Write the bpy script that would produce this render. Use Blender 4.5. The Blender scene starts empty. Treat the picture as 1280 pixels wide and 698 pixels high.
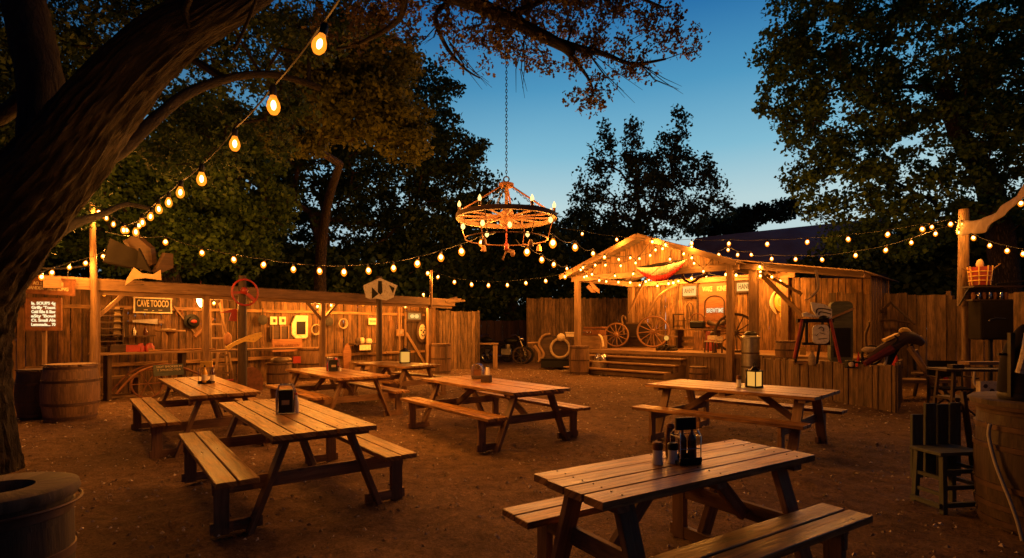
import bpy, math, random
import numpy as np
from mathutils import Vector, Matrix, noise

S = bpy.context.scene
COL = S.collection
F = 680.0; YH = 410.0; H = 1.6          # lens in photo pixels, horizon row, eye height
R = math.radians
rnd = random.Random(7)

def P(px, py, D):
    return Vector(((px-640)/F*D, D, H+(YH-py)/F*D))
def G(px, py, z=0.0):
    D = F*(H-z)/(py-YH)
    return Vector(((px-640)/F*D, D, z))

# ------------------------------------------------------------------ materials
def new_mat(name):
    m = bpy.data.materials.new(name); m.use_nodes = True
    nt = m.node_tree; nt.nodes.clear()
    out = nt.nodes.new('ShaderNodeOutputMaterial')
    return m, nt, out
def N(nt, t, **kw):
    n = nt.nodes.new(t)
    for k, v in kw.items():
        if k in n.inputs: n.inputs[k].default_value = v
        else: setattr(n, k, v)
    return n
def L(nt, a, b): nt.links.new(a, b)
def ramp(nt, fac, stops):
    r = nt.nodes.new('ShaderNodeValToRGB')
    e = r.color_ramp.elements
    while len(e) < len(stops): e.new(0.5)
    for i, (p, c) in enumerate(stops):
        e[i].position = p; e[i].color = (c[0], c[1], c[2], 1)
    L(nt, fac, r.inputs[0]); return r.outputs[0]
def mul(nt, a, b, kind='MULTIPLY', fac=1.0):
    m = nt.nodes.new('ShaderNodeMix'); m.data_type = 'RGBA'; m.blend_type = kind
    m.inputs[0].default_value = fac
    if isinstance(a, (tuple, list)): m.inputs[6].default_value = (*a, 1)
    else: L(nt, a, m.inputs[6])
    if isinstance(b, (tuple, list)): m.inputs[7].default_value = (*b, 1)
    else: L(nt, b, m.inputs[7])
    return m.outputs[2]
def tone_rgb(nt):
    a = nt.nodes.new('ShaderNodeAttribute'); a.attribute_name = 'tone'
    c = nt.nodes.new('ShaderNodeCombineColor')
    for i in range(3): L(nt, a.outputs['Fac'], c.inputs[i])
    return c.outputs[0], a.outputs['Fac']

def wood(name, dark, light, rough=0.6, grain=26.0, bump=0.25, stain=0.45, spec=0.4, coat=0.0, contrast=1.0):
    m, nt, out = new_mat(name)
    uv = N(nt, 'ShaderNodeTexCoord')
    mp = N(nt, 'ShaderNodeMapping'); mp.inputs['Scale'].default_value = (1.3, grain, 1)
    L(nt, uv.outputs['UV'], mp.inputs[0])
    # warp for knots
    wn = N(nt, 'ShaderNodeTexNoise', Scale=2.2, Detail=3.0); L(nt, uv.outputs['UV'], wn.inputs['Vector'])
    add = N(nt, 'ShaderNodeMixRGB', blend_type='ADD'); add.inputs[0].default_value = 0.9
    L(nt, mp.outputs[0], add.inputs[1]); L(nt, wn.outputs['Color'], add.inputs[2])
    n1 = N(nt, 'ShaderNodeTexNoise', Scale=2.0, Detail=8.0, Roughness=0.65); L(nt, add.outputs[0], n1.inputs['Vector'])
    c1 = ramp(nt, n1.outputs['Fac'], [(0.5-0.22*contrast, dark), (0.5, tuple((a+b)/2 for a, b in zip(dark, light))), (0.5+0.25*contrast, light)])
    # stains and weathering patches
    m2 = N(nt, 'ShaderNodeMapping'); m2.inputs['Scale'].default_value = (0.55, 2.6, 1); L(nt, uv.outputs['UV'], m2.inputs[0])
    n2 = N(nt, 'ShaderNodeTexNoise', Scale=3.0, Detail=7.0, Roughness=0.62); L(nt, m2.outputs[0], n2.inputs['Vector'])
    st = ramp(nt, n2.outputs['Fac'], [(0.35, (1-stain,)*3), (0.6, (1, 1, 1))])
    c2 = mul(nt, c1, st)
    # knots
    v = N(nt, 'ShaderNodeTexVoronoi', Scale=1.0); mk = N(nt, 'ShaderNodeMapping'); mk.inputs['Scale'].default_value = (2.2, 7.0, 1)
    L(nt, uv.outputs['UV'], mk.inputs[0]); L(nt, mk.outputs[0], v.inputs['Vector'])
    kn = ramp(nt, v.outputs['Distance'], [(0.035, (0.35,)*3), (0.10, (1, 1, 1))])
    c3 = mul(nt, c2, kn)
    t, tf = tone_rgb(nt)
    c4 = mul(nt, c3, t)
    b = N(nt, 'ShaderNodeBsdfPrincipled', Roughness=rough)
    b.inputs['Specular IOR Level'].default_value = spec
    b.inputs['Coat Weight'].default_value = coat
    b.inputs['Coat Roughness'].default_value = 0.25
    rr = ramp(nt, n2.outputs['Fac'], [(0.3, (max(0.05, rough-0.15),)*3), (0.7, (min(1, rough+0.12),)*3)])
    L(nt, rr, b.inputs['Roughness'])
    L(nt, c4, b.inputs['Base Color'])
    bp = N(nt, 'ShaderNodeBump', Strength=bump, Distance=0.01); L(nt, n1.outputs['Fac'], bp.inputs['Height'])
    L(nt, bp.outputs[0], b.inputs['Normal']); L(nt, b.outputs[0], out.inputs[0])
    return m

def plain(name, col, rough=0.6, metal=0.0, var=0.35, scale=9.0, bump=0.05, spec=0.5, wear=None, trans=0.0):
    m, nt, out = new_mat(name)
    tc = N(nt, 'ShaderNodeTexCoord')
    n = N(nt, 'ShaderNodeTexNoise', Scale=scale, Detail=6.0, Roughness=0.6); L(nt, tc.outputs['Object'], n.inputs['Vector'])
    lo = tuple(c*(1-var) for c in col)
    stops = [(0.3, lo), (0.62, col)]
    c = ramp(nt, n.outputs['Fac'], stops)
    if wear:
        n3 = N(nt, 'ShaderNodeTexNoise', Scale=scale*2.2, Detail=8.0, Roughness=0.75); L(nt, tc.outputs['Object'], n3.inputs['Vector'])
        mk = ramp(nt, n3.outputs['Fac'], [(0.55, (0, 0, 0)), (0.6, (1, 1, 1))])
        mm = nt.nodes.new('ShaderNodeMix'); mm.data_type = 'RGBA'
        L(nt, mk, mm.inputs[0]); L(nt, c, mm.inputs[6]); mm.inputs[7].default_value = (*wear, 1); c = mm.outputs[2]
    t, tf = tone_rgb(nt); c = mul(nt, c, t)
    b = N(nt, 'ShaderNodeBsdfPrincipled', Roughness=rough, Metallic=metal)
    b.inputs['Specular IOR Level'].default_value = spec
    b.inputs['Transmission Weight'].default_value = trans
    L(nt, c, b.inputs['Base Color'])
    bp = N(nt, 'ShaderNodeBump', Strength=bump, Distance=0.01); L(nt, n.outputs['Fac'], bp.inputs['Height'])
    L(nt, bp.outputs[0], b.inputs['Normal']); L(nt, b.outputs[0], out.inputs[0])
    return m

def emit(name, col, strength):
    m, nt, out = new_mat(name)
    e = N(nt, 'ShaderNodeEmission', Strength=strength); e.inputs[0].default_value = (*col, 1)
    L(nt, e.outputs[0], out.inputs[0]); return m

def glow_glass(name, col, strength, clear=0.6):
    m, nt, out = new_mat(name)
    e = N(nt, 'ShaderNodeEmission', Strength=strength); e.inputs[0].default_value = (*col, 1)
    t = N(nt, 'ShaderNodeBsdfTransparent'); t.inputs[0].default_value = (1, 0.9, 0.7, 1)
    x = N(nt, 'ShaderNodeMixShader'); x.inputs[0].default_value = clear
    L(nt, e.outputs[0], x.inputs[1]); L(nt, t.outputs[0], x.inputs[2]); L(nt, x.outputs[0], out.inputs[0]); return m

def leafmat(name, c1, c2, trans=0.35):
    m, nt, out = new_mat(name)
    a = nt.nodes.new('ShaderNodeAttribute'); a.attribute_name = 'tone'
    c = ramp(nt, a.outputs['Fac'], [(0.0, c1), (1.0, c2)])
    d = N(nt, 'ShaderNodeBsdfPrincipled', Roughness=0.55); d.inputs['Specular IOR Level'].default_value = 0.3
    L(nt, c, d.inputs['Base Color'])
    tr = N(nt, 'ShaderNodeBsdfTranslucent'); L(nt, c, tr.inputs[0])
    x = N(nt, 'ShaderNodeMixShader'); x.inputs[0].default_value = trans
    L(nt, d.outputs[0], x.inputs[1]); L(nt, tr.outputs[0], x.inputs[2]); L(nt, x.outputs[0], out.inputs[0]); return m

def barkmat(name, c1, c2, sc=(6, 6, 1.1)):
    m, nt, out = new_mat(name)
    tc = N(nt, 'ShaderNodeTexCoord')
    mp = N(nt, 'ShaderNodeMapping'); mp.inputs['Scale'].default_value = (3.2, 11.0, 1)
    L(nt, tc.outputs['UV'], mp.inputs[0])
    n = N(nt, 'ShaderNodeTexNoise', Scale=1.6, Detail=9.0, Roughness=0.7); n.inputs['Distortion'].default_value = 1.2
    L(nt, mp.outputs[0], n.inputs['Vector'])
    v = N(nt, 'ShaderNodeTexVoronoi', Scale=1.3); v.feature = 'DISTANCE_TO_EDGE'
    nx = N(nt, 'ShaderNodeMixRGB', blend_type='ADD'); nx.inputs[0].default_value = 1.1
    L(nt, mp.outputs[0], nx.inputs[1]); L(nt, n.outputs['Color'], nx.inputs[2]); L(nt, nx.outputs[0], v.inputs['Vector'])
    f = ramp(nt, v.outputs['Distance'], [(0.0, (0, 0, 0)), (0.25, (1, 1, 1))])
    c = ramp(nt, n.outputs['Fac'], [(0.3, c1), (0.7, c2)])
    c = mul(nt, c, ramp(nt, v.outputs['Distance'], [(0.0, (0.4,)*3), (0.2, (1, 1, 1))]))
    b = N(nt, 'ShaderNodeBsdfPrincipled', Roughness=0.9); L(nt, c, b.inputs['Base Color'])
    hm = N(nt, 'ShaderNodeMixRGB', blend_type='ADD'); hm.inputs[0].default_value = 0.5
    L(nt, f, hm.inputs[1]); L(nt, n.outputs['Fac'], hm.inputs[2])
    bp = N(nt, 'ShaderNodeBump', Strength=1.0, Distance=0.07); L(nt, hm.outputs[0], bp.inputs['Height'])
    L(nt, bp.outputs[0], b.inputs['Normal']); L(nt, b.outputs[0], out.inputs[0]); return m

# ------------------------------------------------------------------ mesh builder
class MB:
    def __init__(s, M=None, seed=None):
        s.v = []; s.f = []; s.uv = []; s.t = []; s.sm = []; s.mi = []
        s.M = M or Matrix(); s.r = random.Random(seed if seed is not None else rnd.random())
        s.tv = 0.18; s.mat = 0
    def _add(s, vs, fs, uvs, tone=None, smooth=False):
        o = len(s.v)
        s.v += [s.M @ Vector(p) for p in vs]
        if tone is None: tone = 1 - s.tv + 2*s.tv*s.r.random()
        for i, f in enumerate(fs):
            s.f.append([o+k for k in f]); s.uv.append(uvs[i])
            s.t.append(tone[i] if isinstance(tone, list) else tone); s.sm.append(smooth); s.mi.append(s.mat)
    def box(s, c, size, rot=None, tone=None):
        hx, hy, hz = size[0]/2, size[1]/2, size[2]/2
        rot = rot or Matrix.Identity(3); c = Vector(c)
        pts = [(x, y, z) for x in (-hx, hx) for y in (-hy, hy) for z in (-hz, hz)]
        fs = [(0, 1, 3, 2), (4, 6, 7, 5), (0, 4, 5, 1), (2, 3, 7, 6), (0, 2, 6, 4), (1, 5, 7, 3)]
        la = max(range(3), key=lambda i: size[i]); oth = [i for i in range(3) if i != la]
        ou, ov = s.r.random()*40, s.r.random()*40
        uvs = []
        for f in fs:
            uvs.append([(pts[k][la]+ou, pts[k][oth[0]]+pts[k][oth[1]]*1.0+ov) for k in f])
        # end faces: keep the grain small
        s._add([rot @ Vector(p) + c for p in pts], fs, uvs, tone)
    def beam(s, p0, p1, w, h, up=(0, 0, 1), tone=None, ext=0.0):
        p0 = Vector(p0); p1 = Vector(p1); d = (p1-p0); Ln = d.length; d.normalize()
        up = Vector(up)
        if abs(d.dot(up)) > 0.98: up = Vector((0, 1, 0)) if abs(d.y) < 0.9 else Vector((1, 0, 0))
        y = up.cross(d).normalized(); z = d.cross(y)
        rot = Matrix((d, y, z)).transposed()
        s.box((p0+p1)/2, (Ln+2*ext, w, h), rot, tone)
    def tube(s, pts, rad, n=8, caps=True, closed=False, jit=0.0, vscale=1.0):
        pts = [Vector(p) for p in pts]; m = len(pts)
        if not isinstance(rad, (list, tuple)): rad = [rad]*m
        vs = []; us = []; dist = 0; prev = None
        for i, p in enumerate(pts):
            if closed: d = pts[(i+1) % m]-pts[i-1]
            else: d = pts[min(i+1, m-1)]-pts[max(i-1, 0)]
            if d.length < 1e-9: d = Vector((0, 0, 1))
            d.normalize()
            if prev is None:
                a = Vector((0, 0, 1)) if abs(d.z) < 0.9 else Vector((1, 0, 0))
                x = a.cross(d).normalized()
            else:
                x = (prev - d*prev.dot(d))
                x = x.normalized() if x.length > 1e-6 else d.orthogonal().normalized()
            prev = x; y = d.cross(x)
            if i: dist += (p-pts[i-1]).length
            us.append(dist)
            for k in range(n):
                a = 2*math.pi*k/n
                rr = rad[i]*(1+jit*(s.r.random()-.5))
                vs.append(p + (x*math.cos(a)+y*math.sin(a))*rr)
        fs = []; uvs = []; ou = s.r.random()*20
        rm = max(rad)
        for i in range(m if closed else m-1):
            j = (i+1) % m
            u0 = us[i]; u1 = us[j] if j else us[i]+(pts[0]-pts[i]).length
            for k in range(n):
                k2 = (k+1) % n
                fs.append((i*n+k, j*n+k, j*n+k2, i*n+k2))
                v0 = k/n*6.283*rm*vscale; v1 = (k+1)/n*6.283*rm*vscale
                uvs.append([(u0+ou, v0), (u1+ou, v0), (u1+ou, v1), (u0+ou, v1)])
        s._add(vs, fs, uvs, None, True)
        if caps and not closed:
            o = len(s.v)-len(vs)
            for ring, rev in ((0, False), (m-1, True)):
                f = [o+ring*n+k for k in range(n)]
                if not rev: f = f[::-1]
                s.f.append(f); s.uv.append([(k*.1, 0) for k in range(n)]); s.t.append(s.t[-1]); s.sm.append(False); s.mi.append(s.mat)
    def lathe(s, prof, n=24, c=(0, 0, 0), rot=None, seg_tone=0, gap=0.0):
        """prof: (r, z) bottom to top."""
        rot = rot or Matrix.Identity(3); c = Vector(c); vs = []
        for i, (r, z) in enumerate(prof):
            for k in range(n):
                a = 2*math.pi*k/n
                g = r*(1-gap) if (gap and k % 3 == 0) else r
                vs.append(rot @ Vector((g*math.cos(a), g*math.sin(a), z)) + c)
        fs = []; uvs = []; tn = []
        tones = [1-s.tv+2*s.tv*s.r.random() for _ in range(n)]
        base = 1-s.tv+2*s.tv*s.r.random(); offs = [s.r.random()*30 for _ in range(n)]
        l = 0
        for i in range(len(prof)-1):
            dl = math.hypot(prof[i+1][0]-prof[i][0], prof[i+1][1]-prof[i][1])
            for k in range(n):
                k2 = (k+1) % n
                fs.append((i*n+k, i*n+k2, (i+1)*n+k2, (i+1)*n+k))
                st = k//seg_tone if seg_tone else 0
                w = 6.283*max(prof[i][0], prof[i+1][0])/n; v0 = k*w + offs[st % n]
                uvs.append([(l, v0), (l, v0+w), (l+dl, v0+w), (l+dl, v0)])
                tn.append(tones[st % n] if seg_tone else base)
            l += dl
        s._add(vs, fs, uvs, tn, True)
        o = len(s.v)-len(vs)
        for ring, rev in ((0, True), (len(prof)-1, False)):
            if prof[ring][0] > 1e-4:
                f = [o+ring*n+k for k in range(n)]
                if rev: f = f[::-1]
                s.f.append(f); s.uv.append([(0.1+prof[ring][0]*math.cos(6.283*k/n), prof[ring][0]*math.sin(6.283*k/n)) for k in range(n)])
                s.t.append(base); s.sm.append(False); s.mi.append(s.mat)
    def prism(s, poly, th, M=None, tone=None):
        """poly in local xz, extruded th along y (centred)."""
        M = M or Matrix(); n = len(poly)
        vs = [M @ Vector((x, -th/2, z)) for x, z in poly] + [M @ Vector((x, th/2, z)) for x, z in poly]
        area = sum(poly[i][0]*poly[(i+1) % n][1]-poly[(i+1) % n][0]*poly[i][1] for i in range(n))
        idx = list(range(n)) if area > 0 else list(range(n))[::-1]
        fs = [tuple(idx), tuple(n+i for i in idx[::-1])]
        uvs = [[poly[i] for i in idx], [poly[i] for i in idx[::-1]]]
        for a in range(n):
            i, j = idx[a], idx[(a+1) % n]
            fs.append((j, i, n+i, n+j)); uvs.append([(poly[j][0], poly[j][1]), poly[i], (poly[i][0]+th, poly[i][1]), (poly[j][0]+th, poly[j][1])])
        s._add(vs, fs, uvs, tone if tone is not None else 1-s.tv+2*s.tv*s.r.random())
    def sphere(s, c, r, n=12, m=8, sc=(1, 1, 1)):
        prof = []
        for i in range(m+1):
            a = -math.pi/2+math.pi*i/m
            prof.append((max(r*math.cos(a), 0.0001), r*math.sin(a)))
        o = len(s.v)
        M0 = s.M; s.M = M0 @ Matrix.Translation(Vector(c)) @ Matrix.Diagonal((*sc, 1)); s.lathe(prof, n); s.M = M0
    def torus(s, c, Rr, r, n=24, m=6, axis='y', sc=(1, 1)):
        pts = []
        for k in range(n):
            a = 2*math.pi*k/n
            p = (Rr*math.cos(a)*sc[0], 0, Rr*math.sin(a)*sc[1]) if axis == 'y' else ((Rr*math.cos(a), Rr*math.sin(a), 0) if axis == 'z' else (0, Rr*math.cos(a), Rr*math.sin(a)))
            pts.append(Vector(p)+Vector(c))
        s.tube(pts, r, m, closed=True)
    def build(s, name, mats, parent=None, bevel=0.0, loc=None):
        me = bpy.data.meshes.new(name)
        me.from_pydata([tuple(p) for p in s.v], [], s.f)
        ul = me.uv_layers.new(name='UVMap')
        flat = [c for f in s.uv for uv in f for c in uv]
        ul.data.foreach_set('uv', flat)
        at = me.attributes.new('tone', 'FLOAT', 'FACE'); at.data.foreach_set('value', s.t)
        me.polygons.foreach_set('use_smooth', s.sm)
        if not isinstance(mats, (list, tuple)): mats = [mats]
        for m in mats: me.materials.append(m)
        if len(mats) > 1: me.polygons.foreach_set('material_index', s.mi)
        me.update()
        if any(s.sm): me.set_sharp_from_angle(angle=R(42))
        o = bpy.data.objects.new(name, me); COL.objects.link(o)
        if parent: o.parent = parent
        if loc is not None: o.location = loc
        if bevel:
            b = o.modifiers.new('bevel', 'BEVEL'); b.width = bevel; b.segments = 1; b.limit_method = 'ANGLE'; b.angle_limit = R(50)
        return o

def tag(o, label=None, cat=None, group=None, kind=None):
    if label: o['label'] = label
    if cat: o['category'] = cat
    if group: o['group'] = group
    if kind: o['kind'] = kind
    return o
def thing(name, label, cat, loc=(0, 0, 0), rotz=0.0, group=None, rot=None):
    o = bpy.data.objects.new(name, None); COL.objects.link(o); o.empty_display_size = 0.1
    o.location = loc; o.rotation_euler = rot if rot else (0, 0, rotz)
    return tag(o, label, cat, group)
def dup(root, loc, rotz, label=None, scale=None):
    def cp(o, par):
        c = o.copy(); COL.objects.link(c)
        if par: c.parent = par
        for ch in KIDS.get(o.name, [x for x in bpy.data.objects if x.parent == o]): cp(ch, c)
        return c
    c = cp(root, None); c.location = loc; c.rotation_euler = (0, 0, rotz)
    if label: c['label'] = label
    if scale: c.scale = (scale,)*3
    return c
KIDS = {}

def catmull(pts, k=6):
    """pts: list of tuples (any dimension)."""
    out = []; n = len(pts)
    for i in range(n-1):
        p0 = pts[max(i-1, 0)]; p1 = pts[i]; p2 = pts[i+1]; p3 = pts[min(i+2, n-1)]
        for j in range(k):
            t = j/k
            out.append(tuple(0.5*((2*b)+(-a+c)*t+(2*a-5*b+4*c-d)*t*t+(-a+3*b-3*c+d)*t**3) for a, b, c, d in zip(p0, p1, p2, p3)))
    out.append(tuple(pts[-1])); return out

class Frame:
    """a vertical plane system: x along, y inward, z up"""
    def __init__(s, x, y, ang):
        s.o = Vector((x, y, 0)); s.a = ang
        s.ex = Vector((math.cos(ang), math.sin(ang), 0)); s.ey = Vector((-math.sin(ang), math.cos(ang), 0))
        s.M = Matrix.Translation(s.o) @ Matrix.Rotation(ang, 4, 'Z')
    def hit(s, px, py, t):
        """local (s, t, z) where the sight line through a photo point meets the plane y = t"""
        d = Vector(((px-640)/F, 1, (YH-py)/F)); o = Vector((0, 0, H))
        k = (t + s.o.dot(s.ey) - o.dot(s.ey))/d.dot(s.ey)
        p = o+d*k
        return Vector(((p-s.o).dot(s.ex), t, p.z))
    def w(s, l): return s.M @ Vector(l)

def text_mesh(name, txt, size, mat, parent, loc, rot=(R(90), 0, 0), depth=0.004, align='CENTER', squeeze=1.0, bold=0.0, width=None):
    c = bpy.data.curves.new(name, 'FONT'); c.body = txt; c.size = size; c.extrude = depth; c.align_x = align; c.align_y = 'CENTER'
    c.offset = bold; c.resolution_u = 3
    t = bpy.data.objects.new('tmp', c); COL.objects.link(t)
    dg = bpy.context.evaluated_depsgraph_get(); dg.update()
    me = bpy.data.meshes.new_from_object(t.evaluated_get(dg)); bpy.data.objects.remove(t); bpy.data.curves.remove(c)
    if width:
        xs = [v.co.x for v in me.vertices]; squeeze = width/max(1e-4, max(xs)-min(xs))
    me.name = name; me.materials.clear(); me.materials.append(mat)
    at = me.attributes.new('tone', 'FLOAT', 'FACE'); at.data.foreach_set('value', [1.0]*len(me.polygons))
    o = bpy.data.objects.new(name, me); COL.objects.link(o); o.parent = parent; o.location = loc; o.rotation_euler = rot; o.scale = (squeeze, 1, 1)
    return o
M = {}
M['table'] = wood('table_wood', (0.13, 0.052, 0.014), (0.50, 0.25, 0.072), rough=0.42, grain=17, bump=0.5, stain=0.6, spec=0.4, contrast=0.55)
M['frame'] = wood('table_frame_wood', (0.14, 0.072, 0.034), (0.34, 0.185, 0.088), rough=0.7, grain=22, bump=0.3)
M['wall'] = wood('wall_board_wood', (0.085, 0.045, 0.02), (0.46, 0.26, 0.11), rough=0.75, grain=13, bump=0.7, stain=0.7)
M['shedwall'] = wood('weathered_shed_boards', (0.042, 0.023, 0.011), (0.27, 0.145, 0.062), rough=0.8, grain=13, bump=0.8, stain=0.72)
M['fence'] = wood('fence_board_wood', (0.075, 0.045, 0.026), (0.28, 0.175, 0.095), rough=0.85, grain=13, bump=0.7, stain=0.65)
M['post'] = wood('post_wood', (0.14, 0.08, 0.04), (0.36, 0.22, 0.11), rough=0.75, grain=18, bump=0.4, stain=0.4)
M['darkwood'] = wood('dark_wood', (0.03, 0.018, 0.012), (0.09, 0.05, 0.03), rough=0.65, grain=20, bump=0.3)
M['deck'] = wood('deck_wood', (0.22, 0.12, 0.055), (0.46, 0.28, 0.14), rough=0.5, grain=18, bump=0.25, stain=0.35)
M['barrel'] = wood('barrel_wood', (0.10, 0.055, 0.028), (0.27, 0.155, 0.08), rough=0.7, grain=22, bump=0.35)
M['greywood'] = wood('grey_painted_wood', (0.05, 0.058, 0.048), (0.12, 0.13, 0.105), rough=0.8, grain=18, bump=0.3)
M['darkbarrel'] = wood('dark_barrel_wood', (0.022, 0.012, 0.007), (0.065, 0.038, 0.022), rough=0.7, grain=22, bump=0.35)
M['wheelwood'] = wood('wheel_wood', (0.2, 0.09, 0.04), (0.42, 0.22, 0.10), rough=0.6, grain=20, bump=0.2, stain=0.3)
M['signwood'] = wood('sign_wood', (0.15, 0.065, 0.028), (0.30, 0.14, 0.065), rough=0.6, grain=14, bump=0.2, stain=0.2)
M['oldrim'] = wood('old_grey_rim_wood', (0.05, 0.035, 0.022), (0.15, 0.105, 0.068), rough=0.8, grain=10, bump=0.6, stain=0.6)
M['iron'] = plain('black_iron', (0.035, 0.032, 0.03), rough=0.5, metal=0.8, var=0.4)
M['hoop'] = plain('rusty_hoop', (0.10, 0.06, 0.045), rough=0.6, metal=0.6, var=0.5)
M['chrome'] = plain('chrome', (0.6, 0.6, 0.6), rough=0.18, metal=1.0, var=0.1)
M['steel'] = plain('dull_steel', (0.32, 0.3, 0.28), rough=0.4, metal=0.9, var=0.3)
M['black'] = plain('black_paint', (0.008, 0.008, 0.008), rough=0.5, var=0.3, spec=0.25)
M['rubber'] = plain('rubber', (0.008, 0.008, 0.009), rough=0.8, var=0.3)
M['red'] = plain('red_paint', (0.34, 0.03, 0.02), rough=0.45, var=0.4, wear=(0.2, 0.05, 0.03))
M['redcloth'] = plain('red_cloth', (0.45, 0.012, 0.01), rough=0.85, var=0.25)
M['cream'] = plain('cream_paint', (0.72, 0.6, 0.42), rough=0.55, var=0.25, wear=(0.35, 0.24, 0.15))
M['white'] = plain('white_paint', (0.78, 0.74, 0.66), rough=0.5, var=0.2, wear=(0.4, 0.32, 0.24))
M['yellow'] = plain('yellow_paint', (0.75, 0.48, 0.08), rough=0.5, var=0.3, wear=(0.35, 0.22, 0.06))
M['cloth'] = plain('canvas_cloth', (0.4, 0.29, 0.17), rough=0.9, var=0.3, scale=5)
M['tarp'] = plain('dark_tarp', (0.018, 0.015, 0.013), rough=0.9, var=0.4, scale=3, spec=0.1)
M['paper'] = plain('paper', (0.7, 0.62, 0.48), rough=0.9, var=0.25, scale=20)
M['ketchup'] = plain('ketchup_plastic', (0.45, 0.02, 0.01), rough=0.3, var=0.1)
M['mustard'] = plain('mustard_plastic', (0.65, 0.36, 0.03), rough=0.3, var=0.1)
M['brownglass'] = plain('brown_bottle_glass', (0.06, 0.02, 0.008), rough=0.1, var=0.2, spec=0.8)
M['salt'] = plain('shaker_salt', (0.72, 0.68, 0.6), rough=0.25, var=0.15, scale=30)
M['rust'] = plain('rusty_metal', (0.22, 0.09, 0.04), rough=0.75, metal=0.3, var=0.5, bump=0.2)
M['stone'] = plain('pale_stone', (0.2, 0.16, 0.12), rough=0.9, var=0.3, bump=0.3)
M['hose'] = plain('pale_hose', (0.42, 0.37, 0.3), rough=0.5, var=0.2)
M['sack'] = plain('sack_cloth', (0.4, 0.3, 0.19), rough=0.95, var=0.4, scale=14, bump=0.4)
M['letter_dark'] = plain('dark_lettering', (0.03, 0.02, 0.015), rough=0.6, var=0.1)
M['letter_cream'] = plain('cream_lettering', (0.55, 0.45, 0.28), rough=0.7, var=0.1)
M['blackboard'] = plain('black_board', (0.018, 0.015, 0.012), rough=0.7, var=0.2)
AMB = (1.0, 0.42, 0.09)
M['core'] = emit('lit_bulb_core', (1.0, 0.55, 0.17), 26)
M['far_halo_glass'] = glow_glass('far_amber_halo_glass', (1.0, 0.20, 0.008), 4.2, 0.68)  # oversized glowing shell, imitates the orange halo round each far bulb
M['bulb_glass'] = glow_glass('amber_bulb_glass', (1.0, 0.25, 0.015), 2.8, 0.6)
M['filament'] = emit('hot_filament', (1.0, 0.6, 0.2), 30)
M['candle'] = emit('lit_candle_bulb', (1.0, 0.55, 0.15), 3.2)
M['darkred'] = plain('dark_red_paint', (0.12, 0.015, 0.012), rough=0.5, var=0.4)
M['lantern_glass'] = emit('lit_lantern_glass', (1.0, 0.45, 0.07), 0.85)
M['lamp_bright'] = emit('lit_lantern_bright', (1.0, 0.62, 0.25), 18)
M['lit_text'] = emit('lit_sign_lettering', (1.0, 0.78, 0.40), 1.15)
M['lit_panel'] = emit('lit_sign_panel', (1.0, 0.52, 0.13), 1.25)
M['lit_window'] = emit('lit_sign_glow', (1.0, 0.45, 0.09), 0.5)
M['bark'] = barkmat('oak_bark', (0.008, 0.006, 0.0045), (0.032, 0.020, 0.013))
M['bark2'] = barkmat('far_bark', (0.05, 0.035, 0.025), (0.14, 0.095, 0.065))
M['leaf_near'] = leafmat('near_leaves', (0.035, 0.03, 0.012), (0.11, 0.075, 0.028))
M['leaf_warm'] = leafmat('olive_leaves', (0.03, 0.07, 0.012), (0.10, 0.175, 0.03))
M['leaf_amber'] = leafmat('amber_lit_leaves', (0.06, 0.075, 0.012), (0.19, 0.20, 0.03))  # amber bulb light put into the leaf colour, yellower than the other oaks
M['leaf_dark'] = leafmat('dark_green_leaves', (0.018, 0.045, 0.015), (0.055, 0.10, 0.03), 0.25)
M['leaf_pop'] = leafmat('blue_green_leaves', (0.03, 0.055, 0.03), (0.08, 0.12, 0.06), 0.25)

def roofmat():
    m, nt, out = new_mat('corrugated_roof_metal')
    tc = N(nt, 'ShaderNodeTexCoord')
    n = N(nt, 'ShaderNodeTexNoise', Scale=0.5, Detail=6.0); L(nt, tc.outputs['Object'], n.inputs['Vector'])
    c = ramp(nt, n.outputs['Fac'], [(0.35, (0.30, 0.19, 0.18)), (0.65, (0.42, 0.38, 0.42))])
    b = N(nt, 'ShaderNodeBsdfPrincipled', Roughness=0.55, Metallic=0.3); L(nt, c, b.inputs['Base Color'])
    w = N(nt, 'ShaderNodeTexWave', Scale=2.4); w.bands_direction = 'X'; L(nt, tc.outputs['UV'], w.inputs['Vector'])
    bp = N(nt, 'ShaderNodeBump', Strength=0.8, Distance=0.05); L(nt, w.outputs['Fac'], bp.inputs['Height']); L(nt, bp.outputs[0], b.inputs['Normal'])
    L(nt, b.outputs[0], out.inputs[0]); return m
M['roof'] = roofmat()

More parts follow.
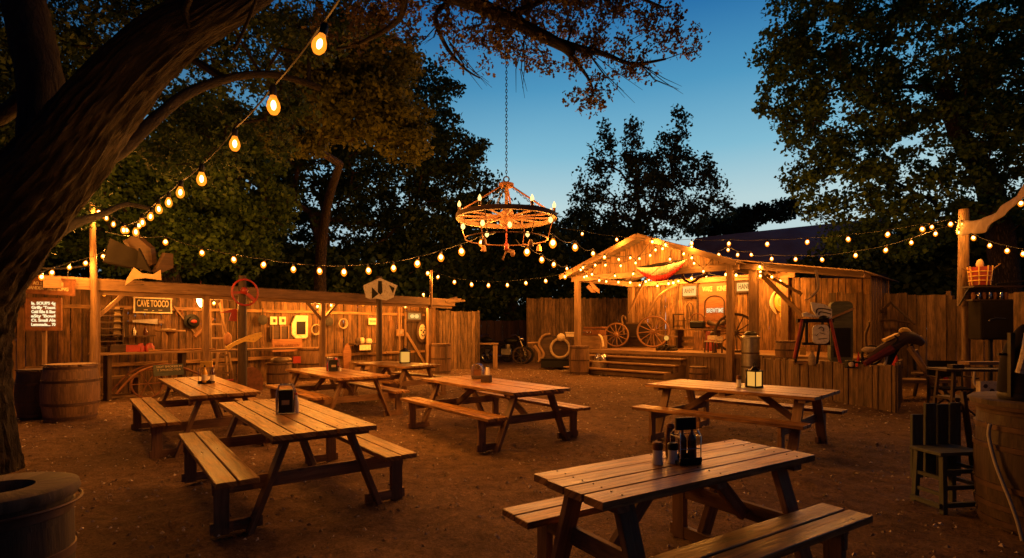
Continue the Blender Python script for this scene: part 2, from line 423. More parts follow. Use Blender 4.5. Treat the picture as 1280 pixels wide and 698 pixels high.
def dirtmat():
    m, nt, out = new_mat('packed_dirt')
    tc = N(nt, 'ShaderNodeTexCoord')
    n1 = N(nt, 'ShaderNodeTexNoise', Scale=0.35, Detail=6.0, Roughness=0.6); L(nt, tc.outputs['Object'], n1.inputs['Vector'])
    n2 = N(nt, 'ShaderNodeTexNoise', Scale=7.0, Detail=12.0, Roughness=0.78); L(nt, tc.outputs['Object'], n2.inputs['Vector'])
    n3 = N(nt, 'ShaderNodeTexNoise', Scale=42.0, Detail=6.0, Roughness=0.8); L(nt, tc.outputs['Object'], n3.inputs['Vector'])
    c = ramp(nt, n1.outputs['Fac'], [(0.3, (0.22, 0.125, 0.066)), (0.7, (0.42, 0.25, 0.135))])
    c = mul(nt, c, ramp(nt, n2.outputs['Fac'], [(0.32, (0.32, 0.32, 0.32)), (0.66, (1.15, 1.15, 1.15))]))
    v = N(nt, 'ShaderNodeTexVoronoi', Scale=26.0); L(nt, tc.outputs['Object'], v.inputs['Vector'])
    peb = ramp(nt, v.outputs['Distance'], [(0.12, (1.5, 1.45, 1.35)), (0.2, (1, 1, 1))])
    msk = ramp(nt, v.outputs['Color'], [(0.86, (0, 0, 0)), (0.88, (1, 1, 1))])
    mm = nt.nodes.new('ShaderNodeMix'); mm.data_type = 'RGBA'; L(nt, msk, mm.inputs[0]); mm.inputs[6].default_value = (1, 1, 1, 1); L(nt, peb, mm.inputs[7])
    c = mul(nt, c, mm.outputs[2])
    c = mul(nt, c, ramp(nt, n3.outputs['Fac'], [(0.35, (0.42, 0.42, 0.42)), (0.62, (1.15, 1.15, 1.15))]))
    b = N(nt, 'ShaderNodeBsdfPrincipled', Roughness=0.92); b.inputs['Specular IOR Level'].default_value = 0.25; L(nt, c, b.inputs['Base Color'])
    a = N(nt, 'ShaderNodeMath', operation='MULTIPLY_ADD'); L(nt, n3.outputs['Fac'], a.inputs[0]); a.inputs[1].default_value = 0.35; L(nt, n2.outputs['Fac'], a.inputs[2])
    bp = N(nt, 'ShaderNodeBump', Strength=1.0, Distance=0.11); L(nt, a.outputs[0], bp.inputs['Height']); L(nt, bp.outputs[0], b.inputs['Normal'])
    L(nt, b.outputs[0], out.inputs[0]); return m
M['dirt'] = dirtmat()
# ------------------------------------------------------------------ camera, sky, light
cam_d = bpy.data.cameras.new('camera'); cam = bpy.data.objects.new('camera', cam_d); COL.objects.link(cam)
cam.location = (0, 0, H); cam.rotation_euler = (R(90), 0, 0)
cam_d.sensor_width = 36; cam_d.lens = 36*F/1280; cam_d.shift_y = (YH-349)/1280
cam_d.clip_start = 0.05; cam_d.clip_end = 2000
S.camera = cam
w = bpy.data.worlds.new('World'); S.world = w; w.use_nodes = True
nt = w.node_tree; bg = nt.nodes['Background']
sky = nt.nodes.new('ShaderNodeTexSky'); sky.sky_type = 'NISHITA'; sky.sun_disc = False
SUN_EL, SUN_ROT = R(1.0), R(180)
sky.sun_elevation = SUN_EL; sky.sun_rotation = SUN_ROT; sky.air_density = 1.3; sky.dust_density = 0.3; sky.ozone_density = 4.5
# twilight: pale afterglow low in front of the yard, deep blue overhead and behind
tc = nt.nodes.new('ShaderNodeTexCoord'); sx = nt.nodes.new('ShaderNodeSeparateXYZ'); L(nt, tc.outputs['Generated'], sx.inputs[0])
grad = ramp(nt, sx.outputs[2], [(0.0, (0.55, 0.62, 0.60)), (0.215, (0.44, 0.60, 0.62)), (0.30, (0.20, 0.45, 0.58)), (0.40, (0.07, 0.28, 0.47)), (0.50, (0.02, 0.15, 0.36)), (0.62, (0.003, 0.035, 0.11)), (0.85, (0.001, 0.007, 0.03))])
side = nt.nodes.new('ShaderNodeVectorMath'); side.operation = 'DOT_PRODUCT'; L(nt, tc.outputs['Generated'], side.inputs[0]); side.inputs[1].default_value = (0.33, 0.944, 0)
sf = ramp(nt, side.outputs['Value'], [(0.0, (0.02, 0.025, 0.04)), (0.35, (0.08, 0.11, 0.18)), (0.72, (0.62, 0.7, 0.8)), (0.9, (1, 1, 1))])
dusk = mul(nt, grad, sf)
sk = mul(nt, sky.outputs[0], (0.02, 0.02, 0.02))
tot = mul(nt, dusk, sk, 'ADD')
m10 = nt.nodes.new('ShaderNodeVectorMath'); m10.operation = 'SCALE'; L(nt, tot, m10.inputs[0]); m10.inputs['Scale'].default_value = 11.0
L(nt, m10.outputs[0], bg.inputs[0]); bg.inputs[1].default_value = 0.1
sd = bpy.data.lights.new('sun', 'SUN'); sd.energy = 0.04; sd.angle = R(12); sd.color = (1.0, 0.85, 0.7)
sun = bpy.data.objects.new('sun', sd); COL.objects.link(sun); sun.rotation_euler = (R(89), 0, R(180))
S.view_settings.view_transform = 'Standard'; S.view_settings.look = 'None'; S.view_settings.exposure = 0; S.view_settings.gamma = 1
S.view_settings.use_curve_mapping = False
S.render.engine = 'CYCLES'
S.cycles.max_bounces = 6; S.cycles.diffuse_bounces = 3; S.cycles.glossy_bounces = 3; S.cycles.transparent_max_bounces = 12
S.cycles.sample_clamp_indirect = 4.0; S.cycles.use_light_tree = True

# ------------------------------------------------------------------ ground
def ground():
    def axis(lo, hi, c0, c1, st):
        a = list(np.arange(c0, c1, st)); x = c1; d = st
        while x < hi: a.append(x); d *= 1.25; x += d
        a.append(hi); x = c0-st; d = st; b = []
        while x > lo: b.append(x); d *= 1.25; x -= d
        b.append(lo); return b[::-1]+a
    xs = axis(-600, 600, -12, 12, 0.11); ys = axis(-60, 900, 1.0, 22, 0.11)
    nx, ny = len(xs), len(ys); vs = []
    for y in ys:
        for x in xs:
            z = 0
            if abs(x) < 14 and 0 < y < 26:
                z = 0.022*noise.noise((x*1.3, y*1.3, 0)) + 0.034*noise.noise((x*3.4, y*3.4, 3)) + 0.022*noise.noise((x*11, y*11, 7))
            vs.append((x, y, z-0.012))
    fs = [(j*nx+i, j*nx+i+1, (j+1)*nx+i+1, (j+1)*nx+i) for j in range(ny-1) for i in range(nx-1)]
    me = bpy.data.meshes.new('ground'); me.from_pydata(vs, [], fs); me.materials.append(M['dirt'])
    me.polygons.foreach_set('use_smooth', [True]*len(fs))
    o = bpy.data.objects.new('ground', me); COL.objects.link(o); tag(o, kind='structure')
ground()

def scatter():
    """fallen leaves, chips and pebbles on the dirt: nobody could count them"""
    r = np.random.default_rng(3); n = 14000
    x = r.uniform(-12, 11, n); y = 1.6 + 20*r.random(n)**1.5
    ang = r.uniform(0, 6.28, n); sz = r.uniform(0.005, 0.021, n)*(1+y*0.05)
    vs = np.zeros((n, 5, 3)); c = np.stack([x, y, np.full(n, 0.004)], 1)
    a = np.stack([np.cos(ang), np.sin(ang), r.uniform(-.3, .3, n)], 1)*sz[:, None]
    b = np.stack([-np.sin(ang), np.cos(ang), r.uniform(-.3, .3, n)], 1)*(sz*r.uniform(.35, .9, n))[:, None]
    vs[:, 0] = c-a; vs[:, 1] = c+b; vs[:, 2] = c+a; vs[:, 3] = c-b; vs[:, 4] = c+[0, 0, 0.006]; vs[:, 4, 2] += sz*0.5
    base = np.arange(n)*5
    fs = np.stack([base, base+1, base+4, base+1, base+2, base+4, base+2, base+3, base+4, base+3, base, base+4], 1).reshape(-1, 3)
    me = bpy.data.meshes.new('leaf_litter'); me.from_pydata(vs.reshape(-1, 3).tolist(), [], fs.tolist())
    t = np.repeat(r.random(n)**2, 4)
    at = me.attributes.new('tone', 'FLOAT', 'FACE'); at.data.foreach_set('value', t)
    me.materials.append(leafmat('litter', (0.10, 0.06, 0.035), (0.62, 0.5, 0.36), 0.0))
    o = bpy.data.objects.new('leaf_litter', me); COL.objects.link(o)
    tag(o, 'pale chips and fallen leaves strewn over the dirt yard', 'litter', kind='stuff')
scatter()

# ------------------------------------------------------------------ trees
def leaves(name, centers, rads, per, size, mat, parent, seed, squash=0.7, lobed=False, droop=0.0, stuff=False):
    r = np.random.default_rng(seed); C = np.repeat(np.array(centers), per, 0); Rd = np.repeat(np.array(rads), per)
    n = len(C)
    d = r.normal(size=(n, 3)); d /= np.linalg.norm(d, axis=1)[:, None]
    q = (r.random(n)**0.55)[:, None]*Rd[:, None]*d; q[:, 2] *= squash; q[:, 2] -= droop*Rd*r.random(n)
    c = C+q
    nr = r.normal(size=(n, 3)); nr[:, 2] += 0.5; nr /= np.linalg.norm(nr, axis=1)[:, None]
    a = np.cross(nr, r.normal(size=(n, 3))); a /= np.linalg.norm(a, axis=1)[:, None]; b = np.cross(nr, a)
    s = size*r.uniform(0.55, 1.25, n)[:, None]; a = a*s; b = b*s*r.uniform(.5, .8, n)[:, None]
    ct = np.repeat(r.random(len(centers)), per)
    tone = np.clip(0.55*ct+0.45*r.random(n), 0, 1)
    if lobed:
        fold = nr*s*0.22
        pts = [c-a, c-0.35*a+0.85*b+fold, c+0.05*a+0.45*b+fold*.5, c+0.4*a+0.95*b+fold, c+a, c+0.4*a-0.95*b+fold, c+0.05*a-0.45*b+fold*.5, c-0.35*a-0.85*b+fold]
    else:
        pts = [c-a, c+b+nr*s*0.15, c+a, c-b+nr*s*0.15]
    k = len(pts); vs = np.stack(pts, 1).reshape(-1, 3)
    me = bpy.data.meshes.new(name)
    me.vertices.add(n*k); me.vertices.foreach_set('co', vs.ravel())
    me.loops.add(n*k); me.loops.foreach_set('vertex_index', np.arange(n*k))
    me.polygons.add(n); me.polygons.foreach_set('loop_start', np.arange(n)*k)
    at = me.attributes.new('tone', 'FLOAT', 'FACE'); at.data.foreach_set('value', tone)
    me.materials.append(mat); me.update(); me.validate()
    o = bpy.data.objects.new(name, me); COL.objects.link(o)
    if parent: o.parent = parent
    return o

def skeleton(mb, seeds, targets, r0, rng, rmin=0.012, expo=0.42, wob=0.12, step=0.7, nseg=6, bias=0.25):
    """seeds: [(point, parent index)] of the existing trunk; targets: clump centres. Pipe-model branches."""
    pos = [np.array(p) for p, _ in seeds]; par = [q for _, q in seeds]; dep = [0.0]*len(pos)
    for i, q in enumerate(par):
        if q >= 0: dep[i] = dep[q]+np.linalg.norm(pos[i]-pos[q])
    tops = np.array([pos[-1]])
    order = sorted(range(len(targets)), key=lambda i: min(np.linalg.norm(np.array(targets[i])-t) for t in pos))
    ends = []
    for i in order:
        t = np.array(targets[i]); A = np.array(pos)
        dd = np.linalg.norm(A-t, axis=1)+bias*np.array(dep)*0.5
        dn = A[:, 2]-t[2]; dd = dd+np.clip(dn, 0, None)*0.25
        j = int(np.argmin(dd)); L0 = np.linalg.norm(t-A[j]); m = max(1, int(L0/step)); prev = j
        off = rng.normal(size=3)*wob*L0
        for s in range(1, m+1):
            f = s/m; p = A[j]*(1-f)+t*f + off*math.sin(f*math.pi)*.8 + np.array([0, 0, 0.10*L0*math.sin(f*math.pi)])
            if s < m: p = p+rng.normal(size=3)*wob*0.25*step
            pos.append(p); par.append(prev); dep.append(dep[prev]+np.linalg.norm(p-pos[prev])); prev = len(pos)-1
        ends.append(prev)
    cnt = [0]*len(pos)
    for e in ends: cnt[e] = 1
    tot = [0]*len(pos)
    for e in ends:
        k = e
        while k >= 0: tot[k] += 1; k = par[k]
    mx = max(tot)
    rad = [max(rmin, r0*(t/mx)**expo) for t in tot]
    for i in range(len(seeds), len(pos)):
        q = par[i]; p0 = Vector(pos[q]); p1 = Vector(pos[i]); ra = min(rad[q], rad[i]*1.35); rb = rad[i]
        d = (p1-p0)
        if d.length < 1e-4: continue
        mb.tube([p0-d*0.06, p1+d*0.04], [ra, rb], nseg if rad[i] > 0.03 else 4, caps=False)
    return pos, par, rad

def blob_points(blobs, n, rng, shell=0.35):
    """blobs: (centre, (rx, ry, rz)); points spread in them, thinner inside"""
    vol = np.array([b[1][0]*b[1][1]*b[1][2] for b in blobs])**0.8; vol /= vol.sum(); out = []
    for b, v in zip(blobs, vol):
        for _ in range(max(3, int(n*v))):
            d = rng.normal(size=3); d /= np.linalg.norm(d)
            q = d*(shell+(1-shell)*rng.random()**0.5)
            out.append(tuple(np.array(b[0])+q*np.array(b[1])))
    return out

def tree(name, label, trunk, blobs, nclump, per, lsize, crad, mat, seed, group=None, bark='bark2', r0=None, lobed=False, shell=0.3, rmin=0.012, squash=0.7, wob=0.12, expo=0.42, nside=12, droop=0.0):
    """trunk: [(Vector, radius)]"""
    rng = np.random.default_rng(seed)
    base = trunk[0][0]
    o = thing(name, label, 'tree', (base[0], base[1], 0), group=group)
    T = Matrix.Translation((-base[0], -base[1], 0))
    mb = MB(T, seed); tp = catmull([(*p, r) for p, r in trunk], 4)
    mb.tube([t[:3] for t in tp], [t[3] for t in tp], nside, jit=0.10)
    cl = blob_points([(tuple(c), r) for c, r in blobs], nclump, rng, shell)
    seeds = [(t[:3], i-1) for i, t in enumerate(tp)][len(tp)//3:]
    seeds = [(p, k-1) for k, (p, _) in enumerate(seeds)]
    skeleton(mb, seeds, cl, r0 or trunk[-1][1]*0.95, rng, rmin, expo=expo, wob=wob)
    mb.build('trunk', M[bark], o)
    b = np.array([base[0], base[1], 0]); cc = [np.array(c)-b for c in cl]
    rr = [crad*rng.uniform(0.6, 1.25) for _ in cc]
    leaves('crown', cc, rr, per, lsize, M[mat], o, seed, squash, lobed, droop)
    return o
def Er(px, py, D, rx, rz, ry=None):
    """crown lobe: centre at a photo point, radii in photo pixels"""
    k = D/F; return (P(px, py, D), (rx*k, (ry if ry else (rx+rz)/2)*k, rz*k))

# --- big leaning oak in the left foreground
def oak():
    base = Vector((-5.75, 6.1, 0))
    o = thing('leaning_oak', 'huge leaning oak with furrowed bark whose limb arches over the yard from the left', 'tree', base)
    T = Matrix.Translation(-base); rng = np.random.default_rng(11)
    mb = MB(T, 5)
    spec = [(-40, 600, 6.1, 50), (-42, 540, 6.0, 48), (-56, 470, 5.9, 52), (-60, 400, 5.7, 58), (-36, 334, 5.5, 58), (20, 262, 5.3, 54), (82, 194, 5.15, 43), (137, 121, 5.1, 37),
            (200, 55, 5.1, 32), (280, 4, 5.2, 27), (360, -46, 5.5, 23), (450, -50, 6.0, 22)]
    pts = [(*P(a, b, D), w/F*D) for a, b, D, w in spec]
    pts[0] = (*Vector((-6.05, 6.1, -0.1)), pts[0][3]*1.0)
    sp = catmull(pts, 16)
    n = 112; vs = []; prev = None; dist = 0; us = []
    for i, q in enumerate(sp):
        p = Vector(q[:3]); d = Vector(sp[min(i+1, len(sp)-1)][:3])-Vector(sp[max(i-1, 0)][:3]); d.normalize()
        x = Vector((1, 0, 0)) if prev is None else prev; x = (x-d*x.dot(d)).normalized(); prev = x; y = d.cross(x)
        if i: dist += (p-Vector(sp[i-1][:3])).length
        us.append(dist)
        for k in range(n):
            a = 6.28318*k/n; dirv = x*math.cos(a)+y*math.sin(a)
            nn = noise.noise((math.cos(a)*6.5, math.sin(a)*6.5, dist*2.0)); n2 = noise.noise((math.cos(a)*1.2+9, math.sin(a)*1.2, dist*0.9))
            n3 = noise.noise((math.cos(a)*15, math.sin(a)*15, dist*9+4))
            rr = q[3]*(1+0.11*n2+0.09*(abs(nn)*2-0.6)+0.045*n3)
            vs.append(p+dirv*rr)
    fs = []; uvs = []
    for i in range(len(sp)-1):
        for k in range(n):
            k2 = (k+1) % n; fs.append((i*n+k, i*n+k2, (i+1)*n+k2, (i+1)*n+k))
            v = 2.6*k/n; uvs.append([(us[i], v), (us[i], v+2.6/n), (us[i+1], v+2.6/n), (us[i+1], v)])
    mb._add(vs, fs, uvs, 1.0, True)
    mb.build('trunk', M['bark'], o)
    # limbs
    def limb(spec, name='limb', n=18):
        b = MB(T, 8); q = catmull([(*P(a, c, D), w/F*D) for a, c, D, w in spec], 6)
        b.tube([t[:3] for t in q], [t[3] for t in q], n, jit=0.09); b.build(name, M['bark'], o)
        return [t[:3] for t in q]
    limb([(38, 262, 5.3, 26), (52, 190, 5.35, 26), (52, 110, 5.5, 24), (38, 40, 5.7, 24), (24, -30, 6.0, 21), (10, -90, 6.3, 16)])
    limb([(56, 108, 5.5, 11), (30, 124, 5.6, 10), (0, 146, 5.8, 9), (-40, 160, 6.0, 8)])
    la = limb([(118, 205, 5.35, 9), (150, 190, 5.7, 8), (195, 148, 6.1, 7), (235, 117, 6.5, 6), (290, 97, 7.0, 5), (345, 94, 7.4, 4), (400, 110, 7.8, 4)])
    limb([(60, 300, 5.45, 8), (90, 281, 5.9, 6), (128, 268, 6.6, 4), (158, 256, 7.2, 3), (190, 262, 7.6, 2.5)])
    limb([(236, 35, 5.0, 5), (232, 12, 4.9, 4), (243, -12, 4.8, 3)])
    limb([(292, 62, 4.9, 2.2), (304, 40, 4.9, 2), (322, -5, 4.8, 2)])
    # overhead branch that carries the chandelier
    br = limb([(450, -50, 6.0, 18), (520, -22, 6.4, 13), (575, -2, 6.7, 9.5), (620, 16, 6.9, 8.5), (660, 36, 7.0, 8), (700, 56, 7.1, 6.5), (716, 68, 7.2, 5)])
    b2 = limb([(690, 50, 7.1, 5), (730, 62, 7.2, 4.2), (756, 68, 7.2, 3.2), (790, 80, 7.3, 2.4), (832, 74, 7.5, 1.4)], n=8)
    b3 = limb([(575, -5, 6.7, 4), (545, 18, 6.7, 3), (556, 55, 6.8, 2.5), (580, 85, 6.9, 1.6), (600, 98, 6.9, 0.8)], n=8)
    b4 = limb([(505, -25, 6.2, 5), (500, 22, 6.5, 4), (455, 52, 6.8, 2.5), (420, 62, 7.0, 1.5)], n=8)
    b5 = limb([(700, 56, 7.1, 4), (722, 80, 7.2, 2.6), (740, 108, 7.2, 1.4), (736, 130, 7.2, 0.8)], n=8)
    b6 = limb([(640, 20, 6.9, 5), (690, -4, 7.0, 4), (760, -14, 7.2, 3), (830, 10, 7.4, 1.5)], n=8)
    # foliage of the overhead branch: many small twig clumps
    lobes = [Er(500, 20, 6.7, 62, 44), Er(600, 30, 6.9, 60, 48), Er(690, 30, 7.1, 70, 55), Er(770, 40, 7.3, 62, 50), Er(835, 48, 7.5, 40, 34),
             Er(735, 110, 7.2, 34, 34), Er(800, 90, 7.4, 34, 18), Er(640, 72, 6.9, 46, 26), Er(570, 58, 6.8, 22, 26), Er(440, 20, 6.8, 50, 36), Er(700, -20, 7.1, 120, 30)]
    cl = blob_points([(tuple(c), r) for c, r in lobes], 300, rng, 0.15)
    seeds = []
    for line in (br, b2, b3, b4, b5, b6):
        for k, p in enumerate(line): seeds.append((tuple(p), -1 if k == 0 else len(seeds)-1))
    m2 = MB(T, 3); skeleton(m2, seeds, cl, 0.03, rng, rmin=0.0035, expo=0.5, wob=0.2, step=0.15, bias=0.1)
    # bare hanging twigs
    for (a, b, c, d) in ((655, 50, 658, 118), (730, 60, 790, 122), (560, 50, 610, 112), (548, 30, 520, 60), (800, 80, 850, 110)):
        for q in range(4):
            e = (c+rnd.uniform(-14, 14), d+rnd.uniform(-10, 8)); D = 7.0
            pl = [P(a, b, D), P((a+e[0])/2+rnd.uniform(-6, 6), (b+e[1])/2+4, D), P(e[0], e[1], D+rnd.uniform(-.2, .2))]
            m2.tube(pl, [0.007, 0.005, 0.002], 4)
    m2.build('twigs', M['bark'], o)
    bb = np.array(base); cc = [np.array(c)-bb for c in cl]
    leaves('crown', cc, [0.17*rng.uniform(.6, 1.3) for _ in cc], 34, 0.031, M['leaf_near'], o, 21, 0.8, True)
    # crown over the left: dark masses with sky holes
    lobes = [Er(10, 40, 7.5, 110, 80), Er(20, 170, 8.0, 90, 90), Er(110, 60, 7.5, 60, 80), Er(180, 20, 7.0, 90, 60), Er(130, 150, 8.5, 60, 70),
             Er(290, 40, 8.0, 80, 70), Er(400, 20, 7.8, 80, 50), Er(310, 140, 9.0, 80, 60), Er(240, 190, 9, 60, 60), Er(-60, 120, 8, 80, 120), Er(60, 250, 9.5, 60, 60)]
    cl = blob_points([(tuple(c), r) for c, r in lobes], 420, rng, 0.1)
    seeds = [(t[:3], i-1) for i, t in enumerate(sp)][8:]; seeds = [(p, k-1) for k, (p, _) in enumerate(seeds)]
    for line in (la,):
        for k, p in enumerate(line): seeds.append((tuple(p), -1 if k == 0 else len(seeds)-1))
    m3 = MB(T, 4); skeleton(m3, seeds, cl, 0.06, rng, rmin=0.005, expo=0.5, wob=0.18, step=0.35, bias=0.1)
    m3.build('branches', M['bark'], o)
    cc = [np.array(c)-bb for c in cl]
    leaves('crown', cc, [0.34*rng.uniform(.6, 1.3) for _ in cc], 95, 0.042, M['leaf_dark'], o, 22, 0.8, True)
oak()

# --- tree behind the shed, lit yellow green by the bulbs
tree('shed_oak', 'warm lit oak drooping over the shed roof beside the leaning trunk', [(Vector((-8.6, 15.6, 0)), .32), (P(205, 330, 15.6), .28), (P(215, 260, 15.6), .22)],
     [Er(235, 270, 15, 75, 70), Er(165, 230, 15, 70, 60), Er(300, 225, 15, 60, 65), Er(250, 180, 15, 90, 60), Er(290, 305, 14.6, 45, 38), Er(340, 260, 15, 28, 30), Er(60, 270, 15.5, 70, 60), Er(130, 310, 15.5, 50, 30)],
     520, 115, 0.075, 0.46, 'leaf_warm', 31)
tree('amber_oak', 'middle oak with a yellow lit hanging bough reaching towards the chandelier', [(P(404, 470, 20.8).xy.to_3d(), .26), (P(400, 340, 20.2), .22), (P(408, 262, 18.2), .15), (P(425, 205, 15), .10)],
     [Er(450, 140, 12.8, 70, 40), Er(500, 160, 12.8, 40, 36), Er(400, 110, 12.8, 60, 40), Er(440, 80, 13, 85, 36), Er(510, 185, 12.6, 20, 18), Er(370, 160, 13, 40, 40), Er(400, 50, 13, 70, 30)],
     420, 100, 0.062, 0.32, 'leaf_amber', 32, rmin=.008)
tree('forked_oak', 'large dark oak with a forked trunk standing behind the shed', [(Vector((P(398, 440, 26).x, 26, 0)), .5), (P(398, 345, 26), .42), (P(402, 300, 26), .38), (P(392, 268, 26), .3)],
     [Er(440, 120, 27, 90, 60), Er(520, 130, 27, 58, 52), Er(380, 190, 27, 70, 60), Er(560, 200, 27, 44, 46), Er(490, 200, 27, 80, 60), Er(600, 190, 27, 14, 16), Er(590, 245, 27, 34, 40),
      Er(440, 260, 27.5, 60, 46), Er(540, 290, 27, 70, 50), Er(350, 290, 28, 60, 50), Er(470, 330, 28, 110, 34), Er(470, 70, 27, 70, 34), Er(330, 210, 27, 60, 60)],
     860, 80, 0.12, 0.72, 'leaf_dark', 33, expo=0.5)
# far poplar-like tree between chandelier and barn
tree('poplar', 'tall open crowned tree against the pale sky beyond the stage', [(Vector((P(790, 440, 42).x, 42, 0)), .5), (P(790, 360, 42), .42), (P(794, 300, 42), .34), (P(800, 262, 42), .26)],
     [Er(752, 205, 42, 15, 60), Er(789, 188, 42, 15, 56), Er(843, 188, 42, 18, 52), Er(872, 222, 42, 20, 38), Er(733, 248, 42, 16, 36), Er(815, 230, 42, 40, 50), Er(890, 240, 42, 18, 30),
      Er(770, 275, 42, 48, 32), Er(850, 272, 42, 55, 26), Er(815, 218, 42, 16, 30), Er(904, 262, 42, 14, 18)],
     400, 36, 0.15, 0.68, 'leaf_pop', 34, shell=0.1, squash=1.0, rmin=0.03, wob=0.06)
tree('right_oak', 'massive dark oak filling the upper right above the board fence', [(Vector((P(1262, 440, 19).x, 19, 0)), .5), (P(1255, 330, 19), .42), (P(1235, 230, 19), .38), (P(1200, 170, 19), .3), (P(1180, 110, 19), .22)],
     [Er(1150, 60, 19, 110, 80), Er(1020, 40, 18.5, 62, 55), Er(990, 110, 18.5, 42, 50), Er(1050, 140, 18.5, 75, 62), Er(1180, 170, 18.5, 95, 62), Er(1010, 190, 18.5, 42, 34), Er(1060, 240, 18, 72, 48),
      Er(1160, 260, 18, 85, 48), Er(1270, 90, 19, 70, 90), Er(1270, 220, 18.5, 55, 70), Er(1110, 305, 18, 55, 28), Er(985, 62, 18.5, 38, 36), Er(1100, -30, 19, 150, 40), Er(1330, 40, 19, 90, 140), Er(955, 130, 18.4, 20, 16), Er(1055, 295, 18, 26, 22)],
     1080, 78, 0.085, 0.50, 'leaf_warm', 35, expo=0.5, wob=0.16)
# darker trees closing the yard
G5 = 'dark trees closing the yard beyond the fences'
def dark(name, label, px, D, lobes, n, seed, mat='leaf_dark', per=110, ls=0.16, cr=1.1):
    tree(name, label, [(Vector((P(px, 440, D).x, D, 0)), .35), (P(px, 360, D), .3), (P(px+3, 320, D), .22)], lobes, n, per, ls, cr, mat, seed, group=G5, rmin=0.03)
dark('background_tree', 'dark rounded tree behind the lowest dark fence, under the chandelier', 640, 34, [Er(625, 330, 34, 60, 45), Er(670, 300, 34, 50, 42), Er(600, 380, 34, 70, 30), Er(690, 350, 34, 50, 50), Er(600, 290, 34, 50, 40)], 240, 41)
dark('background_tree', 'low leafy tree with sky glints just left of the stage gable', 730, 40, [Er(720, 300, 40, 30, 36), Er(750, 330, 38, 50, 34), Er(700, 390, 38, 60, 30), Er(780, 310, 40, 60, 26), Er(760, 380, 34, 60, 40)], 240, 42, per=80)
dark('background_tree', 'small faraway treetop peeping over the barn roof ridge', 950, 60, [Er(950, 268, 60, 30, 10), Er(925, 275, 60, 20, 10), Er(985, 262, 60, 20, 10), Er(900, 285, 60, 40, 12)], 110, 43, 'leaf_pop', per=60, ls=0.24, cr=1.0)
dark('background_tree', 'black tree mass behind the leaning trunk and the menu board', 60, 22, [Er(40, 290, 22, 100, 60), Er(110, 280, 22, 60, 60), Er(-40, 250, 22, 100, 110), Er(40, 370, 21, 90, 40), Er(60, 200, 22, 110, 70), Er(160, 300, 20, 60, 40)], 260, 44)
dark('background_tree', 'shadowy tree behind the right fence below the massive oak', 1130, 24, [Er(1130, 330, 24, 90, 45), Er(1220, 310, 23, 80, 50), Er(1290, 330, 22, 60, 60), Er(1060, 335, 25, 60, 30), Er(1200, 370, 22, 120, 30)], 240, 45)
dark('background_tree', 'broad dark tree low behind the middle of the shed roof', 300, 24, [Er(300, 330, 24, 80, 40), Er(380, 350, 24, 90, 34), Er(470, 355, 25, 70, 26), Er(230, 330, 23, 70, 40)], 220, 46)
dark('background_tree', 'dark tree rising behind the fence to the right of the shed', 560, 30, [Er(560, 350, 30, 60, 40), Er(530, 320, 30, 50, 40), Er(610, 340, 31, 40, 50)], 170, 47)
o = leaves('woodland_edge', [tuple(P(rnd.uniform(-150, 1500), rnd.uniform(345, 425), 48+rnd.uniform(-6, 10))) for _ in range(420)], [2.2]*420, 70, 0.34, M['leaf_dark'], None, 51)
tag(o, 'dark undergrowth closing the view behind fences and buildings', 'undergrowth', kind='stuff')
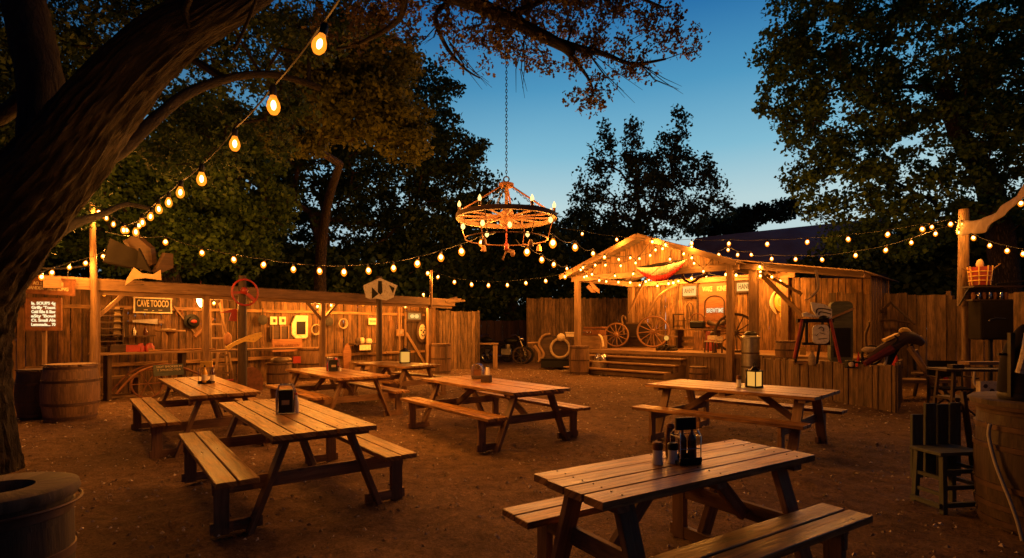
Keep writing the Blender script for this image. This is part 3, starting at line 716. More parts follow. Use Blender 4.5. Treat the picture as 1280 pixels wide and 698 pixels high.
# ------------------------------------------------------------------ picnic tables
TH = 0.76
def corner(p): return G(p[0], p[1], TH)
def picnic(A, B, C, D, label, seed, nplank=4, off=0.24, leglift=0, notch=0):
    """A->B and D->C are the long edges of the tabletop (photo points at table height)"""
    a, b, c, d = map(corner, (A, B, C, D))
    cen = (a+b+c+d)/4; u = ((b-a)+(c-d)); Ln = u.length/2; u.normalize(); Wd = ((d-a).length+(c-b).length)/2
    ang = math.atan2(u.y, u.x); cr = abs(u.x*(d-a).y-u.y*(d-a).x + u.x*(c-b).y-u.y*(c-b).x)/2; Wd = cr
    o = thing('picnic_table', label, 'picnic table', (cen.x, cen.y, 0), ang, 'picnic tables in the dirt yard')
    th = 0.042; w = (Wd-0.012*(nplank-1))/nplank; r = random.Random(seed)
    mb = MB(seed=seed); mb.tv = 0.16
    for i in range(nplank):
        y = -Wd/2+w/2+i*(w+0.012)
        ln = Ln-r.uniform(0, .02)
        mb.box((r.uniform(-.012, .012), y, TH-th/2+r.uniform(-.002, .002)), (ln, w*r.uniform(.975, 1.0), th), Matrix.Rotation(r.uniform(-.0016, .0016), 3, 'Z') @ Matrix.Rotation(r.uniform(-.0012, .0012), 3, 'Y') @ Matrix.Rotation(r.uniform(-.01, .01), 3, 'X'))
        mb.mat = 1
        for bx_ in (-Ln/2+.16, 0, Ln/2-.16):
            for q in (-.25, .25): mb.lathe([(.007, 0), (.006, .0035), (.001, .004)], 8, c=(bx_+r.uniform(-.008, .008), y+q*w, TH+.0015))
        mb.mat = 0
    mb.build('tabletop', [M['table'], M['hoop']], o, bevel=0.004)
    for x in (-Ln/2+0.16, 0, Ln/2-0.16):
        mb = MB(seed=seed+1); mb.box((x, 0, TH-th-0.022), (0.085, Wd-0.05, 0.044)); mb.build('batten', M['frame'], o, bevel=0.003)
    bz = 0.44; bo = Wd/2+off; bw = 0.30
    xe = Ln/2-0.24
    for sy in (-1, 1):
        mb = MB(seed=seed+2+sy); mb.tv = 0.14
        for k in (-1, 1): mb.box((r.uniform(-.01, .01), sy*bo+k*(bw/4+0.004), bz), (Ln-0.02, bw/2-0.008, 0.042))
        mb.build('bench_seat', M['table'], o, bevel=0.004)
    for sx in (-1, 1):
        for sy in (-1, 1):
            mb = MB(seed=seed+10+sx+sy*3)
            mb.beam((sx*xe, sy*(Wd*0.30), TH-th), (sx*(xe+.0), sy*(Wd*0.5+0.12), -0.03), 0.045, 0.115, up=(1, 0, 0))
            mb.build('leg', M['frame'], o, bevel=0.003)
            mb = MB(seed=seed+20+sx+sy*3)
            mb.box((sx*(xe-0.05), sy*(bo+0.07), (bz-.022)/2-0.01), (0.05, 0.11, bz-0.02))
            mb.build('bench_leg', M['frame'], o, bevel=0.003)
        mb = MB(seed=seed+30+sx)
        mb.box((sx*(xe-0.048), 0, bz-0.022-0.058), (0.04, 2*bo+bw*0.9, 0.11))
        mb.build('crossbeam', M['frame'], o, bevel=0.003)
        mb = MB(seed=seed+31+sx)
        mb.beam((sx*(xe-0.09), 0, bz-0.1), (sx*Ln*0.12, 0, TH-th-0.01), 0.045, 0.085)
        mb.build('brace', M['frame'], o, bevel=0.003)
        for sy in (-1, 1):
            mb = MB(seed=seed+40+sx+sy)
            mb.box((sx*(xe-0.05), sy*(bo-0.04), 0.045), (0.046, 0.38, 0.085)); mb.build('foot_rail', M['frame'], o, bevel=0.003)
    return o, ang, cen
T1 = picnic((661, 592.5), (757, 629), (1020, 568), (917, 549.5), 'x', 100) if False else None
T1 = picnic((661, 592.5), (917, 549.5), (1020, 568), (757, 629), 'nearest picnic table in the right foreground with two shakers and a menu caddy', 100, off=0.20)
T2 = picnic((272, 504), (345, 546.5), (468, 531), (373, 496), 'picnic table in the left foreground with a tall black napkin holder on it', 200, nplank=5)
T3 = picnic((197, 472.5), (239, 497), (323, 488), (268, 470.5), 'leftmost picnic table, closest to the barrels and menu board', 300, nplank=4)
T4 = picnic((361, 462), (425, 474), (484, 468.5), (410, 458), 'picnic table beyond the left foreground one, with a red caddy on it', 400)
T5 = picnic((443, 453.6), (512, 459.5), (545, 455), (480, 451), 'farthest picnic table, close to the shed door with a lit lantern on it', 500)
T6 = picnic((532, 473.3), (648, 493), (708, 484), (584.5, 468.7), 'middle picnic table standing alone on the open dirt below the chandelier', 600)
T7 = picnic((816, 480), (1014, 498), (1055, 487.5), (843, 474), 'long picnic table before the plank planter with a lit lantern on it', 700)

# ------------------------------------------------------------------ things on the tables
def on_table(px, py): return G(px, py, TH)
def bottle(loc, h, r, mat, cap, label, neck=0.35, labelmat=None, name='bottle', cat='bottle', group='bottles on the tables'):
    o = thing(name, label, cat, loc, group=group)
    b = MB(); b.tv = 0.02
    b.lathe([(r*.9, 0), (r, .01), (r, h*.52), (r*.9, h*.6), (r*neck, h*.76), (r*neck*.9, h*.88)], 16); b.build('body', M[mat], o)
    b = MB(); b.tv = .02; b.lathe([(r*neck*1.05, h*.88), (r*neck*1.05, h*.94), (r*neck*.55, h)], 12); b.build('cap', M[cap], o)
    if labelmat:
        b = MB(); b.tv = .02; b.lathe([(r*1.02, h*.12), (r*1.02, h*.45)], 16); b.build('label', M[labelmat], o)
    return o
def shaker(loc, h, r, label, lidm='rust', fill='salt'):
    o = thing('shaker', label, 'shaker', loc, group='salt and pepper shakers on the tables')
    b = MB(); b.tv = .02; b.lathe([(r, 0), (r*1.02, .006), (r*.86, h*.35), (r*.9, h*.66)], 10); b.build('jar', M[fill], o)
    b = MB(); b.tv = .02; b.lathe([(r*.98, h*.66), (r*.98, h*.93), (r*.7, h)], 14); b.build('lid', M[lidm], o)
    return o
def menu_caddy(loc, ang, s, label, card='black', metal='iron', h=0.3, w=0.15):
    """wire rack: base tray, four posts, top holder card, ring handle"""
    o = thing('condiment_caddy', label, 'caddy', loc, ang, 'condiment caddies on the tables')
    b = MB(); b.box((0, 0, .012), (w, w*.8, .02)); b.box((0, -w*.4, .03), (w, .006, .03)); b.box((0, w*.4, .03), (w, .006, .03)); b.build('tray', M[metal], o, bevel=.002)
    b = MB()
    for x in (-1, 1):
        for y in (-1, 1): b.tube([(x*w*.47, y*w*.37, .02), (x*w*.47, y*w*.37, h*.62), (x*w*.42, y*w*.2, h*.72)], .0035, 6)
        b.tube([(x*w*.47, -w*.37, h*.6), (x*w*.47, w*.37, h*.6)], .0035, 6)
    b.tube([(-w*.47, w*.37, h*.6), (w*.47, w*.37, h*.6)], .0035, 6); b.tube([(-w*.47, -w*.37, h*.35), (w*.47, -w*.37, h*.35)], .0035, 6)
    b.build('wire_frame', M['chrome' if metal == 'iron' else metal], o)
    b = MB(); b.box((0, 0, h*.86), (w*.92, .02, h*.27)); b.build('menu_card', M[card], o, bevel=.004)
    return o
def napkin_holder(loc, ang, label, h=.2, w=.13):
    o = thing('napkin_holder', label, 'napkin holder', loc, ang, 'condiment caddies on the tables')
    b = MB(); b.box((0, 0, h*.42), (w*.8, w*.55, h*.8)); b.build('body', M['black'], o, bevel=.006)
    b = MB()
    for y in (-w*.32, w*.32):
        pts = [(-w*.5, y, 0), (-w*.5, y, h*.75), (-w*.35, y, h*.98), (w*.35, y, h*.98), (w*.5, y, h*.75), (w*.5, y, 0)]
        b.tube(pts, .006, 8)
    b.tube([(-w*.5, -w*.32, .01), (w*.5, -w*.32, .01), (w*.5, w*.32, .01), (-w*.5, w*.32, .01), (-w*.5, -w*.32, .01)], .005, 6)
    b.build('chrome_frame', M['chrome'], o)
    b = MB(); b.box((0, -w*.29, h*.40), (w*.42, .004, h*.16)); b.build('napkins', M['sack'], o)
    return o
def lantern(loc, label, h=.26, w=.13, ang=.3, glass='lantern_glass', name='table_lantern'):
    o = thing(name, label, 'lantern', loc, ang, 'lanterns on the tables')
    b = MB(); b.box((0, 0, .012), (w*1.1, w*1.1, .024)); b.box((0, 0, h*.78), (w*1.1, w*1.1, .02))
    for x in (-1, 1):
        for y in (-1, 1): b.box((x*w*.48, y*w*.48, h*.4), (.012, .012, h*.74))
    b.lathe([(w*.6, h*.79), (w*.25, h*.93), (w*.12, h)], 4); b.torus((0, 0, h*1.06), h*.09, .004, 12, 5); b.build('frame', M['black'], o)
    for k in range(4):
        b = MB(); a = k*math.pi/2; b.box((math.cos(a)*w*.45, math.sin(a)*w*.45, h*.4), ((.004 if k % 2 == 0 else w*.8), (w*.8 if k % 2 == 0 else .004), h*.68)); b.build('pane', M[glass], o)
    return o
# table 1: two shakers, brown bottle, tall menu caddy
a1 = T1[1]
p = on_table(857, 579); menu_caddy(p, .25, 1, 'tall wire caddy with a black menu card on the nearest table', h=.285, w=.15)
shaker(on_table(822, 580), .135, .034, 'left one of the two glass shakers before the menu caddy on the nearest table')
shaker(on_table(841, 578.5), .125, .034, 'right one of the two glass shakers before the menu caddy on the nearest table', 'black')
bottle(on_table(853, 576)+Vector((0, .0, .022)), .2, .026, 'brownglass', 'black', 'slim brown sauce bottle in the front of the menu caddy on the nearest table', neck=.3)
bottle(on_table(865, 576.5)+Vector((.0, 0, .022)), .215, .028, 'brownglass', 'black', 'dark long necked bottle at the right of the menu caddy on the nearest table', neck=.3)
bottle(on_table(838, 571.5), .22, .032, 'brownglass', 'rust', 'amber bottle behind the two shakers on the nearest table', neck=.8)
# table 2
a2 = T2[1]
napkin_holder(on_table(357.5, 517.5), .3, 'tall black napkin holder with chrome frame on the left foreground table', h=.29, w=.165)
bottle(on_table(370, 516), .2, .028, 'salt', 'ketchup', 'white squeeze bottle with a red top beside the black napkin holder', neck=.55)
bottle(on_table(365, 512), .215, .026, 'ketchup', 'ketchup', 'red ketchup bottle just behind the white squeeze bottle', neck=.4)
# table 3
menu_caddy(on_table(258, 479.5), .2, 1, 'black wire caddy on the leftmost picnic table', 'yellow', h=.34, w=.19)
bottle(on_table(256, 480)+Vector((0, 0, .022)), .26, .035, 'mustard', 'black', 'yellow mustard bottle in the caddy on the leftmost picnic table', labelmat='paper')
bottle(on_table(265.5, 479), .28, .034, 'brownglass', 'ketchup', 'dark bottle with red top at the caddy on the leftmost table', labelmat='paper')
# table 4
napkin_holder(on_table(416, 464.5), .6, 'chrome napkin caddy among red bottles on the table past the left foreground one', h=.27, w=.2)
bottle(on_table(420, 464), .26, .045, 'ketchup', 'ketchup', 'fat red ketchup bottle right of the chrome napkin caddy', neck=.5)
bottle(on_table(411, 464), .22, .04, 'ketchup', 'black', 'short red bottle left of the chrome napkin caddy', neck=.5)
shaker(on_table(424.5, 464), .11, .035, 'white shaker right of the fat red bottle')
# table 5
lantern(on_table(506, 454), 'square lit lantern on the farthest picnic table', h=.36, w=.22)
# table 6
o6 = thing('napkin_holder', 'arched chrome napkin holder on the middle table', 'napkin holder', on_table(597, 474), -.3, 'condiment caddies on the tables')
b = MB(); b.box((0, 0, .03), (.17, .12, .05)); b.build('base', M['darkwood'], o6, bevel=.004)
b = MB()
for y in (-.05, 0, .05):
    b.tube([(-.085, y, .03), (-.09, y, .16), (-.06, y, .235), (0, y, .25), (.06, y, .235), (.09, y, .16), (.085, y, .03)], .008, 8)
b.build('arch_bars', M['chrome'], o6)
b = MB(); b.box((0, .025, .1), (.14, .04, .12)); b.build('napkins', M['rust'], o6)
bottle(on_table(609.5, 474.5), .235, .035, 'salt', 'black', 'clear bottle with dark cap right of the chrome arch on the middle table', neck=.8)
b = MB(); b.box((0, 0, .055), (.15, .1, .11)); bx = b.build('box', M['darkwood'], None, bevel=.004, loc=on_table(608, 478)); bx.rotation_euler.z = -.4
tag(bx, 'small dark wooden box in front of the clear bottle on the middle table', 'box')
# table 7
lantern(on_table(943, 484.5), 'lit black lantern with yellow panes on the long right table', h=.30, w=.15, ang=.5)
bottle(on_table(934, 484), .25, .03, 'steel', 'black', 'metal flask standing left of the lantern on the long right table', neck=.5)
shaker(on_table(923.5, 484), .165, .036, 'tall shaker left of the metal flask on the long right table', 'rust')
c = MB(); c.lathe([(.014, 0), (.016, .03), (.008, .05)], 8); q = c.build('candle', M['lantern_glass'], None, loc=on_table(929, 485)); tag(q, 'tiny lit candle between shaker and flask on the long right table', 'candle')

# ------------------------------------------------------------------ barrels
def barrel(loc, h, r, label, n=36, lid=True, hoopn=4, mat='barrel', bulge=1.16, cat='barrel', name='barrel', group='wooden barrels', lidmat=None, ang=0.0):
    o = thing(name, label, cat, loc, ang, group)
    prof = []
    for i in range(9):
        t = i/8; prof.append((r*(1+(bulge-1)*math.sin(math.pi*t)), h*t))
    b = MB(); b.tv = 0.28; b.lathe(prof, n, seg_tone=3, gap=0.018); b.build('staves', M[mat], o)
    zs = {4: (.06, .3, .7, .94), 3: (.07, .5, .93), 2: (.2, .8), 6: (.05, .18, .34, .66, .82, .95)}[hoopn]
    for t in zs:
        rr = r*(1+(bulge-1)*math.sin(math.pi*t))
        q = MB(); q.lathe([(rr*1.004, h*t-.022), (rr*1.018, h*t-.02), (rr*1.02, h*t+.02), (rr*1.004, h*t+.022)], n); q.build('hoop', M['hoop'], o)
    if lid:
        b = MB(); w = r*2/6
        for k in range(6):
            x = -r+w*(k+.5); hw = math.sqrt(max(r*r*.9-(abs(x)-w*.3)**2, .001)); b.box((x, 0, h-.015), (w*.96, 2*hw*.97, .02))
        b.build('lid', M[lidmat or mat], o)
    return o
barrel(G(88.5, 524), .97, .36, 'pale oak barrel standing left of the shed corner post')
barrel(G(50, 521), .86, .3, 'dark barrel half hidden behind the oak barrel near the menu board', mat='darkwood')
# near left barrel with table rim
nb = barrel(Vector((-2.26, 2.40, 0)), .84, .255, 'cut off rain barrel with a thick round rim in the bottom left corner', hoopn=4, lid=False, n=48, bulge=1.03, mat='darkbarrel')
b = MB(); b.tv = .25; b.lathe([(.255, .84), (.272, .842), (.283, .865), (.275, .892), (.25, .90), (.12, .898), (.11, .88), (.105, .83)], 48, seg_tone=6); b.build('rim', M['oldrim'], nb)
b = MB(); b.lathe([(.107, .832), (.001, .833)], 32); b.build('opening', M['blackboard'], nb)
b = MB(); b.torus((0, 0, .818), .285, .007, 48, 8, 'z'); b.build('wire', M['hoop'], nb)
c = MB(); c.lathe([(.026, 0), (.030, .05), (.030, .095), (.027, .10), (.02, .03)], 20)
q = c.build('cup', M['darkwood'], None, loc=Vector((-2.205, 2.21, .8985))); tag(q, 'small dark cup standing on the rim of the bottom left barrel', 'cup')

# big barrel right, with hose, stove lantern
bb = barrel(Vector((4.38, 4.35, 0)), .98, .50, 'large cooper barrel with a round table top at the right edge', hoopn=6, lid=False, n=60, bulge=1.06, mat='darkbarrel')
b = MB(); b.lathe([(.50, .98), (.555, .982), (.56, 1.02), (.545, 1.03), (.001, 1.031)], 60); b.build('table_top', M['oldrim'], bb)
b = MB(); b.lathe([(.548, .95), (.552, .98)], 60); b.build('top_band', M['hoop'], bb)
b = MB(); b.box((-.30, -.46, .72), (.2, .05, .05)); b.box((-.30, -.46, .66), (.2, .05, .02)); b.build('bracket', M['iron'], bb)
def on_barrel(px, py, rr=.57):
    dx = (px-640)/F; A_ = dx*dx+1; B_ = -2*(dx*4.38+4.35); C_ = 4.38**2+4.35**2-rr*rr; D_ = (-B_-math.sqrt(max(B_*B_-4*A_*C_, 0)))/(2*A_); return tuple(P(px, py, D_))
hs = MB(); q = catmull([on_barrel(*k) for k in ((1238, 530), (1236, 545), (1243, 575), (1252, 600), (1264, 630), (1274, 660), (1283, 700))], 6)
hs.tube(q, .0135, 10); o = hs.build('hose', M['hose']); tag(o, 'pale hose hanging down the front of the large right barrel', 'hose')
# bottle shaped lantern on it
ln = thing('barrel_lantern', 'tall domed lamp housing with iron frame on the large right barrel', 'lamp', Vector((4.04, 4.30, 1.031)))
b = MB(); b.lathe([(.15, 0), (.16, .03), (.15, .06), (.12, .065)], 24); b.box((-.14, -.05, .28), (.035, .03, .5)); b.box((-.1, 0, .36), (.2, .02, .02)); b.build('frame', M['iron'], ln)
b = MB(); q = catmull([(.16, .06), (.14, .3), (.10, .45), (.04, .56), (.0, .6)], 4); b.lathe([(max(x, .001), z) for x, z in q], 24); b.build('hood', M['tarp'], ln)
b = MB(); q = catmull([(-.12, -.1, .22), (-.10, -.12, .36), (-.06, -.1, .47), (-.01, -.07, .57)], 4); b.tube(q, [.028]*len(q), 8); b.build('pale_rim', M['cream'], ln)

# small chair / stool near right barrel
def chair():
    loc = Vector((3.93, 4.95, 0)); ch = thing('slat_chair', 'low grey slat backed chair beside the large right barrel', 'chair', loc, R(8))
    b = MB(); b.box((-.02, -.05, .50), (.46, .32, .03)); b.build('seat', M['greywood'], ch, bevel=.004)
    for x in (-.19, .17):
        for y in (-.17, .08):
            b = MB(); b.beam((x, y, .485), (x*1.1, y*1.15, -.02), .045, .045); b.build('leg', M['greywood'], ch, bevel=.003)
    b = MB()
    for k, (x, h, lean) in enumerate(((-.14, .66, 0), (.0, .76, 0), (.13, .75, 0), (.26, .76, 0))): b.box((x, .14, h/2+.17), (.115, .03, h-.17+.1))
    b.build('backrest', M['greywood'], ch, bevel=.004)
    b = MB()
    for z in (.2, .34): b.box((0, -.18, z), (.38, .025, .035)); b.box((-.2, -.05, z-.06), (.025, .26, .03)); b.box((.2, -.05, z), (.025, .28, .03))
    b.box((0, -.18, .05), (.46, .03, .04)); b.box((-.24, -.05, .05), (.03, .3, .04)); b.build('stretcher', M['greywood'], ch)
    b = MB(); b.beam((.25, -.1, -.02), (.33, .12, 1.0), .03, .05); b.build('side_rail', M['darkwood'], ch)
chair()
# ------------------------------------------------------------------ board walls and fences
def boards(mb, p0, p1, z0, hf, wmin=.12, wmax=.19, th=.022, r=None, gapz=0.0, jog=.018, ragged=0.02):
    """vertical boards from p0 to p1 (local), top height hf(t)"""
    p0 = Vector(p0); p1 = Vector(p1); d = p1-p0; Ln = d.length; d.normalize(); x = 0; r = r or rnd
    ang = math.atan2(d.y, d.x)
    while x < Ln:
        w = min(r.uniform(wmin, wmax), Ln-x+.001)
        if w < .03: break
        h = hf(x/Ln)+r.uniform(-ragged, ragged)-z0
        c = p0+d*(x+w/2); n = Vector((-d.y, d.x, 0))*r.uniform(-jog, jog)
        rot = Matrix.Rotation(ang, 3, 'Z') @ Matrix.Rotation(r.uniform(-.006, .006), 3, 'Y')
        mb.box((c.x+n.x, c.y+n.y, z0+h/2), (w-.013, th, h), rot)
        x += w
def fence(name, label, p0, p1, h0, h1, seed, posts=True, mat='fence', group='board fences round the yard', wmin=.12, wmax=.19, ragged=.03, capped=False):
    p0 = Vector((*p0, 0)); p1 = Vector((*p1, 0)); d = p1-p0; ang = math.atan2(d.y, d.x); Ln = d.length
    o = thing(name, label, 'fence', p0, ang, group)
    r = random.Random(seed); b = MB(seed=seed); b.tv = .36
    boards(b, (0, 0, 0), (Ln, 0, 0), -.02, lambda t: h0+(h1-h0)*t, wmin, wmax, r=r, ragged=ragged); b.build('boards', M[mat], o)
    for z in (.5, (h0+h1)/2-.4):
        q = MB(); q.box((Ln/2, .055, z), (Ln, .04, .09)); q.build('rail', M[mat], o)
    if posts:
        k = max(1, int(Ln/2.6))
        for i in range(k+1):
            q = MB(); q.box((Ln*i/k, .12, (h0+h1)/4), (.1, .1, (h0+h1)/2)); q.build('post', M[mat], o)
    return o
SH = Frame(-8.95, 11.7, math.atan2(.7825, .6226))
WT = 1.6
def shed():
    o = thing('bar_shed', 'long open fronted board shed along the left side, hung with tools and bulbs', 'shed', SH.o, SH.a)
    LN = 10.75
    b = MB(seed=61); b.tv = .42; boards(b, (-1.6, WT, 0), (LN+.15, WT, 0), -.02, lambda t: 2.5, .14, .24, r=random.Random(62)); b.build('back_wall', M['shedwall'], o)
    b = MB(seed=63); b.tv = .2; boards(b, (LN+.15, WT, 0), (LN+.1, .9, 0), -.02, lambda t: 2.5, .14, .2, r=random.Random(64)); b.build('side_wall', M['shedwall'], o)
    b = MB(); b.box((LN/2-.4, -.08, 2.52), (LN+1.0, .07, .24)); b.build('fascia_beam', M['post'], o, bevel=.006)
    b = MB(); b.box((LN/2, .0, 2.36), (LN, .1, .1)); b.build('header', M['post'], o)
    b = MB(); b.tv = .3
    x = -1.2
    while x < LN+.3:
        b.beam((x, -.04, 2.655), (x, WT+.2, 2.60), .19, .022, up=(0, 0, 1)); x += .2
    b.build('roof', M['fence'], o)
    for x in [k*.9-.6 for k in range(13)]:
        q = MB(); q.beam((x, -.03, 2.58), (x, WT+.1, 2.53), .05, .1); q.build('rafter', M['post'], o)
    for px in (120, 257, 403, 536):
        l = SH.hit(px, 400, 0.0); q = MB(); q.box((l.x, .0, 1.2), (.13, .13, 2.42)); q.build('post', M['post'], o, bevel=.008)
        for s in (-1, 1):
            if px in (403,) or s == 1 and px == 120:
                q = MB(); q.beam((l.x+s*.05, 0, 1.85), (l.x+s*.55, 0, 2.4), .06, .07); q.build('knee_brace', M['post'], o)
    for z in (.7, 2.1):
        q = MB(); q.box((LN/2-.4, WT-.05, z), (LN+1, .05, .09)); q.build('wall_rail', M['wall'], o)
    # ragged broken rafter ends at the right
    l = SH.hit(556, 378, -.1)
    for k in range(3):
        q = MB(); q.beam((LN-.4, -.1+.1*k, 2.55), (LN+.55, -.15+.2*k, 2.62+.06*k), .09, .07); q.build('rafter', M['post'], o)
shed()
def at_shed(px, py, t): return SH.w(SH.hit(px, py, t))
def shed_thing(name, label, cat, px, py, t, group=None, dz=0, da=0.0):
    """thing hung or stood in the shed: local x along the wall, y inward"""
    return thing(name, label, cat, at_shed(px, py, t)+Vector((0, 0, dz)), SH.a+da, group)
def k_at(fr, px, py, t): return (fr.w(fr.hit(px, py, t))).y/F   # metres per photo pixel there
def ground_at(fr, px, t):
    l = fr.hit(px, 450, t); return fr.w((l.x, l.y, 0))

# bar counter along the front
def counter():
    l0 = SH.hit(118, 446, .0); l1 = SH.hit(372, 441, .1)
    o = thing('bar_counter', 'long narrow plank bar running between the shed posts', 'bar counter', SH.w((l0.x, .25, 0)), SH.a)
    Ln = l1.x-l0.x
    for k in range(2):
        b = MB(); b.box((Ln/2, -.12+.24*k, 1.02), (Ln, .225, .045)); b.build('plank', M['post'], o, bevel=.004)
    x = .3
    while x < Ln:
        q = MB(); q.box((x, 0, .5), (.08, .3, 1.0)); q.build('leg', M['darkwood'], o); x += 1.5
    return o
counter()
def signboard(parent, w, h, txts, mat, lmat, frame=None, th=.03, fs=None):
    b = MB(); b.tv = .05; b.box((0, 0, 0), (w, th, h)); b.build('board', M[mat], parent, bevel=.004)
    if frame:
        b = MB()
        for z in (-1, 1): b.box((0, -.004, z*(h/2-.0)), (w+.05, th+.02, .035))
        for x in (-1, 1): b.box((x*(w/2), -.004, 0), (.035, th+.02, h-.036))
        b.build('frame', M[frame], parent, bevel=.003)
    for (t, size, z, sq) in txts:
        text_mesh('lettering', t, size, M[lmat], parent, (0, -th/2-.004, z), bold=size*.02, width=w*sq)
# sign on the shed wall
l0 = SH.hit(168, 382, WT-.08); l1 = SH.hit(214, 382, WT-.08)
o = shed_thing('hanging_sign', 'framed dark sign with pale curly lettering on the left shed wall', 'sign', 191, 382, WT-.08)
signboard(o, l1.x-l0.x, .37, [('CAVE TOOCO', .24, .04, .86), ('- . -', .1, -.11, .5)], 'blackboard', 'letter_cream', 'cream')
# menu sign post
sp = G(64, 505); yaw = R(12)
o = thing('menu_board', 'square brown board with glowing handwritten lines on a post beside the barrels', 'menu board', (sp.x, sp.y-.2, 0), yaw)
k = (sp.y-.2)/F
b = MB(); b.box((0, .05, .95), (.07, .06, 1.9)); b.build('post', M['post'], o, bevel=.004)
b = MB(); b.tv = .03; b.box((.02, 0, H+17*k), (39*k, .035, 41*k)); b.build('board', M['rust'], o, bevel=.004)
b = MB()
for z in (-1, 1): b.box((.02, -.01, H+17*k+z*20*k), (39*k, .045, .022))
for x in (-1, 1): b.box((.02+x*19*k, -.01, H+17*k), (.022, .045, 39*k))
b.build('frame', M['rust'], o)
for i, t in enumerate(('la. SOUPS 4g', "Grilly 'Toast", 'Cold Ribs & Slaw', "aSty 'Bowl", 'Ct. Small Ale', 'Lemonade.... 70')):
    text_mesh('lettering', t, .085, M['lit_text'], o, (.02, -.025, H+17*k+(13.5-5.3*i)*k), width=26*k, bold=.003)
o2 = thing('plank_sign', 'weathered plank sign with two carved rows of letters above the menu board', 'sign', P(61, 358, sp.y-.3), R(6), rot=(0, R(3), R(6)))
signboard(o2, 58*k, 19*k, [('AO. SALOON LIVE', .1, .045, .6), ('BANDERA RIDE SONG', .1, -.05, .8)], 'rust', 'letter_cream', 'rust')
q = MB()
for dx in (-.35, .35): q.tube([(dx, 0, .14), (dx, .0, .45)], .006, 5)
q.build('hanger', M['iron'], o2)
q = MB(); a = P(30, 335, sp.y-.3); c = P(116, 332, sp.y+.9); q.tube([a, (a+c)/2+Vector((0, 0, -.05)), c], .02, 8); o = q.build('support_branch', M['bark']); tag(o, 'thin bare pole reaching from the trunk to the shed corner above the plank sign', 'pole')
# tall corner pole carrying strings
pt = at_shed(116, 300, -.12)
q = MB(); q.tube([(pt.x, pt.y, 0), (pt.x+.03, pt.y, 2.2), (pt.x-.02, pt.y, H+(410-254)/F*pt.y)], [.075, .068, .055], 12, jit=.05); o = q.build('light_pole', M['post']); tag(o, 'tall rough pole at the shed corner carrying the bulb strings', 'pole', 'poles carrying the strings of bulbs')
q = MB(); pt2 = at_shed(539, 360, -.1); q.tube([(pt2.x, pt2.y, 2.3), (pt2.x, pt2.y, H+(410-338)/F*pt2.y)], .05, 8); o = q.build('light_pole', M['post']); tag(o, 'short pole rising from the right end of the shed roof', 'pole', 'poles carrying the strings of bulbs')

# shelf with slats + apron
o = shed_thing('slat_shelf', 'dark slatted rack standing behind the bar next to the corner post', 'rack', 134, 440, 1.2)
for i in range(7):
    b = MB(); b.box((0, 0, .1+i*.15), (.55, .3, .025)); b.build('slat', M['darkwood'], o)
for x in (-.28, .28): b = MB(); b.box((x, 0, .5), (.03, .3, 1.1)); b.build('side', M['darkwood'], o)
o = shed_thing('apron', 'pale pointed cloth apron hanging from the wall left of the framed sign', 'apron', 147, 390, 1.2)
b = MB(); b.tv = .03; b.prism([(-.06, .12), (.03, .12), (.12, -.25), (.14, -.6), (-.09, -.6)], .04); b.build('cloth', M['cloth'], o)
b = MB(); b.box((0, 0, -.75), (.06, .03, .3)); b.build('tie', M['darkwood'], o)
# high round table
o = thing('high_table', 'tall round topped pedestal table behind the bar', 'table', ground_at(SH, 213, .9), SH.a)
b = MB(); b.lathe([(.30, 1.5), (.33, 1.51), (.33, 1.545), (.001, 1.55)], 24); b.build('round_top', M['post'], o)
b = MB(); b.lathe([(.14, 0), (.05, .06), (.05, 1.4), (.12, 1.5)], 12); b.build('pedestal', M['post'], o)
b = MB(); b.lathe([(.16, 0), (.17, .02), (.001, .03)], 20); q = b.build('plate', M['cream'], None, loc=ground_at(SH, 210, .85)+Vector((0, 0, 1.551))); tag(q, 'pale round plate on the tall pedestal table', 'plate')
# yoke poles
def poles(name, label, pts, w, mat, t, cat='pole', group=None):
    b = MB()
    o = None
    ps = [at_shed(*p, t) for p in pts]; b.beam(ps[0], ps[1], w, w*.8); q = b.build(name, M[mat]); tag(q, label, cat, group); return q
poles('wooden_oar', 'long pole slanting down right on the shed wall, left arm of the V', [(217, 383), (246, 420)], .05, 'post', WT-.1, 'pole', 'wall poles forming a V')
poles('wooden_oar', 'pole slanting down left on the shed wall, right arm of the V', [(266, 398), (243, 421)], .09, 'wheelwood', WT-.16, 'pole', 'wall poles forming a V')
o = shed_thing('round_hat', 'black round hat with a red label hung inside the V of poles', 'hat', 239.5, 402, WT-.12)
b = MB(); b.lathe([(.2, 0), (.2, .02), (.13, .03), (.12, .12), (.001, .14)], 20, rot=Matrix.Rotation(R(90), 3, 'X')); b.build('brim', M['black'], o)
b = MB(); b.sphere((0, -.15, 0), .05, 12, 6, (1.6, .4, 1)); b.build('red_label', M['red'], o)
# hanging diamond lantern
o = shed_thing('hanging_lantern', 'bright diamond shaped lantern hanging left of the second shed post', 'lantern', 251, 376, .5)
b = MB(); b.lathe([(.02, -.17), (.09, -.04), (.10, .03), (.05, .13)], 8); b.build('glass', M['lamp_bright'], o)
b = MB(); b.lathe([(.07, .13), (.05, .19), (.01, .23)], 8); b.tube([(0, 0, .22), (0, 0, .5)], .006, 5); b.build('top', M['red'], o)
b = MB(); b.lathe([(.04, -.2), (.03, -.16)], 8); b.build('base', M['iron'], o)
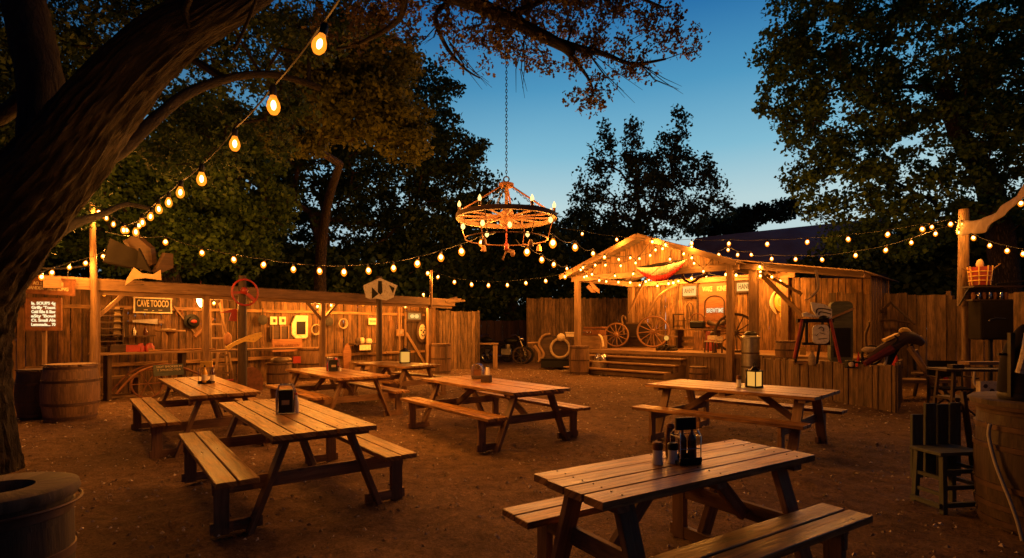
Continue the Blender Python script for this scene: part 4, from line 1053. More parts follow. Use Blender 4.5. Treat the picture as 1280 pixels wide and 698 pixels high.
# ladders
def ladder(name, label, L0, L1, R0, R1, n, t0, t1, mat='post'):
    """L0,R0 bottoms, L1,R1 tops (photo points)"""
    o = thing(name, label, 'ladder', at_shed(*L0, t0)); inv = -o.location
    a0, a1, b0, b1 = [at_shed(*q)+inv for q in ((*L0, t0), (*L1, t1), (*R0, t0), (*R1, t1))]
    for p, q in ((a0, a1), (b0, b1)): m = MB(); m.beam(p, q, .05, .06); m.build('rail', M[mat], o)
    for i in range(n):
        f = (i+.7)/n; m = MB(); m.beam(a0.lerp(a1, f), b0.lerp(b1, f), .03, .05); m.build('rung', M[mat], o)
ladder('ladder', 'upright wooden ladder just right of the second shed post', (264, 470), (262, 366), (284, 470), (276, 366), 6, 1.0, 1.3)
ladder('step_ladder', 'short step ladder standing on the ground below the paddle', (268, 474), (273, 441), (291, 474), (286, 441), 3, .5, .7)
o = shed_thing('paddle', 'long handled paddle with an ochre spoon blade hanging by the ladder', 'paddle', 280, 400, .8)
b = MB(); b.beam((-.12, 0, .45), (.05, 0, -.35), .03, .05); b.build('handle', M['post'], o)
b = MB(); b.sphere((.1, 0, -.52), .15, 16, 8, (.75, .2, 1.25)); b.build('blade', M['signwood'], o)
# counter clutter
for px, w, mt, lb in ((160, .42, 'red', 'low red box on the left part of the bar'), (176, .16, 'red', 'small red jar in the middle of the bar'), (187, .2, 'red', 'rounded red tin right of the red jar'), (146, .3, 'darkwood', 'dark box at the left end of the bar')):
    o = shed_thing('bar_item', lb, 'box' if w > .25 else 'jar', px, 440, .25)
    ll = SH.hit(px, 440, .25); o.location.z = 1.0445
    b = MB()
    if w > .25: b.box((0, 0, .09), (w, .2, .16))
    else: b.lathe([(w/2, 0), (w/2, .12), (w/3, .16), (w/3, .2)], 12)
    b.build('body', M[mt], o, bevel=.004)
    b = MB(); b.box((0, 0, .175) if w > .25 else (0, 0, .205), (w*.8, w*.5, .012)); b.build('lid', M['darkwood'], o)
o = shed_thing('serving_board', 'pale cutting board lying along the right part of the bar', 'board', 228, 440, .25); o.location.z = 1.046
b = MB(); b.box((0, 0, .02), (1.5, .22, .035)); b.box((-.7, 0, .06), (.1, .2, .05)); b.build('plank', M['table'], o, bevel=.003)
# crate and cart under the bar
o = thing('crate', 'open dark crate on the ground under the left end of the bar', 'crate', ground_at(SH, 141, .7), SH.a)
b = MB(); b.box((0, 0, .02), (.9, .5, .04)); b.box((0, 0, .46), (.95, .5, .04)); b.box((-.45, 0, .23), (.04, .5, .44)); b.box((.45, 0, .23), (.04, .5, .44)); b.build('boards', M['post'], o)
def cart():
    o = thing('hand_cart', 'old bent pipe hand cart with a lettered plate under the bar', 'cart', ground_at(SH, 200, -.1), SH.a)
    b = MB()
    b.tube(catmull([(-.85, 0, .15), (-.5, 0, .55), (-.1, 0, .72), (.3, 0, .72), (.8, 0, .5), (1.2, 0, .3)], 5), .025, 8)
    b.tube(catmull([(-.85, .4, .15), (-.5, .4, .55), (-.1, .4, .72), (.3, .4, .72), (.9, .4, .5)], 5), .025, 8); b.build('pipe_frame', M['rust'], o)
    b = MB(); b.torus((-.25, 0, .33), .32, .022, 24, 6, 'y'); b.build('rim', M['rust'], o)
    for k in range(3):
        a = k*1.05; m = MB(); m.tube([(-.25-math.cos(a)*.3, 0, .33-math.sin(a)*.3), (-.25+math.cos(a)*.3, 0, .33+math.sin(a)*.3)], .012, 5); m.build('spoke', M['rust'], o)
    b = MB(); b.box((.15, -.08, .62), (.62, .03, .26), Matrix.Rotation(R(-12), 3, 'X')); b.build('plate', M['greywood'], o)
    for i in range(3): text_mesh('lettering', 'HOT SMOKED MEATS'[i*2:i*2+12], .07, M['letter_cream'], o, (.15, -.12+.01*i, .70-.075*i), rot=(R(78), 0, 0))
    b = MB(); b.tube([(.6, -.1, .25), (1.6, -.1, .28)], .03, 6); b.build('red_bar', M['red'], o)
cart()
# wheel pole with fish
o = thing('wheel_post', 'dark post topped by a red iron ring before the shed', 'post', G(303, 492), SH.a)
yy = o.location.y; kk = yy/F
b = MB(); b.tube([(0, 0, 0), (0, 0, H+65*kk)], [.11, .09], 10, jit=.05); b.build('pole', M['darkwood'], o)
b = MB(); b.torus((0, -.14, H+44*kk), 16*kk, .024, 32, 8); b.build('ring', M['red'], o)
b = MB(); b.sphere((-.02, -.14, H+46*kk), .09, 12, 8); b.build('hub', M['red'], o)
b = MB(); b.beam((-.3, -.14, H+43*kk), (0, -.14, H+44*kk), .02, .06); b.beam((0, -.14, H+44*kk), (.25, -.14, H+34*kk), .02, .08); b.build('spoke', M['red'], o)
b = MB(); b.tv = .02; b.prism([(-.5, .12+H+12*kk), (-.1, H+24*kk), (-.06, H+22*kk), (-.08, H+8*kk), (-.26, H+9*kk), (-.2, H+19*kk)], .03, Matrix.Translation((0, .14, 0))); b.build('red_flag', M['red'], o)
o = thing('fish_arrow', 'yellow green fish shaped arrow fixed across the dark ring post', 'sign', P(308, 425, yy-.25), SH.a)
b = MB(); b.tv = .02; b.prism([(-.5, -.16), (-.2, .0), (.1, .12), (.36, .18), (.38, .08), (.2, -.06), (-.05, -.04), (-.3, -.14), (-.42, -.24)], .03); b.build('body', M['yellow'], o)
o = thing('round_slab', 'rounded brown board leaning at the foot of the ring post', 'board', G(309, 490), SH.a)
b = MB(); b.tv = .02; b.prism([(-.35, 0), (.38, 0), (.4, .3), (.32, .5), (.15, .62), (-.05, .6), (-.2, .45)], .06); b.build('slab', M['rust'], o)
# pictures on wall
for i, (px, py) in enumerate(((342, 401), (353, 401))):
    o = shed_thing('pinned_picture', ('left' if i == 0 else 'right')+' one of two small square pictures pinned above the dark rack', 'picture', px, py, WT-.06)
    b = MB(); b.box((0, 0, 0), (.22, .01, .24)); b.build('sheet', M['cream'], o)
    b = MB(); b.box((.02, -.008, .0), (.08, .004, .1)); b.build('print', M['darkwood'], o)
o = shed_thing('tool_rack', 'dark rack with dividers fixed on the wall below the two pictures', 'rack', 352, 416, WT-.08)
b = MB(); b.box((0, 0, 0), (.75, .05, .38)); b.build('panel', M['darkwood'], o)
for x in (-.3, -.05, .2): b = MB(); b.box((x, -.04, -.02), (.03, .03, .5)); b.build('divider', M['post'], o)
o = shed_thing('appliance_frame', 'white rounded frame with a dark window hung on the shed wall', 'frame', 374.5, 409, WT-.1)
b = MB(); b.tv = .02
def rframe(w, h, r): return [(-w/2+r, h/2), (w/2, h/2), (w/2, -h/2+r*.5), (w/2-r*.5, -h/2), (-w/2+r, -h/2), (-w/2, -h/2+r), (-w/2, h/2-r*2)]
b.prism(rframe(.55, .72, .13), .06); b.build('frame', M['cream'], o, bevel=.01)
b = MB(); b.box((.03, -.035, -.03), (.30, .012, .40)); b.build('window', M['black'], o)
o = shed_thing('plaque', 'plain wide wooden plaque above the tubs', 'sign', 359, 432, WT-.3)
b = MB(); b.box((0, 0, 0), (.95, .04, .38)); b.build('board', M['signwood'], o, bevel=.004)
text_mesh('lettering', 'BEER GARDEN', .1, M['rust'], o, (0, -.025, 0), squeeze=1.2)
q = ground_at(SH, 389, 1.0); barrel(q, 1.0, .36, 'stout tub barrel against the shed wall right of the small tub', cat='barrel', bulge=1.06, hoopn=3)
q = ground_at(SH, 349, .5); barrel(q, .62, .32, 'low tub with a rumpled sack on it under the plaque', bulge=1.04, hoopn=3)
b = MB(); b.tv = .03
for k in range(6): b.sphere((rnd.uniform(-.2, .2), rnd.uniform(-.15, .15), .05), .14, 10, 6, (1.3, 1, .55))
q = b.build('sack', M['sack'], None, loc=ground_at(SH, 350, .5)+Vector((0, 0, .64))); tag(q, 'rumpled cloth sack lying on the low tub', 'sack')
o = shed_thing('red_note', 'small red card leaning before the stout tub barrel', 'card', 371, 450, .75); b = MB(); b.box((0, 0, 0), (.24, .02, .2)); b.build('card', M['red'], o)
# cow skull sign on dark pole
q = ground_at(SH, 474, -.45); o = thing('skull_post', 'dark post carrying a wide white cow skull shaped panel', 'sign post', q, R(20)); kk = q.y/F
b = MB(); b.tube([(0, 0, 0), (0, 0, H+64*kk)], [.10, .09], 10, jit=.05); b.build('pole', M['darkwood'], o)
b = MB(); b.tv = .02; b.prism([(-.5, H+52*kk), (0, H+62*kk), (.55, H+53*kk), (.5, H+49*kk), (.42, H+38*kk), (.2, H+34*kk), (-.1, H+36*kk), (-.28, H+35*kk), (-.42, H+37*kk)], .05, Matrix.Translation((0, -.14, 0))); b.build('panel', M['white'], o, bevel=.01)
b = MB(); b.prism([(-.24, H+50*kk), (-.04, H+42*kk), (-.24, H+35.5*kk)], .02, Matrix.Translation((0, -.175, 0))); b.prism([(.28, H+53*kk), (.45, H+50*kk), (.4, H+43*kk)], .02, Matrix.Translation((0, -.175, 0))); b.prism([(-.05, H+58*kk), (.06, H+58*kk), (.08, H+44*kk), (.02, H+41*kk), (-.06, H+44*kk)], .02, Matrix.Translation((0, -.175, 0))); b.build('markings', M['black'], o)
# shelf with jars
o = shed_thing('wall_shelf', 'small dark wall shelf left of the skull post', 'shelf', 455, 430, WT-.25)
b = MB(); b.box((0, 0, 0), (1.0, .3, .04)); b.box((-.3, .1, -.15), (.05, .05, .3)); b.box((.3, .1, -.15), (.05, .05, .3)); b.build('plank', M['darkwood'], o)
b = MB(); b.box((-.05, -.14, -.12), (.45, .02, .18)); b.build('label_plate', M['cream'], o)
for i, dx in enumerate((-.25, -.08, .2)):
    c = MB(); c.lathe([(.07, 0), (.09, .05), (.08, .16), (.04, .2)] if i < 2 else [(.1, 0), (.12, .06), (.1, .14), (.02, .17)], 12)
    ll = SH.hit(455, 430, WT-.25); q = c.build('jar', M[('darkwood', 'cream', 'cream')[i]], None, loc=SH.w((ll.x+dx, WT-.25, ll.z+.0205))); tag(q, ('dark jar at the left end of the small wall shelf', 'pale jar in the middle of the small wall shelf', 'low round pale pot at the right end of the small wall shelf')[i], 'jar')
o = thing('rounded_board', 'pale upright board with a rounded top leaning at the wall past the red caddy', 'board', ground_at(SH, 434, 1.3), SH.a)
b = MB(); b.tv = .02; b.prism([(-.14, .1), (.12, .1), (.14, .8), (.08, 1.0), (0, 1.08), (-.08, 1.0), (-.16, .8)], .05); b.build('panel', M['signwood'], o)
# electrical conduit and box
o = shed_thing('conduit_box', 'pale junction box on a vertical pipe left of the shed door', 'junction box', 500, 416, WT-.12)
b = MB(); b.box((0, 0, 0), (.3, .1, .26)); b.build('box', M['post'], o, bevel=.01)
b = MB(); b.box((0, -.055, .02), (.14, .02, .13)); b.build('cover', M['steel'], o)
b = MB(); b.tube([(-.04, 0, 0), (-.04, 0, 1.15)], .03, 8); b.tube([(.05, 0, 0), (.05, 0, 1.15)], .02, 8); b.tube([(-.1, -.1, -.1), (-.1, -.1, -.7), (-.7, -.1, -.72)], .035, 8); b.build('pipe', M['post'], o)
# door
o = shed_thing('shed_door', 'dark boarded door with a diagonal brace at the right end of the shed', 'door', 521, 455, WT-.06); o.location.z = 0
s0 = SH.hit(505, 455, WT-.06); s1 = SH.hit(538, 455, WT-.06); dw = s1.x-s0.x
b = MB(); b.tv = .15; boards(b, (-dw/2, 0, 0), (dw/2, 0, 0), .02, lambda t: 2.2, .16, .2, ragged=0, jog=.003); b.build('panel', M['darkwood'], o)
b = MB(); b.beam((-dw/2+.1, -.05, 1.4), (dw/2-.25, -.05, .15), .035, .11); b.build('brace', M['post'], o)
b = MB(); b.beam((-dw/2+.05, -.05, .0), (-dw/2+.05, -.05, 2.2), .035, .1); b.build('stile', M['post'], o)
o = shed_thing('door_window_sign', 'small glowing rounded sign at the top of the shed door', 'sign', 517, 395.5, WT-.13)
b = MB(); b.prism(rframe(.85, .42, .12), .04); b.build('frame', M['darkwood'], o)
b = MB(); b.box((.02, -.025, 0), (.62, .012, .24)); b.build('panel', M['lit_window'], o)
b = MB(); b.sphere((-.1, -.04, 0), .09, 10, 6, (1.2, .2, .8)); b.sphere((.12, -.04, 0), .1, 10, 6, (1.1, .2, .8)); b.build('emblem', M['lit_panel'], o)
o = shed_thing('carved_face', 'oval carved smiling face mask on the shed door', 'mask', 527, 415, WT-.14)
b = MB(); b.lathe([(.27, 0), (.29, .03), (.24, .05)], 28, rot=Matrix.Diagonal((.95, 1, 1.45)).to_3x3() @ Matrix.Rotation(R(90), 3, 'X')); b.build('rim', M['darkwood'], o)
b = MB(); b.sphere((0, -.02, 0), .22, 20, 10, (.95, .3, 1.5)); b.build('face', M['cream'], o)
b = MB()
for x in (-.085, .085): b.sphere((x, -.075, .06), .045, 8, 6, (1.2, .6, .7))
b.tube(catmull([(-.1, -.08, -.09), (-.04, -.095, -.15), (.04, -.095, -.15), (.1, -.08, -.09)], 4), .014, 6)
for x in (-1, 1): b.tube([(x*.14, -.06, .14), (x*.05, -.08, .16)], .012, 5)
b.sphere((0, -.1, -.01), .03, 8, 6, (1, 1, 1.6)); b.build('features', M['black'], o)
# fence right of the shed
p0 = SH.w((10.9, WT, 0)); e = P(597, 400, 20.9)
fence('board_fence', 'tall board fence continuing right from the shed to a corner post', (p0.x, p0.y), (e.x, e.y), 2.3, 2.22, 71, mat='fence')
a = P(600, 400, 27); c = P(668, 400, 29.5); fence('low_fence', 'low dark fence far behind the motorcycles', (a.x-.6, a.y), (c.x+.6, c.y), 1.98, 1.98, 72, mat='darkwood')
a = P(660, 400, 25.0); c = P(787, 400, 25.6); fence('board_fence', 'tall board fence behind the carriage and the left stage post', (a.x, a.y), (c.x, c.y), 2.95, 3.0, 73, ragged=.04)
# barrel and rail table
q = G(551, 467); barrel(q, 1.05, .34, 'tall barrel beside the rail table at the end of the shed', bulge=1.02, hoopn=3)
o = thing('rail_table', 'narrow plank table with one thick leg right of the tall barrel', 'table', G(621, 461), R(2))
kq = o.location.y/F
b = MB(); b.box((-29*kq, 0, .98), (62*kq, .4, .06)); b.build('plank', M['post'], o, bevel=.004)
b = MB(); b.box((-2*kq, 0, .48), (.18, .3, .98)); b.build('leg', M['post'], o, bevel=.004)
b = MB(); b.box((-58*kq, 0, .48), (.1, .3, .98)); b.build('leg', M['darkwood'], o)
b = MB(); b.beam((-45*kq, .1, .9), (-18*kq, .1, .1), .05, .07); b.beam((-15*kq, .1, .9), (-50*kq, .1, .2), .05, .07); b.build('cross_brace', M['darkwood'], o)
# junk on the roof: dark panels and cloth
o = thing('scrap_metal_cluster', 'cluster of dark folded metal panels propped above the shed roof', 'scrap metal', at_shed(175, 350, -.1), SH.a-.5)
kk = o.location.y/F; oz = o.location.z
def Q(px, py, t=0): return ((px-175)*kk*1.0, t, H+(YH-py)*kk-oz)
def poly3(b, pts, th=.03, yaw=0.0, tilt=0.0):
    cx = sum(p[0] for p in pts)/len(pts); cz = sum(p[2] for p in pts)/len(pts)
    b.prism([(x-cx, z-cz) for x, t, z in pts], th, Matrix.Translation((cx, pts[0][1], cz)) @ Matrix.Rotation(yaw, 4, 'Z') @ Matrix.Rotation(tilt, 4, 'X'))
b = MB(); poly3(b, [Q(146, 301, -.1), Q(176, 315, -.1), Q(171, 338, -.1), Q(138, 331, -.1)], .10, .45, -.25); b.build('left_panel', M['tarp'], o)
b = MB(); poly3(b, [Q(157, 300, .05), Q(175, 293, .05), Q(192, 310, .05), Q(190, 330, .05), Q(172, 338, .05)], .14, -.5, .3); b.build('middle_panel', M['darkwood'], o)
b = MB(); poly3(b, [Q(178, 312, -.2), Q(189, 341, -.2), Q(173, 336, -.2)], .06, -.3, .2); b.build('triangle_panel', M['tarp'], o)  # dark triangular panel between the middle and right ones
b = MB(); poly3(b, [Q(200, 315, 0), Q(209, 315, 0), Q(210, 333, 0), Q(195, 341, 0), Q(189, 340, 0)], .16, .6, .1); b.build('right_panel', M['darkwood'], o)
b = MB(); poly3(b, [Q(172, 336, -.3), Q(180, 343, -.3), Q(192, 344, -.3), Q(200, 338, -.3), Q(201, 351, -.3), Q(184, 349, -.3), Q(172, 351, -.3), Q(163, 359, -.3), Q(165, 350, -.3)], .02); b.build('cloth', M['cloth'], o)

# more things hung and stood in the shed
def hung(name, label, cat, px, py, fn, group=None):
    o = shed_thing(name, label, cat, px, py, WT-.1, group); fn(o); return o
def saw(o):
    b = MB(); b.tv = .02; b.prism([(-.3, .03), (.25, .07), (.25, -.07), (-.3, -.02)], .008); b.build('blade', M['steel'], o); b = MB(); b.box((.33, 0, 0), (.14, .03, .12)); b.build('handle', M['post'], o, bevel=.01)
hung('hand_saw', 'old hand saw hung on the boards under the framed dark sign', 'saw', 183, 402, saw)
def horseshoe(o):
    b = MB(); b.tube(catmull([(-.05, 0, -.08), (-.08, 0, 0), (-.05, 0, .08), (.05, 0, .08), (.08, 0, 0), (.05, 0, -.08)], 4), .014, 6); b.build('shoe', M['rust'], o)
hung('horseshoe', 'rusty horseshoe nailed right of the framed dark sign', 'horseshoe', 224, 392, horseshoe)
hung('horseshoe', 'small rusty horseshoe nailed left of the shed door pipe', 'horseshoe', 489, 404, horseshoe)
def coil(o):
    b = MB()
    for k in range(4): b.torus((rnd.uniform(-.01, .01), -.02*k, rnd.uniform(-.01, .01)), .14+.008*k, .012, 20, 6)
    b.build('rope', M['sack'], o)
hung('rope_coil', 'coil of pale rope hung between the white frame and the middle post', 'rope', 394, 412, coil)
hung('rope_coil', 'coil of rope hung on the boards left of the small wall shelf', 'rope', 428, 405, coil)
def pan(o):
    b = MB(); b.lathe([(.13, 0), (.15, .03), (.001, .035)], 20, rot=Matrix.Rotation(R(90), 3, 'X')); b.build('pan', M['iron'], o); b = MB(); b.box((0, -.02, .24), (.025, .015, .22)); b.build('handle', M['iron'], o)
hung('frying_pan', 'black frying pan hung below the rope coil near the middle post', 'pan', 411, 402, pan)
hung('frying_pan', 'black frying pan hung right of the red flag of the ring post', 'pan', 328, 400, pan)
def tin(o):
    b = MB(); b.tv = .02; b.box((0, 0, 0), (.36, .015, .24)); b.build('plate', M['cream'], o); text_mesh('lettering', 'EGGS', .1, M['letter_dark'], o, (0, -.012, 0))
hung('tin_sign', 'small pale tin sign on the boards left of the skull post', 'sign', 466, 402, tin)
def shelf(o):
    b = MB(); b.box((0, -.08, 0), (.9, .18, .025)); b.build('plank', M['darkwood'], o)
hung('narrow_shelf', 'narrow dark shelf low on the wall between bar and tall pedestal table', 'shelf', 166, 420, shelf)
for i, px in enumerate((159, 164, 170)):
    c = MB(); c.lathe([(.045, 0), (.05, .1), (.03, .15), (.02, .2)], 10); lp = SH.hit(166, 420, WT-.1)
    q = c.build('bottle', M[('brownglass', 'steel', 'brownglass')[i]], None, loc=SH.w((lp.x-.25+.25*i, WT-.18, lp.z+.013))); tag(q, ('left brown bottle on the narrow dark wall shelf', 'grey bottle in the middle of the narrow dark wall shelf', 'right brown bottle on the narrow dark wall shelf')[i], 'bottle')
o = thing('wood_bucket', 'small wooden bucket on the ground under the right part of the bar', 'bucket', ground_at(SH, 246, .5), SH.a); b = MB(); b.lathe([(.14, 0), (.18, .3)], 18, seg_tone=2); b.build('staves', M['barrel'], o); b = MB(); b.torus((0, 0, .24), .178, .008, 20, 5, 'z'); b.build('hoop', M['hoop'], o)
b = MB(); b.tube(catmull([(-.17, 0, .28), (-.12, 0, .42), (0, 0, .47), (.12, 0, .42), (.17, 0, .28)], 4), .008, 5); b.build('handle', M['iron'], o)
o = thing('shed_crate', 'slatted crate against the wall between the middle post and skull post', 'crate', ground_at(SH, 448, 1.2), SH.a)
for z in (.08, .24, .40): b = MB(); b.box((0, -.2, z), (.6, .02, .11)); b.build('slat', M['post'], o)
for x in (-.29, .29): b = MB(); b.box((x, 0, .24), (.03, .38, .46)); b.build('side', M['post'], o)
b = MB(); b.box((0, 0, .47), (.58, .36, .02)); b.build('lid', M['fence'], o)
# ------------------------------------------------------------------ stage pavilion
ST = Frame(2.45, 20.3, math.atan2(-.699, .715))
DZ = .80; BW = 4.0
def at_st(px, py, t): return ST.w(ST.hit(px, py, t))
def st_thing(name, label, cat, px, py, t, group=None, da=0.0, floor=False):
    p = at_st(px, py, t)
    if floor: p.z = DZ+.003
    return thing(name, label, cat, p, ST.a+da, group)
def stage():
    o = thing('stage_pavilion', 'raised plank stage under a gabled board roof glowing with bulbs', 'stage', ST.o, ST.a)
    # deck
    b = MB(seed=81); b.tv = .2; y = .15
    while y < BW: b.box((4.55, y+.07, DZ-.02), (8.7, .132, .04)); y += .14
    b.build('deck', M['deck'], o)
    b = MB(seed=82); b.tv = .2; boards(b, (.2, .17, 0), (8.9, .17, 0), -.02, lambda t: DZ-.045, .1, .15, ragged=0, jog=.003); b.build('skirt', M['post'], o)
    b = MB(); b.box((4.55, .12, DZ-.05), (8.72, .045, .12)); b.build('deck_edge', M['post'], o, bevel=.004)
    b = MB(seed=83); boards(b, (.2, .18, 0), (.2, BW, 0), -.02, lambda t: DZ-.045, .1, .15, ragged=0, jog=.003); b.build('side_skirt', M['post'], o)
    # back wall and wing
    b = MB(seed=84); b.tv = .38; boards(b, (-.3, BW, 0), (6.0, BW, 0), 0, lambda t: 3.55, .15, .24, r=random.Random(85), ragged=0); b.build('back_wall', M['wall'], o)
    b = MB(seed=86); b.tv = .38; boards(b, (6.0, BW, 0), (9.0, BW, 0), 0, lambda t: 3.35-.25*t, .13, .2, r=random.Random(87), ragged=0); b.build('wing_wall', M['wall'], o)
    b = MB(seed=88); boards(b, (9.0, BW, 0), (9.0, 1.6, 0), 0, lambda t: 3.1, .13, .2, r=random.Random(89), ragged=0); b.build('end_wall', M['fence'], o)
    # posts
    for px, t, top in ((722, 0, 3.45), (913, 0, 3.5), (942, .35, 3.35)):
        l = ST.hit(px, 420, t); q = MB(); q.box((l.x, t, top/2), (.19 if px < 940 else .24, .19, top)); q.build('post', M['post'], o, bevel=.012)
    for s in (-.1, 6.05): q = MB(); q.box((s, BW-.15, 1.8), (.24, .2, 3.5)); q.build('post', M['post'], o, bevel=.012)
    LP = ST.hit(722, 420, 0).x; RP = ST.hit(913, 420, 0).x; MID = (LP+RP)/2
    # front beam and gable
    q = MB(); q.box((MID, 0, 3.42), (RP-LP+.5, .14, .2)); q.build('front_beam', M['post'], o, bevel=.01)
    q = MB(); q.box((MID+.2, BW-.2, 3.42), (RP-LP+.9, .12, .18)); q.build('rear_beam', M['post'], o)
    for s in (LP, RP): q = MB(); q.box((s, BW/2, 3.42), (.14, BW, .2)); q.build('side_beam', M['post'], o)
    gz = 4.62; ez = 3.5
    b = MB(seed=90); b.tv = .22; x = LP-.1
    while x < RP+.1:
        h = gz-(gz-ez)*abs(x+.1-MID)/((RP-LP)/2+.3); hh = max(.05, h-.04-3.53)
        b.box((x+.1, .02, 3.53+hh/2), (.185, .024, hh)); x += .195
    b.build('gable_boards', M['wall'], o)
    ov = .55
    for s in (-1, 1):
        ex = (RP-LP)/2+.4; zl = gz-(gz-ez)*(ex)/((RP-LP)/2+.3)
        q = MB(seed=91+s); q.tv = .2; yy = -ov
        n = 14
        for k in range(n):
            f0 = k/n; xa = MID+s*ex*(f0+.5/n); za = gz+.04+(zl-gz)*(f0+.5/n)
            rot = Matrix.Rotation(s*math.atan2(gz-zl, ex), 3, 'Y')
            q.box((xa, (BW+.2-ov)/2, za), (ex/n*1.08, BW+.2+ov, .024), rot)
        q.build('roof_slope', M['fence'], o)
        q = MB(); q.beam((MID, -ov-.02, gz+.01), (MID+s*ex, -ov-.02, zl+.0), .04, .17); q.build('barge_board', M['post'], o, bevel=.005)
        for yy in (.9, 1.9, 2.9):
            q = MB(); q.beam((MID, yy, gz-.06), (MID+s*ex*.98, yy, zl-.03), .06, .12); q.build('rafter', M['post'], o)
    for x in (MID-.02, MID+.9, MID+1.25): q = MB(); q.box((x, -.03, 3.95 if x < MID+.5 else 3.85), (.08, .05, .85 if x < MID+.5 else .6)); q.build('gable_stud', M['post'], o)
    # right lean-to roof
    q = MB(seed=95); q.tv = .2
    for k in range(11):
        x = RP+.1+k*.32; z = 3.62-.055*k; q.box((x, 2.2, z), (.335, 4.6, .03), Matrix.Rotation(math.atan2(.055, .32), 3, 'Y'))
    q.build('lean_to_roof', M['fence'], o)
    q = MB(); q.beam((RP-.1, .2, 3.5), (RP+3.4, .2, 2.98), .1, .16); q.build('lean_to_beam', M['post'], o)
    # curved braces
    def br(a, b_, c, t, w, nm='timber_brace'):
        pts = [ST.hit(*p, t) for p in (a, b_, c)]; ps = catmull([tuple(p) for p in pts], 6)
        for k in range(len(ps)-1):
            pass
        m = MB(); m.tube(ps, w, 8); m.build(nm, M['post'], o)
    br((786, 393), (806, 352), (830, 336), 3.2, .06)
    br((806, 400), (822, 372), (846, 356), 3.6, .06)
    q = MB(); q.beam(ST.hit(950, 342, 1.6), ST.hit(1004, 396, 1.6), .09, .12); q.build('timber_brace', M['post'], o)
    q = MB(); q.beam(ST.hit(958, 344, 2.4), ST.hit(1002, 368, 2.4), .07, .09); q.build('timber_brace', M['post'], o)
    # steps
    for i, (z, dy, x0, x1) in enumerate(((.60, -.25, .55, 4.3), (.41, -.62, .35, 4.25), (.2, -1.0, .15, 4.15))):
        q = MB(); q.box(((x0+x1)/2, dy+.15, z), (x1-x0, .36, .045)); q.build('step_tread', M['deck'], o, bevel=.005)
        q = MB(); q.box(((x0+x1)/2, dy+.3, z-.11), (x1-x0-.05, .03, .18)); q.build('step_riser', M['post'], o)
    q = MB(); q.prism([(-1.1, 0), (.3, 0), (.3, .55), (-.1, .55), (-.1, .38), (-.5, .38), (-.5, .17), (-1.1, .17)], .05, Matrix.Translation((4.15, 0, 0)) @ Matrix.Rotation(R(90), 4, 'Z')); q.build('step_stringer', M['post'], o)
    return LP, RP, MID
LP, RP, MID = stage()
kst = 19/F
# bunting
o = thing('bunting', 'half round bunting swag striped cream and red hung under the stage gable', 'bunting', ST.w((ST.hit(826, 335, -.25).x, -.25, 0)), ST.a)
l0 = ST.hit(796, 332, -.25); l1 = ST.hit(858, 328, -.25); c0 = ST.hit(826, 335, -.25); W2 = (l1.x-l0.x)/2
def swag(z0, z1, d0, d1, n=20):
    up = []; lo = []
    for i in range(n+1):
        t = -1+2*i/n; x = t*W2*1.02; s = 1-t*t; rise = .06*t
        up.append((x, l0.z-d0*s+rise)); lo.append((x*.98, l0.z-d1*s-.03+rise))
    return up+lo[::-1]
for (d0, d1, m, nm, dy) in ((.10, .36, 'cream', 'cream_band', 0), (.36, .56, 'redcloth', 'red_band', .004), (-.02, .10, 'tarp', 'dark_band', .008)):  # cream middle, red bottom and a dark band along the top
    b = MB(); b.tv = .01
    poly = swag(0, 0, d0, d1); n = 21; r_ = []
    for i in range(n-1):
        x0, z0 = poly[i]; x1, z1 = poly[i+1]; x2, z2 = poly[2*n-2-i]; x3, z3 = poly[2*n-1-i]
        y = lambda x, z: .025*math.sin(x*11)+dy - .1*(l0.z-z)
        b._add([(x0, y(x0, z0), z0), (x1, y(x1, z1), z1), (x2, y(x2, z2), z2), (x3, y(x3, z3), z3)], [(0, 3, 2, 1)], [[(0, 0)]*4], 1.0, True)
    q = b.build(nm, M[m], o); md = q.modifiers.new('thick', 'SOLIDIFY'); md.thickness = .006
# wagon wheels
def wagon_wheel(loc, rad, ang, label, n=12, mat='wheelwood', tilt=0.0, w=.05, group='spoked wagon wheels'):
    o = thing('wagon_wheel', label, 'wagon wheel', loc, 0, group, rot=(tilt, 0, ang))
    b = MB(); m = 40
    for rr, wd in ((rad-.035, .035),):
        b.torus((0, 0, rad), rad-.035, .036, m, 8, 'y')
    b.build('rim', M[mat], o)
    b = MB(); b.torus((0, 0, rad), rad, .014, m, 6, 'y'); b.build('tyre', M['hoop'], o)
    for k in range(n):
        a = 2*math.pi*k/n+.1; q = MB(); q.tube([(math.cos(a)*.06, 0, rad+math.sin(a)*.06), (math.cos(a)*rad*.6, 0, rad+math.sin(a)*rad*.6), (math.cos(a)*(rad-.05), 0, rad+math.sin(a)*(rad-.05))], [.024, .017, .02], 6); q.build('spoke', M[mat], o)
    b = MB(); b.lathe([(.05, -.12), (.085, -.08), (.09, .08), (.05, .12)], 14, c=(0, 0, rad), rot=Matrix.Rotation(R(90), 3, 'X')); b.build('hub', M[mat], o)
    return o
def wheel_at(px, pyb, pyt, D, label, ang, tilt=R(-10), **k):
    p = P(px, pyb, D); p.z = max(p.z, 0) ; rad = (pyb-pyt)/F*D/2
    return wagon_wheel(p, rad, ang, label, tilt=tilt, **k)
lw = at_st(770, 434, 2.2); wheel_at(770, 434.2, 403, lw.y, 'smaller spoked wheel on the left part of the stage floor', ST.a+R(25))
lw = at_st(816, 434.5, 2.1); wheel_at(816, 434.8, 394, lw.y, 'larger spoked wheel on the stage in front of the pale lantern', ST.a+R(25))
lw = at_st(918, 441, 1.4); wheel_at(919, 441, 391, lw.y, 'large dark wheel standing behind the front stage posts', ST.a+R(20), mat='darkwood')
